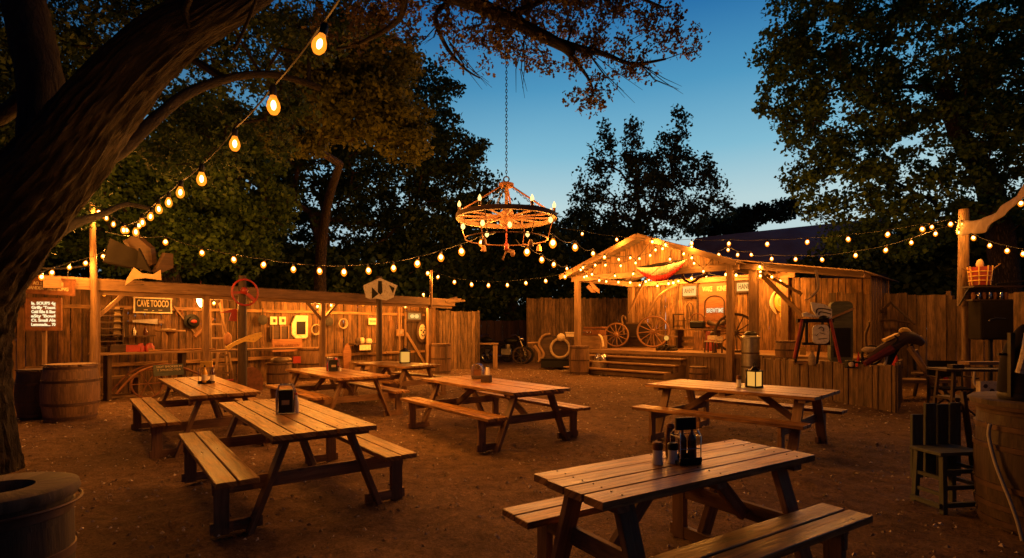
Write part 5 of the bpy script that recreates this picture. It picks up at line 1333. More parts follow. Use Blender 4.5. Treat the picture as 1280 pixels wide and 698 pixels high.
# signs on the back wall
def st_sign(label, x0, x1, y0, y1, t, txt, panel, lm, fs, frame='darkwood', rounded=True, squeeze=1.0):
    a = ST.hit(x0, (y0+y1)/2, t); c = ST.hit(x1, (y0+y1)/2, t); w_ = c.x-a.x; h_ = (y1-y0)*ST.w(a).y/F
    o = thing('stage_sign', label, 'sign', ST.w(((a.x+c.x)/2, t, a.z)), ST.a, 'signs on the stage wall')
    b = MB(); b.tv = .02
    b.prism(rframe(w_+.08, h_+.08, .08) if rounded else [(-w_/2-.04, -h_/2-.04), (w_/2+.04, -h_/2-.04), (w_/2+.04, h_/2+.04), (-w_/2-.04, h_/2+.04)], .05); b.build('frame', M[frame], o)
    b = MB(); b.box((0, -.03, 0), (w_-.04, .012, h_-.04)); b.build('panel', M[panel], o)
    text_mesh('lettering', txt, fs, M[lm], o, (0, -.042, 0), width=w_*.72, bold=.006)
    return o
st_sign('small rounded glowing sign AHHY left on the stage wall', 853.5, 871, 358, 371, BW-.12, 'AHHY', 'lit_panel', 'letter_dark', .24, squeeze=.75)
st_sign('pale rectangular glowing sign HANE right of the arched board', 921, 940, 353.5, 365, BW-.12, 'HANE', 'lit_panel', 'letter_dark', .26, rounded=False, squeeze=.75)
# arched board
a = ST.hit(874, 400, BW-.1); c = ST.hit(914, 400, BW-.1); zt = ST.hit(894, 346, BW-.1).z; zb = ST.hit(894, 409, BW-.1).z; w_ = (c.x-a.x)/2*1.06; kk = ST.w(a).y/F
o = thing('arched_board', 'tall arched wooden board with two rows of lettering on the stage wall', 'sign', ST.w(((a.x+c.x)/2, BW-.1, 0)), ST.a)
def arch(w, z0, zs, zt, n=14): return [(-w, z0), (w, z0)]+[(w*math.cos(math.pi*i/n), zs+(zt-zs)*math.sin(math.pi*i/n)) for i in range(n+1)]
b = MB(); b.tv = .02; b.prism(arch(w_, zb, zt-.35, zt), .06); b.build('panel', M['signwood'], o)
def arch_tube(w, z0, zs, zt, y, r, mat, nm):
    pts = arch(w, z0, zs, zt)[1:]+[(-w, z0)]; q = MB(); q.tube([(x, y, z) for x, z in pts], r, 6); q.build(nm, M[mat], o)
arch_tube(w_, zb, zt-.35, zt, -.03, .035, 'darkwood', 'rim')
arch_tube(w_*.58, zb+.15, zt-1.0, zt-.72, -.05, .022, 'darkwood', 'inner_rim')
b = MB(); b.box((0, -.035, zb+.5), (w_*1.1, .012, .5)); b.build('inner_panel', M['rust'], o)
text_mesh('lettering', '(1785)', .13, M['rust'], o, (0, -.045, zt-.12), squeeze=1.0)
text_mesh('lettering', 'WAKE', .26, M['letter_cream'], o, (-w_*.42, -.045, zt-.47), width=w_*.6, bold=.008)
text_mesh('lettering', 'KINE', .26, M['letter_cream'], o, (w_*.42, -.045, zt-.47), width=w_*.55, bold=.008)
text_mesh('lettering', 'BREWTIME', .24, M['lit_text'], o, (0.02, -.055, zb+.62), width=w_*.98, bold=.002)
text_mesh('lettering', 'inn', .12, M['letter_cream'], o, (-.4, -.055, zb+.42), squeeze=.9)
# small arched window frame on wall
o = st_thing('arch_frame', 'narrow dark arched frame hung below the AHHY sign', 'frame', 862, 389, BW-.1); b = MB()
b.tube([(-.12, 0, -.32), (-.12, 0, .2), (-.06, 0, .3), (.0, 0, .33), (.06, 0, .3), (.12, 0, .2), (.12, 0, -.32), (-.12, 0, -.32)], .018, 6); b.tube([(-.05, 0, -.25), (0, 0, .2), (.05, 0, -.25)], .012, 5); b.build('frame', M['darkwood'], o)
# table with clutter
a = ST.hit(842, 412, 2.9); c = ST.hit(904, 412, 2.9)
tl = thing('stage_table', 'long low bench table against the stage wall', 'table', ST.w(((a.x+c.x)/2, 2.9, DZ)), ST.a); tw = c.x-a.x; tz = a.z-DZ
b = MB(); b.box((0, 0, tz), (tw, .6, .05)); b.build('top', M['post'], tl, bevel=.004)
for sx in (-1, 1): b = MB(); b.box((sx*(tw/2-.25), 0, tz/2), (.08, .5, tz-.05)); b.build('leg', M['darkwood'], tl)
for z in (.18, .4): b = MB(); b.box((-.2, .1, z), (tw*.75, .04, .14)); b.build('shelf', M['post'], tl)
def on_tl(dx, dy=0): return ST.w(((a.x+c.x)/2+dx, 2.9+dy, DZ+tz+.026))
o = thing('open_rack', 'dark open frame standing at the left end of the stage table', 'frame', on_tl(-.75), ST.a); b = MB(); b.box((-.22, 0, .28), (.04, .05, .56)); b.box((.22, 0, .2), (.04, .05, .4)); b.box((0, 0, .54), (.4, .05, .04)); b.box((0, 0, .1), (.4, .05, .04)); b.box((.1, 0, .3), (.4, .05, .03)); b.build('bars', M['darkwood'], o)
o = thing('camera_bag', 'rounded black bag with an arched handle in the middle of the stage table', 'bag', on_tl(.05, -.1), ST.a); b = MB(); b.box((0, 0, .15), (.55, .25, .28)); b.build('body', M['black'], o, bevel=.05); b = MB(); b.tube(catmull([(-.3, 0, .25), (-.22, 0, .48), (0, 0, .56), (.2, 0, .46), (.28, 0, .25)], 5), .025, 6); b.build('handle', M['rust'], o)
o = thing('saddle', 'small hump backed dark saddle at the right of the stage table', 'saddle', on_tl(.75), ST.a); b = MB(); b.tube(catmull([(-.35, 0, .25), (-.15, 0, .14), (.1, 0, .14), (.35, 0, .3)], 5), [.09]*16, 10); b.build('seat', M['darkwood'], o); b = MB(); b.box((0, 0, .07), (.5, .2, .1)); b.build('base', M['rust'], o)
# leaning boards
for i, (px, w_, m, lb) in enumerate(((872, .36, 'table', 'pale board leaning against the stage table'), (886, .3, 'red', 'reddish board leaning right of the pale one'))):
    o = st_thing('leaning_board', lb, 'board', px, 430, 2.2, floor=True); b = MB(); b.box((0, .05, .34), (w_, .03, .68), Matrix.Rotation(R(-8), 3, 'X')); q = b.build('panel', M[m], o, bevel=.004)
def stool(p, ang, h, w, label, m='cream'):
    o = thing('small_stool', label, 'stool', p, ang, 'small stools on the stage'); b = MB(); b.box((0, 0, h), (w, w*.9, .04)); b.box((0, w*.4, h+.12), (w, .03, .14)); b.build('seat', M[m], o, bevel=.005)
    for x in (-1, 1):
        for y in (-1, 1): q = MB(); q.beam((x*w*.4, y*w*.36, h-.02), (x*w*.46, y*w*.42, 0), .035, .035); q.build('leg', M['darkwood'], o)
p = at_st(888, 443, .9); p.z = DZ; stool(p, ST.a, .36, .3, 'left small pale topped stool by the dark stage wheel')
p = at_st(898, 444, .8); p.z = DZ; stool(p, ST.a+.3, .34, .24, 'right small pale topped stool by the dark stage wheel')
p = at_st(891, 432, 1.9); o = thing('junk_doll', 'small dark figure shaped ornament with red body on the stage floor', 'ornament', Vector((p.x, p.y, DZ)), ST.a); b = MB(); b.lathe([(.12, 0), (.15, .2), (.1, .4), (.03, .5)], 10); b.build('body', M['red'], o); b = MB(); b.sphere((0, 0, .58), .1, 10, 8); b.build('head', M['darkwood'], o)
# milk can barrel at the right of the stage front
p = at_st(938, 447, -.05); p.z = 0; o = thing('churn', 'tall dark metal churn with round lid in front of the right stage posts', 'churn', p, 0); hh = 1.6+(410-419)/F*p.y; rr = 10.5/F*p.y
b = MB(); b.lathe([(rr, 0), (rr, hh*.92), (rr*1.08, hh*.93), (rr*1.08, hh*.96), (rr*.8, hh)], 24); b.build('body', M['steel'], o)
for z in (.45, .85): b = MB(); b.lathe([(rr*1.01, z), (rr*1.04, z+.02), (rr*1.01, z+.04)], 24); b.build('band', M['hoop'], o)
b = MB(); b.lathe([(rr*.6, hh), (rr*.75, hh+.04), (rr*.5, hh+.1), (.02, hh+.12)], 18); b.build('lid', M['iron'], o)
# pew at left back, round shield etc
o = st_thing('scroll_bench', 'dark high backed bench with scrolled arm between the two pale stage wheels', 'bench', 796, 431, 3.2, floor=True)
b = MB(); b.box((0, .1, .5), (1.1, .06, .9)); b.build('back', M['darkwood'], o); b = MB(); b.box((0, -.12, .42), (1.1, .4, .05)); b.box((0, -.1, .2), (1.05, .3, .35)); b.build('seat', M['darkwood'], o)
b = MB(); b.tube(catmull([(-.55, -.1, .5), (-.6, -.1, .9), (-.68, -.05, 1.2), (-.62, 0, 1.3), (-.55, .05, 1.15)], 5), .035, 6); b.beam((-.55, .08, .98), (.6, .08, .98), .06, .06); b.build('scroll_arm', M['post'], o)
o = st_thing('round_shield', 'round yellow shield with a small boss on the right wing wall', 'shield', 979, 377, BW-.06)
b = MB(); rr = 11.5*kst*.95; b.lathe([(rr, 0), (rr, .03), (rr*.9, .05), (.001, .07)], 28, rot=Matrix.Diagonal((.95, 1, 1.25)).to_3x3() @ Matrix.Rotation(R(90), 3, 'X')); b.build('disc', M['yellow'], o)
b = MB(); b.sphere((0, -.08, 0), .05, 10, 6); b.torus((0, -.07, 0), rr*.55, .01, 24, 5); b.build('boss', M['cream'], o)
b = MB(); b.tv = .02; b.prism([(-.12, -.4), (.14, -.3), (.1, -.62), (-.1, -.55)], .03); b.build('tail', M['yellow'], o)
o = st_thing('fish_board', 'slim curved pale board beside the yellow shield', 'board', 966, 377, BW-.08); b = MB(); b.tube(catmull([(.12, 0, -.45), (-.04, 0, -.1), (0, 0, .2), (.1, 0, .38)], 5), [.02, .03, .05, .06, .07, .075, .075, .07, .06, .06, .05, .05, .04, .03, .02, .01], 8); b.build('board', M['cream'], o)
# pale lantern lump and firewood
p = at_st(833, 432, 1.2); p.z = DZ
o = thing('firewood_pile', 'small heap of split logs on the stage before the larger wheel', 'logs', p, ST.a)
for k in range(7): b = MB(); b.tube([(-.3+.09*k, -.15, .05+(k % 2)*.08), (-.25+.09*k, .2, .06+(k % 2)*.08)], .05, 7); b.build('log', M['bark2'], o)
o = thing('floor_lantern', 'small glowing lantern above the logs on the stage', 'lantern', p+Vector((0, 0, .17)), 0); b = MB(); b.lathe([(.05, 0), (.07, .03), (.02, .06), (.02, .2)], 10); b.build('stand', M['iron'], o); b = MB(); b.sphere((0, 0, .27), .085, 12, 8); b.build('globe', M['lantern_glass'], o)
q = MB(); q.beam(at_st(822, 419, 1.4), at_st(847, 421, 1.4), .04, .05); o = q.build('plank', M['post']); tag(o, 'thin plank reaching from the larger wheel to the stage table', 'plank')
# left of the stage: crate with machine, barrel with post, milk jugs
barrel(G(724, 468), .98, .32, 'barrel wrapped round the foot of the left stage post', bulge=1.1, hoopn=3)
o = thing('cash_register', 'old box shaped machine with knobs on a crate left of the stage steps', 'machine', at_st(743, 440, .9), ST.a); bz = -o.location.z
b = MB(); b.box((0, 0, (DZ+bz+.0)/1+.25), (.85, .5, .5)); b.build('crate', M['post'], o, bevel=.01)
b = MB(); b.box((0, 0, DZ+bz+.62), (.8, .45, .22)); b.box((0, .05, DZ+bz+.8), (.9, .35, .08)); b.build('body', M['rust'], o, bevel=.02)
b = MB()
for x in (-.3, -.15, 0): b.sphere((x, -.24, DZ+bz+.62), .045, 8, 6)
b.build('knobs', M['chrome'], o)
b = MB(); b.tube(catmull([(.35, -.2, DZ+bz+.55), (.5, -.22, DZ+bz+.4), (.55, -.2, DZ+bz+.1)], 4), .04, 6); b.build('lever', M['cream'], o)
q = G(750, 467); o = thing('jug_basket', 'squat pale crock basket holding shiny jugs at the left end of the stage steps', 'basket', q); b = MB(); b.lathe([(.26, 0), (.3, .1), (.28, .42), (.25, .44)], 20); b.build('basket', M['sack'], o)
for i, (dx, r_, lb) in enumerate(((-.1, .11, 'left round shiny jug in the crock basket'), (.12, .13, 'right round shiny jug with a handle in the crock basket'))):
    j = thing('jug', lb, 'jug', q+Vector((dx, 0, .4)), 0, group='jugs in the crock basket'); b = MB(); b.lathe([(r_*.7, 0), (r_, .1), (r_*.8, .2), (r_*.4, .27), (r_*.45, .31)], 16); b.build('body', M['chrome'], j); b = MB(); b.tube(catmull([(r_*.5, 0, .28), (r_*1.2, 0, .22), (r_*.9, 0, .1)], 4), .015, 6); b.build('handle', M['chrome'], j)
barrel(G(873, 475.5), .42, .26, 'small keg on the ground at the right end of the stage steps', bulge=1.08, hoopn=3)
# hanging wooden bird in the left bay
o = thing('hanging_carving', 'carved wooden bird of two slanting blades hung in the left bay of the stage roof', 'carving', at_st(741, 359, .3), ST.a)
b = MB(); b.tv = .05; b.prism([(-.3, .02), (-.15, .1), (.05, -.12), (.12, -.22), (-.05, -.2)], .05); b.prism([(-.12, .2), (0, .2), (.34, -.12), (.34, -.25), (.1, -.1)], .05, Matrix.Translation((0, -.08, 0))); b.build('blades', M['wheelwood'], o)
b = MB(); b.tube([(0, 0, .2), (0.02, 0, .75)], .008, 5); b.build('cord', M['iron'], o)
# lamp box under the roof
o = thing('roof_fan', 'curved bracket with ladder like bars hung under the stage roof above the AHHY sign', 'bracket', at_st(868, 342, 1.4), ST.a)
b = MB(); b.tube(catmull([(-.45, 0, .05), (-.35, 0, -.2), (-.1, 0, -.3), (.2, 0, -.15), (.45, 0, -.05), (.5, 0, .3)], 5), .045, 6); b.build('curved_bar', M['darkwood'], o)
b = MB(); b.box((.95, 0, .25), (1.2, .04, .05)); b.box((.95, 0, .05), (1.2, .04, .05))
for k in range(7): b.box((.45+.17*k, 0, .15), (.03, .03, .2))
b.build('rack', M['iron'], o)

# barn behind
def barn():
    e0 = P(835, 352, 30.5); e1 = P(1085, 352, 24.5); d = (e1-e0); d.z = 0; ang = math.atan2(d.y, d.x); Ln = d.length
    o = thing('barn', 'big barn with a dull purple grey corrugated roof rising behind the stage', 'barn', (e0.x, e0.y, 0), ang)
    ez = 4.2; dep = 5.2; rz = 7.35
    b = MB(seed=97); b.tv = .2; boards(b, (0, 0, 0), (Ln, 0, 0), 0, lambda t: ez, .2, .3, ragged=0); b.build('wall', M['fence'], o)
    b = MB(seed=98); boards(b, (0, 0, 0), (0, dep*2, 0), 0, lambda t: ez+(rz-ez)*(1-abs(2*t-1)), .2, .3, ragged=0); boards(b, (Ln, 0, 0), (Ln, dep*2, 0), 0, lambda t: ez+(rz-ez)*(1-abs(2*t-1)), .2, .3, ragged=0); b.build('gable_wall', M['fence'], o)
    for s in (0, 1):
        m = MB(); y0 = -.4 if s == 0 else dep; y1 = dep if s == 0 else 2*dep+.4; z0 = ez-.22 if s == 0 else rz; z1 = rz if s == 0 else ez-.22
        n = 60; vs = []; fs = []; uv = []
        for i in range(n+1):
            x = -.4+(Ln+.8)*i/n; vs += [(x, y0, z0), (x, y1, z1)]
        for i in range(n): fs.append((2*i, 2*i+2, 2*i+3, 2*i+1)); uv.append([(i/n*Ln*2, 0), ((i+1)/n*Ln*2, 0), ((i+1)/n*Ln*2, 6), (i/n*Ln*2, 6)])
        m._add(vs, fs, uv, 1.0); q = m.build('roof', M['roof'], o); md = q.modifiers.new('thick', 'SOLIDIFY'); md.thickness = .06
barn()
# ------------------------------------------------------------------ motorcycles and carriage
def motorcycle(loc, ang, label, s=1.0, mat='black', tri=False):
    o = thing('motorcycle', label, 'motorcycle', loc, ang, 'old motorcycles by the back fence'); o.scale = (s, s, s)
    for nm, x in (('front_wheel', .78), ('rear_wheel', -.72)):
        b = MB(); b.torus((x, 0, .33), .29, .05, 28, 8); w_ = b.build(nm, M['rubber'], o)
        b = MB(); b.torus((x, 0, .33), .235, .014, 24, 6); b.build('rim', M['chrome'], w_)
        b = MB()
        for k in range(10): a = k*.628; b.tube([(x, 0, .33), (x+math.cos(a)*.235, 0, .33+math.sin(a)*.235)], .005, 4)
        b.lathe([(.05, -.05), (.05, .05)], 10, c=(x, 0, .33), rot=Matrix.Rotation(R(90), 3, 'X')); b.build('spokes', M['steel'], w_)
    b = MB(); q = catmull([(.55, 0, .92), (.15, 0, .86), (-.35, 0, .7), (-.72, 0, .36)], 4); b.tube(q, .022, 6); b.tube([(.5, 0, .85), (.28, 0, .25), (-.25, 0, .22), (-.72, 0, .34)], .022, 6); b.build('frame', M['black'], o)
    b = MB()
    for y in (-.07, .07): b.tube([(.78, y, .33), (.56, y, .95), (.52, y, 1.05)], .018, 6)
    b.build('fork', M['chrome'], o)
    b = MB(); b.tube(catmull([(.25, -.36, 1.08), (.42, -.3, 1.12), (.5, 0, 1.03), (.42, .3, 1.12), (.25, .36, 1.08)], 4), .014, 6); b.build('handlebar', M['chrome'], o)
    b = MB(); b.sphere((.2, 0, .88), .2, 14, 8, (1.4, .7, .65)); b.build('tank', M[mat], o)
    b = MB(); b.box((.02, 0, .45), (.4, .26, .26)); b.lathe([(.09, 0), (.11, .05), (.1, .26)], 10, c=(.08, 0, .5)); b.build('engine', M['steel'], o, bevel=.02)
    b = MB(); b.sphere((-.3, 0, .78), .16, 12, 6, (1.7, .85, .4)); b.build('seat', M['black'], o)
    b = MB(); pr = [(.33*math.cos(a), .33*math.sin(a)) for a in [R(x) for x in range(20, 175, 15)]]; pts = [(-.72+x*1.08, 0, .33+z*1.08) for x, z in pr]; b.tube(pts, .05, 6); b.build('fender', M[mat], o)
    b = MB(); b.sphere((.62, 0, .95), .1, 12, 8); b.build('headlight', M['chrome'], o)
    b = MB(); b.tube([(.1, .16, .3), (-.5, .18, .26), (-.95, .18, .3)], [.03, .035, .04], 8); b.build('exhaust', M['chrome'], o)
motorcycle(G(632, 455) + Vector((0, .4, 0)), R(-8), 'dark motorcycle with a spare rim near the low dark fence', 1.15)
motorcycle(G(614, 452), R(160), 'motorcycle facing left, farthest left behind the rail table', 1.15)
o = G(651, 455.5); wagon_wheel(o, .38, R(5), 'small dark wheel resting before the dark motorcycle', n=8, mat='darkwood', tilt=0)
def carriage():
    p = G(692, 461); o = thing('carriage', 'old carriage body with curled front, round pale lamp and low black sled base', 'carriage', p, R(-4))
    k = p.y/F
    X = lambda px: (px-692)*k
    Z = lambda py: H+(YH-py)*k
    side = [(X(674), Z(452)), (X(680), Z(443)), (X(674), Z(430)), (X(679), Z(420)), (X(688), Z(418)), (X(692), Z(424)), (X(706), Z(426)), (X(712), Z(430)), (X(708), Z(452))]
    for y in (-.35, .35): b = MB(); b.tv = .02; b.prism(side, .05, Matrix.Translation((0, y, 0))); b.build('side_panel', M['darkwood'], o)
    b = MB(); b.tube(catmull([(X(673), -.4, Z(452)), (X(680), -.4, Z(443)), (X(674), -.4, Z(430)), (X(679), -.4, Z(420)), (X(688), -.4, Z(417.5))], 6), .05, 8); b.build('curled_edge', M['post'], o)
    b = MB(); b.box((0, 0, Z(446)), (X(706)-X(680), .7, .06)); b.box((X(690), 0, Z(424)), (.35, .6, .25)); b.build('seat', M['darkwood'], o)
    b = MB(); b.box((X(694), -.1, .22), (1.1, .95, .3)); b.box((X(694), -.1, .4), (1.15, 1.0, .04)); b.build('sled_base', M['black'], o, bevel=.02)
    b = MB(); b.sphere((X(701), -.45, Z(421.5)), .155, 18, 10, (1, .6, 1)); b.build('lamp', M['cream'], o)
    b = MB(); b.torus((X(700), -.42, Z(435)), .36, .05, 24, 8); b.build('hoop', M['sack'], o)
    b = MB(); b.box((X(712), -.2, Z(416)), (.36, .3, .05)); b.box((X(712), -.2, Z(419)), (.3, .25, .12)); b.build('box', M['cream'], o)
    b = MB(); b.tube([(X(660), -.3, Z(429)), (X(674), -.3, Z(428))], .04, 6); b.tube(catmull([(X(668), -.35, Z(432)), (X(674), -.35, Z(440)), (X(675), -.35, Z(449))], 4), .07, 6); b.build('shaft', M['post'], o)
carriage()
# ------------------------------------------------------------------ right hand side
a = P(1036, 400, 17.6); c = P(1184, 400, 15.0); e = P(1330, 400, 12.6)
fence('board_fence', 'long ragged board fence behind the plank planter on the right', (a.x, a.y), (c.x, c.y), 2.72, 2.52, 74, ragged=.05, wmin=.16, wmax=.26)
fence('board_fence', 'board fence at the far right behind the black speaker', (c.x+.02, c.y-.02), (e.x, e.y), 2.38, 2.6, 75, ragged=.05, wmin=.16, wmax=.26)
o = thing('picket_panel', 'short orange lit picket panel between stage wing and right fence', 'fence', P(1018, 400, 17.9), R(-35)); b = MB(seed=3); b.tv = .2
for k in range(7): b.box((k*.17, 0, .95), (.1, .025, 1.1+.15*(k % 3)))
o.location.z = .5; b.build('pickets', M['wall'], o)
b = MB(); b.box((.5, .03, .9), (1.2, .03, .08)); b.build('rail', M['wall'], o)
o = thing('dark_awning', 'low black sloping shed roof behind the picket panel', 'awning', P(1050, 352, 19.5), R(-30)); b = MB(); b.box((0, .6, 0), (3.0, 2.0, .06), Matrix.Rotation(R(18), 3, 'X')); b.build('sheet', M['tarp'], o)
for x in (-1.3, 1.3): b = MB(); b.box((x, -.2, -1.7), (.1, .1, 3.0)); b.build('post', M['darkwood'], o)
# plank planter
def low_wall(label, pts, hs, seed, mat='fence'):
    o = thing('plank_planter', label, 'plank wall', (pts[0][0], pts[0][1], 0), 0)
    b = MB(seed=seed); b.tv = .25; r = random.Random(seed); z = Vector((pts[0][0], pts[0][1], 0))
    for i in range(len(pts)-1):
        p0 = Vector((*pts[i], 0))-z; p1 = Vector((*pts[i+1], 0))-z; boards(b, p0, p1, -.02, lambda t: hs[i]+(hs[i+1]-hs[i])*t, .1, .2, th=.05, r=r, ragged=.04)
    b.build('boards', M[mat], o)
    return o
p1 = P(952, 482, 15.2); p2 = P(1001, 495, 13.0); p3 = P(1092, 510, 10.9); p4 = P(1121, 515, 10.35); p5 = P(1126, 500, 12.2)
o = low_wall('waist high planter wall of upright planks in front of the right junk pile', [(p1.x, p1.y), (p2.x, p2.y), (p3.x, p3.y), (p4.x, p4.y), (p5.x, p5.y)], [.78, .8, .84, .90, .9], 76)
b = MB(); q0 = Vector((p2.x, p2.y, 0)); q1 = Vector((p3.x, p3.y, 0))-q0*0
vs = [Vector((x, y, .74)) for x, y in ((p1.x, p1.y), (p2.x, p2.y), (p3.x, p3.y), (p4.x, p4.y), (p5.x, p5.y), (p5.x+.5, p5.y+2.5), (p1.x+3.2, p1.y))]
vs = [v-Vector((p1.x, p1.y, 0)) for v in vs]
b._add(vs+[v-Vector((0, 0, .06)) for v in vs], [tuple(range(7)), tuple(range(13, 6, -1))], [[(v.x, v.y) for v in vs], [(v.x, v.y) for v in vs][::-1]], 1.0); b.build('planter_top', M['fence'], o)
PT = .745
def on_pl(px, py): return G(px, py, PT)
# easel with red legs
p = on_pl(1020, 457); kk = p.y/F; X = lambda px: (px-1020)*kk; Z = lambda py: H+(YH-py)*kk-PT
o = thing('red_leg_stand', 'tall stand with red legs carrying pale curved panels and a rounded plate', 'stand', p, R(-4))
for (a, c) in (((1003, 400), (991, 448)), ((1037, 399), (1047, 458))): b = MB(); b.tube([(X(a[0]), 0, Z(a[1])), (X(c[0]), -.1, max(Z(c[1]), 0.0))], .034, 8); b.build('leg', M['red'], o)
for dx in (-.25, .25): b = MB(); b.tube([(dx*.8, .1, Z(400)), (dx, .5, 0)], .03, 6); b.build('leg', M['iron'], o)
b = MB(); b.box((X(1020), .05, Z(401)), (.8, .1, .08)); b.box((X(1022), .08, Z(430)), (.6, .08, .06)); b.box((X(1010), .06, Z(415)), (.05, .05, .6)); b.box((X(1037), .06, Z(415)), (.04, .05, .6)); b.build('cross_bars', M['iron'], o)
def rr(cx, cy, w, h, r):
    P_ = []
    for (sx, sy, a0) in ((1, 1, 0), (-1, 1, 90), (-1, -1, 180), (1, -1, 270)):
        for k in range(4): a = R(a0+k*30); P_.append((cx+sx*(w/2-r)+r*math.cos(a), cy+sy*(h/2-r)+r*math.sin(a)))
    return P_
b = MB(); b.tv = .02; b.prism(rr(X(1024), Z(418), .36, .43, .1), .04, Matrix.Translation((0, -.06, 0))); b.build('rounded_plate', M['white'], o)
b = MB(); b.tube(catmull([(X(1021), -.085, Z(411)), (X(1024), -.085, Z(409)), (X(1027), -.085, Z(411)), (X(1026), -.085, Z(414))], 4), .01, 5); b.tube([(X(1022), -.085, Z(416)), (X(1029), -.085, Z(418))], .007, 5); b.tube([(X(1018), -.085, Z(420)), (X(1020), -.085, Z(418))], .007, 5); b.tube([(X(1020), -.085, Z(424)), (X(1031), -.085, Z(423))], .008, 5); b.build('sketch_lines', M['letter_dark'], o)
b = MB(); b.tv = .02; b.prism([(X(1013), Z(378)), (X(1020), Z(379)), (X(1030), Z(381)), (X(1038), Z(387)), (X(1038), Z(398)), (X(1030), Z(398)), (X(1020), Z(396)), (X(1015), Z(388))], .05, Matrix.Translation((0, -.02, 0))); b.build('curved_panel', M['white'], o)
b = MB(); b.tube(catmull([(X(1019), -.05, Z(392)), (X(1020), -.05, Z(387)), (X(1026), -.05, Z(386)), (X(1037), -.05, Z(388))], 4), .014, 6); b.tube(catmull([(X(1022), -.05, Z(394)), (X(1024), -.05, Z(390)), (X(1037), -.05, Z(393))], 4), .012, 6); b.build('panel_stripes', M['letter_dark'], o)
b = MB(); b.tv = .02; b.prism([(X(1002), Z(392)), (X(1007), Z(390.5)), (X(1016), Z(394)), (X(1022), Z(397.5)), (X(1003), Z(396))], .06, Matrix.Translation((0, -.05, 0))); b.build('wing_panel', M['white'], o)
b = MB(); b.tube(catmull([(X(1006), -.02, Z(376)), (X(1014), -.02, Z(371)), (X(1022), -.02, Z(360)), (X(1020), -.02, Z(342)), (X(1019), -.02, Z(338))], 5), [.015]*5+[.03]*16, 6); b.build('curled_blade', M['cloth'], o)
b = MB(); b.sphere((X(1028), -.06, Z(398)), .08, 12, 8, (1.4, 1, .8)); b.build('clamp', M['black'], o)
# things around
p = at = P(1050, 446, 13.4); o = thing('gas_pump', 'boxy dark olive cabinet with rounded shoulders behind the red leg stand', 'cabinet', (p.x, p.y, PT), R(-20)); kk = p.y/F
b = MB(); b.tv = .02; b.prism(rr(0, .75, 24*kk, 1.5, .12), .4); b.build('body', M['greywood'], o); b = MB(); b.box((0, -.21, .5), (.36, .03, .7)); b.build('opening', M['black'], o)
b = MB(); b.beam((-.22, -.24, 1.1), (.25, -.24, 1.32), .03, .05); b.build('lever', M['post'], o)
barrel(on_pl(983, 449), .50, .26, 'squat barrel on the planter left of the red leg stand', bulge=1.1, hoopn=3)
b = MB(); b.box((0, 0, .1), (.14, .02, .18)); q = b.build('note', M['yellow'], None, loc=P(1003.5, 439, 12.9)-Vector((0, 0, .1))); q.rotation_euler.z = R(-5); tag(q, 'small square yellow note leaning behind the left red leg', 'card')
b = MB(); b.box((0, 0, .04), (.5, .2, .08)); q = b.build('block', M['post'], None, loc=Vector((P(1003.5, 439, 12.9).x, 12.95, PT))); tag(q, 'low wooden block under the yellow note', 'block')
bottle(on_pl(1015, 456.5), .34, .075, 'sack', 'post', 'squat clay bottle on the planter between the red legs', neck=.45)
o = thing('work_light', 'black twin lamp with pale lenses lying on the planter right of the red legs', 'lamp', on_pl(1070, 461.5), R(-10)); b = MB(); b.box((-.12, 0, .1), (.16, .16, .16)); b.box((.14, 0, .09), (.16, .16, .16)); b.box((0, 0, .14), (.3, .05, .04)); b.build('body', M['black'], o, bevel=.02); b = MB(); b.sphere((-.12, -.08, .1), .055, 10, 6, (1, .4, 1)); b.build('lens', M['cream'], o); b = MB(); b.sphere((.16, -.08, .09), .055, 10, 6, (1, .4, 1)); b.build('lens', M['cream'], o)
def pennant(px, py, h, w, label):
    o = thing('red_flag', label, 'flag', on_pl(px, py), 0, 'small red pennants on the planter'); b = MB(); b.lathe([(w/2, 0.0), (w/2*.96, .02), (.004, h)], 3); b.build('cone', M['redcloth'], o); b = MB(); b.box((0, 0, .006), (w*1.2, w*1.2, .014)); b.build('base', M['black'], o)
pennant(1073, 460, .34, .14, 'left red pointed marker on the planter near the twin lamp')
pennant(1120, 459, .30, .2, 'right red pointed marker under the yellow saddle')
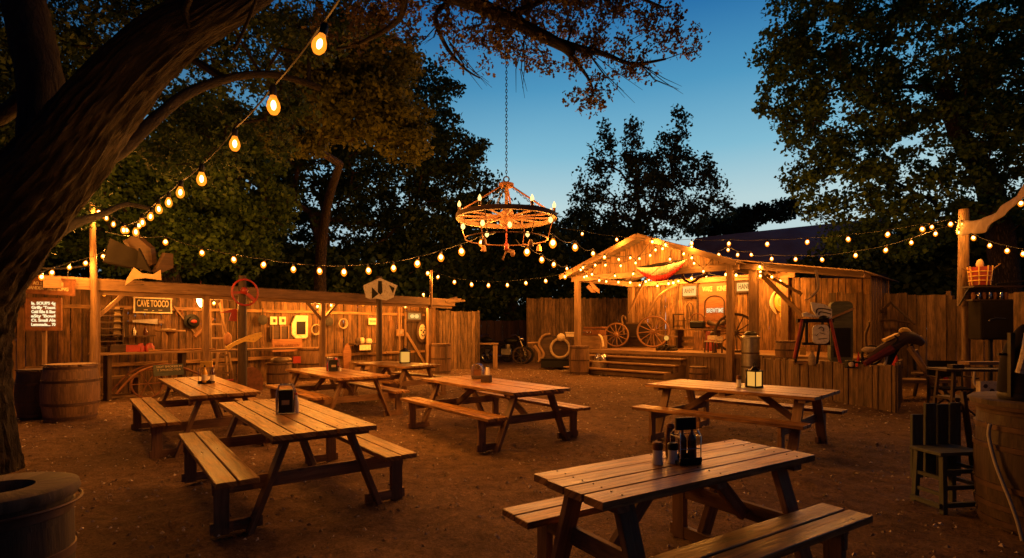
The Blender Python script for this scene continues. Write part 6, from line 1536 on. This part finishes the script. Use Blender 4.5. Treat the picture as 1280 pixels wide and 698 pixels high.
# ride-on
def ride():
    p = on_pl(1120, 459); p = Vector((P(1120, 450, 11.0).x, 11.0, PT)); kk = p.y/F
    X = lambda px: (px-1120)*kk
    Z = lambda py: H+(YH-py)*kk-PT
    o = thing('ride_on_machine', 'dark slanted ride on machine with a yellow saddle and long diagonal rear legs', 'ride-on', p, R(-6))
    b = MB(); q = catmull([(X(1088), 0, Z(448)), (X(1100), 0, Z(440)), (X(1118), 0, Z(430)), (X(1130), 0, Z(422)), (X(1142), 0, Z(424)), (X(1151), 0, Z(430))], 5)
    n = len(q); b.tube(q, [.05+.09*math.sin(math.pi*min(1, i/n*1.0)) for i in range(n)], 12); b.build('body', M['darkwood'], o)
    b = MB(); b.tube([(X(1080), -.1, Z(455)), (X(1112), -.1, Z(436))], [.06, .09], 8); b.build('red_beam', M['darkred'], o)
    b = MB(); b.tv = .02; b.tube(catmull([(X(1124), 0, Z(415)), (X(1131), 0, Z(413.5)), (X(1138), 0, Z(422)), (X(1146), 0, Z(424.5)), (X(1150), 0, Z(420))], 5), [.03, .04, .05, .06, .06, .065, .07, .07, .07, .07, .065, .065, .06, .055, .05, .045, .04, .035, .03, .025, .02], 10); b.build('saddle', M['yellow'], o)
    b = MB(); b.beam((X(1104), -.05, Z(426)), (X(1120), -.05, Z(418)), .12, .05); b.build('yellow_bar', M['yellow'], o)
    b = MB(); b.tube([(X(1132), -.1, Z(434)), (X(1158), -.25, -.3)], .055, 8); b.build('rear_leg', M['post'], o)
    b = MB(); b.tube([(X(1150), .2, Z(438)), (X(1172), .3, -.3)], .04, 8); b.build('rear_leg', M['post'], o)
    b = MB(); b.tube([(X(1122), 0, Z(430)), (X(1108), 0, 0.02)], [.07, .06], 8); b.build('front_leg', M['black'], o)
    b = MB(); b.tube([(X(1108), -.05, Z(441)), (X(1104), -.06, 0.02)], .028, 8); b.build('pale_strut', M['cream'], o)
    b = MB(); b.sphere((X(1093), .1, Z(438)), .13, 12, 8, (1.3, 1, .5)); b.build('front_bundle', M['sack'], o)
    b = MB(); b.torus((X(1098), .2, Z(445)), .19, .025, 24, 6); b.build('wheel', M['iron'], o)
    b = MB()
    for k in range(4): a_ = k*.785; b.tube([(X(1098)-math.cos(a_)*.18, .2, Z(445)-math.sin(a_)*.18), (X(1098)+math.cos(a_)*.18, .2, Z(445)+math.sin(a_)*.18)], .009, 5)
    b.build('wheel_spokes', M['iron'], o)
    b = MB(); b.tube(catmull([(X(1112), -.1, Z(432)), (X(1116), -.18, Z(424)), (X(1111), -.22, Z(420))], 4), .018, 6); b.tube([(X(1140), .05, Z(430)), (X(1146), .1, 0.0)], .03, 6); b.build('handle', M['iron'], o)
ride()
# pole triangle and bow behind
f = Frame(a[0] if False else P(1036, 400, 17.3).x, P(1036, 400, 17.3).y, math.atan2(15.0-17.6, P(1184, 400, 15).x-P(1036, 400, 17.6).x))
o = thing('pole_triangle', 'triangle of thin poles with a bow shaped base leaning on the right fence', 'frame', f.w(f.hit(1114, 380, 0)), f.a); inv = f.M @ Vector((0, 0, 0))
def fl(px, py): q = f.hit(px, py, -.1); h0 = f.hit(1114, 380, 0); return (q.x-h0.x, -.1, q.z-h0.z)
for (u, v, w_) in (((1086, 404), (1114, 378), .04), ((1113, 378), (1144, 406), .03)): b = MB(); b.tube([fl(*u), fl(*v)], w_, 6); b.build('pole', M['darkwood'], o)
b = MB(); b.tube(catmull([fl(1088, 404), fl(1103, 401), (fl(1120, 401)), fl(1138, 404)], 5), .035, 6); b.build('bow', M['darkwood'], o)
b = MB(); b.tube(catmull([fl(1087, 405), fl(1082, 420), fl(1084, 440), fl(1086, 450)], 5), .04, 6); b.build('curved_pole', M['darkwood'], o)
# stool with red reflector
p = G(1163, 497); o = thing('round_stool', 'low stool with a round seat and a red reflector under the diagonal legs', 'stool', p, .2)
b = MB(); b.lathe([(.33, .5), (.36, .52), (.36, .56), (.001, .57)], 20); b.build('seat', M['darkwood'], o)
for k in range(4): q = MB(); a_ = .6+k*1.57; q.beam((math.cos(a_)*.22, math.sin(a_)*.22, .5), (math.cos(a_)*.3, math.sin(a_)*.3, 0), .05, .05); q.build('leg', M['darkwood'], o)
b = MB(); b.box((.0, -.36, .45), (.12, .02, .08)); b.build('reflector', M['redcloth'], o)
b = MB(); b.box((0, 0, .3), (1.7, .5, .07)); q = b.build('plank', M['fence'], None, loc=Vector((P(1133, 480, 12.2).x+.1, 12.2, .12))); tag(q, 'low plank platform on the ground right of the planter', 'plank')
# right string pole with canvas strip
PX, PD = 1206, 12.4
pp = P(PX, 410, PD)
o = thing('light_pole', 'thick wooden pole in front of the right fence where the bulb strings and canvas meet', 'pole', (pp.x, pp.y, 0), 0, 'poles carrying the strings of bulbs')
q = MB(); q.tube([(0.03, 0, 0), (.03, 0, 2.2)], [.085, .08], 12, jit=.06); q.build('lower_pole', M['fence'], o)
q = MB(); q.tube([(-.04, 0, 2.1), (-.02, 0, H+(410-262)/F*PD)], [.115, .10], 12, jit=.06); q.build('upper_pole', M['fence'], o)
# canvas strip draped from pole to upper right
def canvas():
    A = P(1199, 276, 12.2); B = P(1305, 208, 7.2); n = 60; b = MB(); b.tv = .02
    vs = []; fs = []; uv = []
    for i in range(n+1):
        t = i/n; c_ = A.lerp(B, t); sag = -.35*math.sin(math.pi*t); wd = .20+.025*math.sin(t*7)
        w2 = .25+.1*math.sin(t*5)
        for j in range(6):
            s = j/5; vs.append((c_.x+.02*math.sin(t*26+s*2), c_.y+.10*s+.03*math.sin(t*31+s*3), c_.z+sag*.8+.02-s*(.30-.12*t+.03*math.sin(t*17))))
    for i in range(n):
        for j in range(5): fs.append((i*6+j, (i+1)*6+j, (i+1)*6+j+1, i*6+j+1)); uv.append([(i, j)]*4)
    b._add(vs, fs, uv, 1.0, True); o = b.build('canvas_strip', M['cloth']); m = o.modifiers.new('thick', 'SOLIDIFY'); m.thickness = .006
    tag(o, 'long pale canvas strip draped from the right pole up out of view', 'canvas')
canvas()
# shelf with lit basket and sign of bulbs, speaker
SD = 12.0; k2 = SD/F
o = thing('pole_shelf', 'dark plank shelf reaching right from the right pole at head height', 'shelf', P(1240, 359, SD)); b = MB(); b.box((0, 0, 0), (62*k2, .35, .035)); b.build('plank', M['darkwood'], o); b = MB(); b.tube([(-.5, 0, -.02), (-.56, .2, -.4)], .02, 6); b.tube([(0, -.1, .05), (.9, -.25, .16)], .02, 6); b.build('bracket', M['iron'], o)
o = thing('lit_basket', 'glowing red orange woven basket with sticks on the pole shelf', 'basket', P(1225, 358, SD)+Vector((0, 0, .0185))); b = MB(); b.lathe([(.16, 0), (.19, .2), (.2, .40)], 8); q = b.build('weave', M['red'], o); b = MB()
for k in range(8): a_ = k*.785; b.tube([(math.cos(a_)*.17, math.sin(a_)*.17, .0), (math.cos(a_)*.215, math.sin(a_)*.215, .42)], .014, 5)
for z in (.1, .2, .3): b.torus((0, 0, z), .195+.02*z, .012, 16, 5, 'z')
b.build('ribs', M['yellow'], o); b = MB(); b.sphere((0, 0, .46), .1, 10, 8, (.7, .7, 1.2)); b.build('top_cloth', M['cloth'], o)
b = MB()
b.tube([(-.18, 0, .3), (-.42, 0, .38)], .012, 5); b.tube([(.2, 0, .3), (.45, 0, .48)], .012, 5); b.build('sticks', M['post'], o)
o = thing('bottle_rack', 'row of small glinting glasses in a dark rack under the pole shelf', 'rack', P(1236, 368, SD)); b = MB(); b.box((0, 0, -.13), (50*k2, .2, .03)); b.box((0, .1, 0), (50*k2, .02, .26)); b.build('frame', M['darkwood'], o)
for i in range(7):
    b = MB(); b.lathe([(.03, -.11), (.045, -.02), (.03, .04)], 10, c=(-.36+.12*i, -.02, 0)); b.build('glass', M['chrome' if i % 2 else 'rust'], o)
o = thing('speaker', 'big black boxy speaker with a pale logo line hung by the right fence', 'speaker', P(1247, 400, 11.8), R(-6)); kk = 11.8/F
b = MB(); b.box((0, .2, 0), (38*kk, .4, 50*kk)); b.build('cabinet', M['tarp'], o, bevel=.02); b = MB(); b.box((0, -.005, 0), (33*kk, .012, 45*kk)); b.build('grille', M['tarp'], o)
b = MB(); b.tube(catmull([(-.17, -.02, .0), (-.05, -.02, .04), (.15, -.02, .03)], 4), .008, 5); b.sphere((-.18, -.02, -.02), .02, 8, 6); b.build('handle', M['steel'], o)
b = MB(); b.tube([(0, .2, -25*kk), (0, .2, -1.6)], .04, 8); b.build('stand', M['iron'], o)
# dark table and folding chair on the right
p = P(1228, 462, 9.2); p.z = 0; zt = H-52/F*9.2
o = thing('trestle_table', 'dark narrow trestle table beyond the large right barrel', 'table', p, R(-4)); b = MB(); b.box((0, 0, zt), (1.5, .5, .04)); b.build('top', M['darkwood'], o, bevel=.004)
for x in (-.65, .65):
    for y in (-.18, .18): b = MB(); b.beam((x*.9, y, zt), (x, y*1.2, 0), .04, .05); b.build('leg', M['darkwood'], o)
b = MB(); b.box((.35, 0, 0), (.75, .25, .05)); q = b.build('plank', M['post'], None, loc=Vector((p.x-.05, p.y+.3, zt+.09))); tag(q, 'short ochre plank lying on the trestle table', 'plank')
b = MB(); b.box((0, 0, .03), (.2, .12, .07)); q = b.build('box', M['darkwood'], None, loc=Vector((p.x-.45, p.y, zt+.02))); tag(q, 'small dark box on the left end of the trestle table', 'box')
o = thing('printed_box', 'pale printed square box on the ground under the trestle table', 'box', P(1233, 490, 9.0)-Vector((0, 0, .15)), R(-5)); b = MB(); b.box((0, 0, .15), (.26, .1, .26)); b.build('carton', M['cream'], o, bevel=.005); b = MB()
for (x, z, r_) in ((-.05, .2, .035), (.05, .12, .04), (-.02, .09, .02)): b.sphere((x, -.052, z), r_, 8, 6, (1, .1, 1))
b.build('print', M['darkwood'], o); o.location.z = .44
b = MB(); b.box((0, 0, 0), (1.3, .45, .04)); q = b.build('lower_shelf', M['darkwood'], None, loc=Vector((p.x, p.y, .42))); tag(q, 'dark lower board below the trestle table carrying the printed box', 'board')
for i, dx in enumerate((.16, .26, .34)):
    b = MB(); b.lathe([(.03, 0), (.035, .1), (.02, .14)], 10); q = b.build('candle', M['cream'], None, loc=Vector((P(1233, 480, 9.0).x+dx, 8.98, .4405))); tag(q, ('short pale pot nearest the printed box', 'pale pot between the two other pots by the printed box', 'pale pot farthest right from the printed box')[i], 'pot')
def fchair():
    p = G(1190, 517); o = thing('folding_chair', 'dark folding chair with crossed legs in front of the trestle table', 'chair', p, R(-15)); p1 = .45
    b = MB(); b.tube([(-.28, -.2, 0), (.28, -.2, .5)], .018, 6); b.tube([(.28, -.2, 0), (-.28, -.2, .5)], .018, 6); b.tube([(-.28, .25, 0), (.28, .25, .5)], .018, 6); b.tube([(.28, .25, 0), (-.28, .25, .5)], .018, 6); b.build('crossed_legs', M['iron'], o)
    b = MB(); b.box((0, .02, .47), (.56, .46, .03)); b.build('seat', M['tarp'], o)
    for x in (-.28, .28): b = MB(); b.tube([(x, .25, .0), (x, .27, .98)], .018, 6); b.build('back_rail', M['iron'], o)
    b = MB(); b.box((0, .27, .82), (.56, .02, .3)); b.build('back_cloth', M['tarp'], o)
    for x in (-.3, .3): b = MB(); b.box((x, .02, .68), (.05, .46, .03)); b.build('armrest', M['darkwood'], o)
    b = MB(); b.tube(catmull([(.26, -.2, .82), (.24, -.22, .6), (.3, -.24, .5)], 4), .018, 6); b.build('pale_strap', M['cream'], o)
fchair()
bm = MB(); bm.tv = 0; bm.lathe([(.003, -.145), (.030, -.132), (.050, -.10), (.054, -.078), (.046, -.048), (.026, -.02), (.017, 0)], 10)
cm_ = MB(); cm_.tv = 0; cm_.sphere((0, 0, -.062), .030, 10, 8, (1, 1, 1.2))
LC = (1.0, 0.365, 0.055)
def lamp(name, power, parent, loc, rad=.03):
    d = bpy.data.lights.get(name)
    if not d: d = bpy.data.lights.new(name, 'POINT'); d.energy = power; d.color = LC; d.shadow_soft_size = rad
    q = bpy.data.objects.new('lamp', d); COL.objects.link(q); q.parent = parent; q.location = loc; return q
POW = {'near': 16.0, 'mid': 70, 'dim': 19, 'small': 74, 'stage': 14, 'inside': 95}
sm = MB(); sm.tv = 0; sm.lathe([(.018, -.012), (.021, 0), (.021, .035), (.012, .055)], 8)
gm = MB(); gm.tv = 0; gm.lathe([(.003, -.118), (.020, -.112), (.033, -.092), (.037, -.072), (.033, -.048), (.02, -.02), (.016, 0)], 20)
fm = MB(); fm.tv = 0; fm.sphere((0, 0, -.062), .0165, 12, 10, (.85, .85, 1.7))
# ------------------------------------------------------------------ chandelier
def chandelier():
    D = 7.0; cx = (633-640)/F*D; zc = H+(410-272)/F*D; Rr = 63/F*D
    o = thing('wagon_wheel_chandelier', 'wagon wheel chandelier with candle bulbs hanging on a long chain', 'chandelier', (cx, D, zc))
    b = MB(); n = 48
    vs = []; fs = []; uv = []
    for i in range(n):
        a = 6.28318*i/n
        for (r_, z) in ((Rr-.04, -.028), (Rr, -.028), (Rr, .028), (Rr-.04, .028)): vs.append((r_*math.cos(a), r_*math.sin(a), z))
    for i in range(n):
        j = (i+1) % n
        for k in range(4): k2 = (k+1) % 4; fs.append((i*4+k, j*4+k, j*4+k2, i*4+k2)); uv.append([(i*.09, k*.05), (i*.09+.09, k*.05), (i*.09+.09, k*.05+.05), (i*.09, k*.05+.05)])
    b._add(vs, fs, uv, 1.0, False); b.build('rim', M['post'], o)
    for k in range(12):
        a = 6.28318*k/12+.13; q = MB(); q.tube([(math.cos(a)*.07, math.sin(a)*.07, 0), (math.cos(a)*Rr*.5, math.sin(a)*Rr*.5, 0), (math.cos(a)*(Rr-.04), math.sin(a)*(Rr-.04), 0)], [.019, .013, .015], 8); q.build('spoke', M['wheelwood'], o)
    b = MB(); b.lathe([(.05, -.12), (.085, -.09), (.09, .06), (.05, .09)], 16); b.build('hub', M['wheelwood'], o)
    b = MB(); b.tube([(0, 0, .05), (0, 0, .40)], .022, 10); b.build('stem', M['wheelwood'], o)
    b = MB(); b.lathe([(.075, .385), (.095, .40), (.095, .435), (.04, .45)], 20); b.build('top_block', M['rust'], o)
    ht = .44; 
    for k in range(6):
        a = 6.28318*k/6+.35; q = MB(); A = Vector((math.cos(a)*.07, math.sin(a)*.07, .40)); B = Vector((math.cos(a)*(Rr-.03), math.sin(a)*(Rr-.03), .03))
        if k % 2 == 0:
            m = 22
            for i in range(m):
                p = A.lerp(B, (i+.5)/m); q.torus(p, .013, .0045, 8, 4, 'y' if i % 2 else 'x', )
            q.build('stay_chain', M['iron'], o)
        else: q.tube([A, B], .012, 6); q.build('stay_rod', M['rust'], o)
    # lower hoop with swags, bells and bulbs
    b = MB(); b.torus((0, 0, -.28), Rr*.82, .008, 48, 6, 'z'); b.build('lower_hoop', M['rust'], o)
    for k in range(6):
        a = 6.28318*k/6+.1; q = MB(); q.tube([(math.cos(a)*Rr*.93, math.sin(a)*Rr*.93, -.03), (math.cos(a)*Rr*.82, math.sin(a)*Rr*.82, -.28)], .005, 5)
        q.build('hanger', M['rust'], o)
    for i, (a, z) in enumerate(((.4, -.2), (2.3, -.18), (4.1, -.2), (5.4, -.22))):
        r_ = Rr*.72; q = MB(); q.lathe([(.035, -.09), (.03, -.03), (.012, 0)], 10, c=(math.cos(a)*r_, math.sin(a)*r_, z-.12)); q.build('bell', M['wheelwood'], o)
    b = MB(); b.tube([(0, 0, -.12), (0, 0, -.34)], .012, 6); b.sphere((0, 0, -.38), .04, 10, 8, (.8, .8, 1.5)); b.build('pendant', M['red'], o)
    b = MB(); b.beam((.0, 0, -.42), (-.05, 0, -.55), .02, .02); b.beam((0, 0, -.42), (.08, 0, -.44), .02, .05); b.sphere((.08, 0, -.46), .03, 8, 6, (1, .5, 1.6)); b.build('figure', M['wheelwood'], o)
    # candle bulbs around the rim: pixel columns as in the photo, spread over the ring
    cm = MB(); cm.lathe([(.012, .0), (.021, .018), (.022, .034), (.010, .062), (.002, .078)], 10); cmo = None
    sm = MB(); sm.lathe([(.018, -.055), (.018, -.004), (.011, 0)], 10)
    first = None
    for k, ang in enumerate((R(200), R(240), R(300), R(345), R(20), R(70), R(115), R(160))):
        p = (math.cos(ang)*(Rr-.025), math.sin(ang)*(Rr-.025), .09)
        lamp('lamp_candle', 13, o, (p[0], p[1], .19), .012)
        if first is None:
            ho = sm.build('candle_holder', M['wheelwood'], o, loc=p); bo = cm.build('candle_bulb', M['candle'], ho); first = (ho, bo)
        else:
            ho = first[0].copy(); COL.objects.link(ho); ho.parent = o; ho.location = p; bo = first[1].copy(); COL.objects.link(bo); bo.parent = ho
    hb = MB(); hb.lathe([(.002, -.075), (.022, -.055), (.028, -.035), (.018, -.008), (.012, 0)], 12)
    fb = None
    for (a, r_, z) in ((3.9, .62, -.09), (4.85, .5, -.12), (5.9, .92, -.04), (3.3, .86, -.10), (.9, .7, -.12), (2.2, .7, -.12)):
        p = (math.cos(a)*Rr*r_, math.sin(a)*Rr*r_, z)
        lamp('lamp_pendant', 5, o, (p[0], p[1], p[2]-.095), .012)
        if fb is None: fb = hb.build('hanging_bulb', M['candle'], o, loc=p)
        else: q = fb.copy(); COL.objects.link(q); q.parent = o; q.location = p
    # ring and chain up to the branch
    b = MB(); b.torus((0, 0, .49), .035, .009, 20, 8); b.build('hook_ring', M['iron'], o)
    top = H+(410-26)/F*D-zc; z = .545; q = MB(); i = 0
    while z < top:
        sc = (1, 1); pts = []
        for k in range(10):
            a = 6.283*k/10; rx = .011*math.cos(a); rz = .026*math.sin(a); pts.append((rx, 0, z+rz) if i % 2 else (0, rx, z+rz))
        q.tube(pts, .0042, 5, closed=True); z += .040; i += 1
    q.build('chain', M['iron'], o)
chandelier()

# ------------------------------------------------------------------ strings of bulbs
PRO = {}
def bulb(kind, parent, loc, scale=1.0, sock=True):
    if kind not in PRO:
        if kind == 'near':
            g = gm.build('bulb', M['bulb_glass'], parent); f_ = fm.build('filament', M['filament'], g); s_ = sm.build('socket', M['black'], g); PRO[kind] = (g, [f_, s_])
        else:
            g = bm.build('bulb', M['far_halo_glass'], parent); f_ = cm_.build('filament', M['core'], g); s_ = sm.build('socket', M['black'], g); PRO[kind] = (g, [f_, s_])
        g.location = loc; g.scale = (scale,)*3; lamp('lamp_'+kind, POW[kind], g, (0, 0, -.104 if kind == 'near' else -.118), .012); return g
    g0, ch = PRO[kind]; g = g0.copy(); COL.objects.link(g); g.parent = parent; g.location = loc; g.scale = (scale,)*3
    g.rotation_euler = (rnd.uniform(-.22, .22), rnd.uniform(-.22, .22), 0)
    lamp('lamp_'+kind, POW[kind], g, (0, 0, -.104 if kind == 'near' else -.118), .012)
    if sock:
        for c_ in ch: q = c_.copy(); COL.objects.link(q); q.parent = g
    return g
def string(label, A, B, pix, kind='mid', scale=1.0, ext=(None, None), wr=.007, sag=.03):
    """A, B: plan end points (x, y); pix: photo points of the bulbs; each bulb hangs where its sight line crosses the vertical plane through A-B"""
    A = Vector(A); B = Vector(B); d = B-A
    o = thing('light_string', label, 'string lights', (A.x, A.y, 0), 0, 'strings of warm bulbs over the yard')
    pts = []; n2 = Vector((-d.y, d.x)).normalized()
    for (px, py) in pix:
        r_ = Vector(((px-640)/F, 1)); k = A.dot(n2)/r_.dot(n2)
        pts.append(Vector((r_.x*k, k, H+(YH-py)/F*k)))
    wire = [p+Vector((0, 0, (.06+.055)*scale)) for p in pts]
    if ext[0] is not None: wire = [Vector(ext[0])]+wire
    if ext[1] is not None: wire = wire+[Vector(ext[1])]
    w_ = []
    for i in range(len(wire)-1):
        a_, b_ = wire[i], wire[i+1]; L_ = (b_-a_).length
        for k in range(4): t = k/4; w_.append(a_.lerp(b_, t)-Vector((0, 0, sag*L_*4*t*(1-t))))
    w_.append(wire[-1])
    O = Vector((A.x, A.y, 0)); m = MB(); m.tube([p-O for p in w_], wr, 5); m.build('wire', M['rubber'], o)
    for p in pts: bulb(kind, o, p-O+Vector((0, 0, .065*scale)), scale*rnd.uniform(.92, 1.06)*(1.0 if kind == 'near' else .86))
    return o
pole_L = P(118, 256, 11.55); L2 = (pole_L.x, pole_L.y)
# S1: from the corner pole towards and over the camera
near = P(430, -10, 2.55)
string('long string swooping from the shed corner pole up over the viewer, with the largest bulbs', L2, (near.x, near.y),
       [(133, 273), (142, 281), (154, 288), (169.7, 290), (178, 279), (189, 272), (198, 262), (211, 254), (226, 241), (252, 223.5), (293.5, 181), (341.5, 132), (403.5, 58)], 'near', 1.0, (pole_L, near), wr=.006, sag=.02)
string('short string of small bulbs tangled at the top of the shed corner pole', L2, (P(185, 285, 11.0).x, 11.0), [(123.5, 266), (129.5, 269), (158, 289), (173.6, 283)], 'small', 1.1, (pole_L, P(190, 268, 11.0)))
# S2
a = P(28, 352, 9.5)
string('short string between the leaning trunk and the corner pole above the plank sign', (a.x, a.y), L2, [(37.5, 347), (52.5, 347), (66, 341.5), (87, 335), (107.6, 329.5), (129, 321)], 'mid', .95, (a, P(132, 310, 11.5)))
# S3 long one across the left towards the chandelier
b_ = P(583, 300, 7.8)
string('long string crossing from the shed corner over the shed roof to the chandelier', L2, (b_.x, b_.y),
       [(207, 303), (252, 316.5), (291.7, 325), (330.4, 331.5), (366.6, 337), (399, 339.6), (430, 340.6), (460, 338.8), (491.7, 336), (522.4, 330), (551, 322.5), (576, 314.8), (601, 305)], 'mid', 1.0, (P(132, 290, 11.5), P(622, 290, 7.2)))
a = at_shed(539, 338, -.1); s_l = at_st(716, 345, -.6)
string('string from the short shed roof pole to the left corner of the stage roof', (a.x, a.y), (s_l.x, s_l.y), [(534.5, 342), (548, 347), (568, 353), (589, 356), (610.6, 357.2), (634, 357), (657, 354.5), (681.7, 351.8), (706, 346.6)], 'mid', 1.35, (a, s_l), sag=.02)
a = P(628, 290, 7.4); s2 = at_st(712, 338, -.6)
string('string from beneath the chandelier down to the left corner of the stage roof', (a.x, a.y), (s2.x, s2.y), [(659, 315.5), (677, 325), (692, 331), (708.5, 336.5)], 'mid', 1.2, (P(645, 300, 7.6), s2))
s3 = at_st(760, 325, -.6)
string('string from the right side of the chandelier to the left slope of the stage gable', (P(690, 290, 7.0).x, 7.0), (s3.x, s3.y), [(691.5, 305), (718.6, 309.5), (741, 317.5), (755.5, 322)], 'mid', 1.1, (P(688, 292, 7.0), s3))
PR = P(1198, 280, 12.3)
a = P(728, 288, 19)
string('highest long string crossing before the stage gable and barn roof to the right pole', (a.x, a.y), (PR.x, PR.y), [(728.0, 293), (771, 300), (815, 303), (864.5, 304.5), (911, 305), (959, 305.5), (1009.6, 303), (1059.5, 299.5), (1110, 293.5), (1152, 287), (1188, 281)], 'mid', 1.15, (P(698, 284, 19.4), PR))
a = at_st(940, 320, -.3)
string('lower string from the right stage post to the right pole', (a.x, a.y), (PR.x, PR.y), [(964.6, 324), (994.4, 324.7), (1027, 325), (1069.5, 319.7), (1108, 313), (1139, 304), (1169.6, 293), (1165, 284)][:7], 'dim', 1.05, (a, PR))
string('pair of bulbs bunched on the right pole top', (P(1150, 290, 12.2).x, 12.2), (PR.x, 12.0), [(1165, 284.5), (1199, 291.5)], 'dim', .9, (P(1150, 285, 12.2), P(1206, 280, 12.0)))
b_ = P(1330, 322, 9.5)
string('string sagging from the right pole out of view to the right', (PR.x, PR.y), (b_.x, b_.y), [(1205, 290), (1216, 298), (1237, 307.7), (1259, 314), (1279, 318)], 'dim', .95, (PR, b_))
string('single bulb string under the canvas strip', (P(1199, 276, 12.1).x, 12.1), (P(1310, 240, 8.0).x, 8.0), [(1203, 281), (1276, 255)], 'dim', .85, (P(1199, 270, 12.1), P(1315, 232, 8.0)), sag=.05)
# stage strings
def st_string(label, pix, t, sc=1.0, kind='stage'):
    a = ST.w((-1, t, 0)); c = ST.w((8, t, 0)); string(label, (a.x, a.y), (c.x, c.y), pix, kind, sc, wr=.008, sag=.05)
st_string('string of bulbs along the left front eave of the stage', [(726, 338), (729, 335), (744, 332), (757, 332), (776, 333), (799, 324), (813, 320), (819.5, 313), (828, 311.6), (831.5, 306.5)], -.62)
st_string('string of bulbs running below the left barge board of the gable', [(733, 346), (740, 343.5), (755.6, 322), (773, 325), (788, 323), (794.5, 329.5), (815, 303)], -.7)
st_string('string hanging under the front beam of the stage', [(730, 347), (749, 351), (758, 352.6), (768.5, 345.5), (773, 353.4), (788, 354), (792, 343), (807, 352.6), (837.5, 324.7), (840, 308.5), (854.7, 318)], -.3)
st_string('cluster of bulbs at the right slope of the gable', [(855, 318), (865, 305.5), (865, 309.5), (865, 323), (867.5, 330), (879, 340), (898, 319), (910, 313), (922, 319), (938.6, 319)], -.35)
st_string('bulbs strung inside the stage above the lettered signs', [(835.6, 355.5), (841.5, 354.5), (858, 330), (864.7, 348.7), (874, 335), (889, 338), (907, 344), (920, 345), (927, 333), (936.5, 330)], 2.9, 1.4, 'inside')
st_string('short drop of bulbs on the right stage post', [(950, 334), (950.6, 340.7), (950.6, 345.5), (964.6, 347)], .1)
# shed strings
def sh_string(label, pix, t, sc=1.0, kind='small'):
    a = SH.w((-1, t, 0)); c = SH.w((10, t, 0)); string(label, (a.x, a.y), (c.x, c.y), pix, kind, sc, wr=.008, sag=.05)
sh_string('few bulbs under the left half of the shed eave', [(130.4, 368), (236, 369), (267.7, 379.6), (283, 363), (325.7, 371)], .35, .95)
sh_string('string of bulbs crowded under the middle of the shed eave', [(388.5, 382.7), (391, 371.6), (397.5, 383.7), (404.5, 373.4), (414, 382.4), (420, 370), (424.6, 375), (430.5, 375), (441.6, 374.7), (453.8, 380.6)], .3, .95)
sh_string('string of bulbs crowded under the right end of the shed eave', [(471, 381.4), (481, 377), (489, 379), (501.5, 379), (507, 383.7), (511.5, 375.5), (528, 383), (529.6, 368.5), (530.4, 378.8), (538, 374), (546, 381.7)], .2, 1.0)
st_string('bulbs strung along the top of the stage back wall above the large wheel', [(800, 357), (811, 350), (822, 358), (848, 352), (883, 346), (956, 350), (975, 352)], 3.3, 1.15, 'inside')
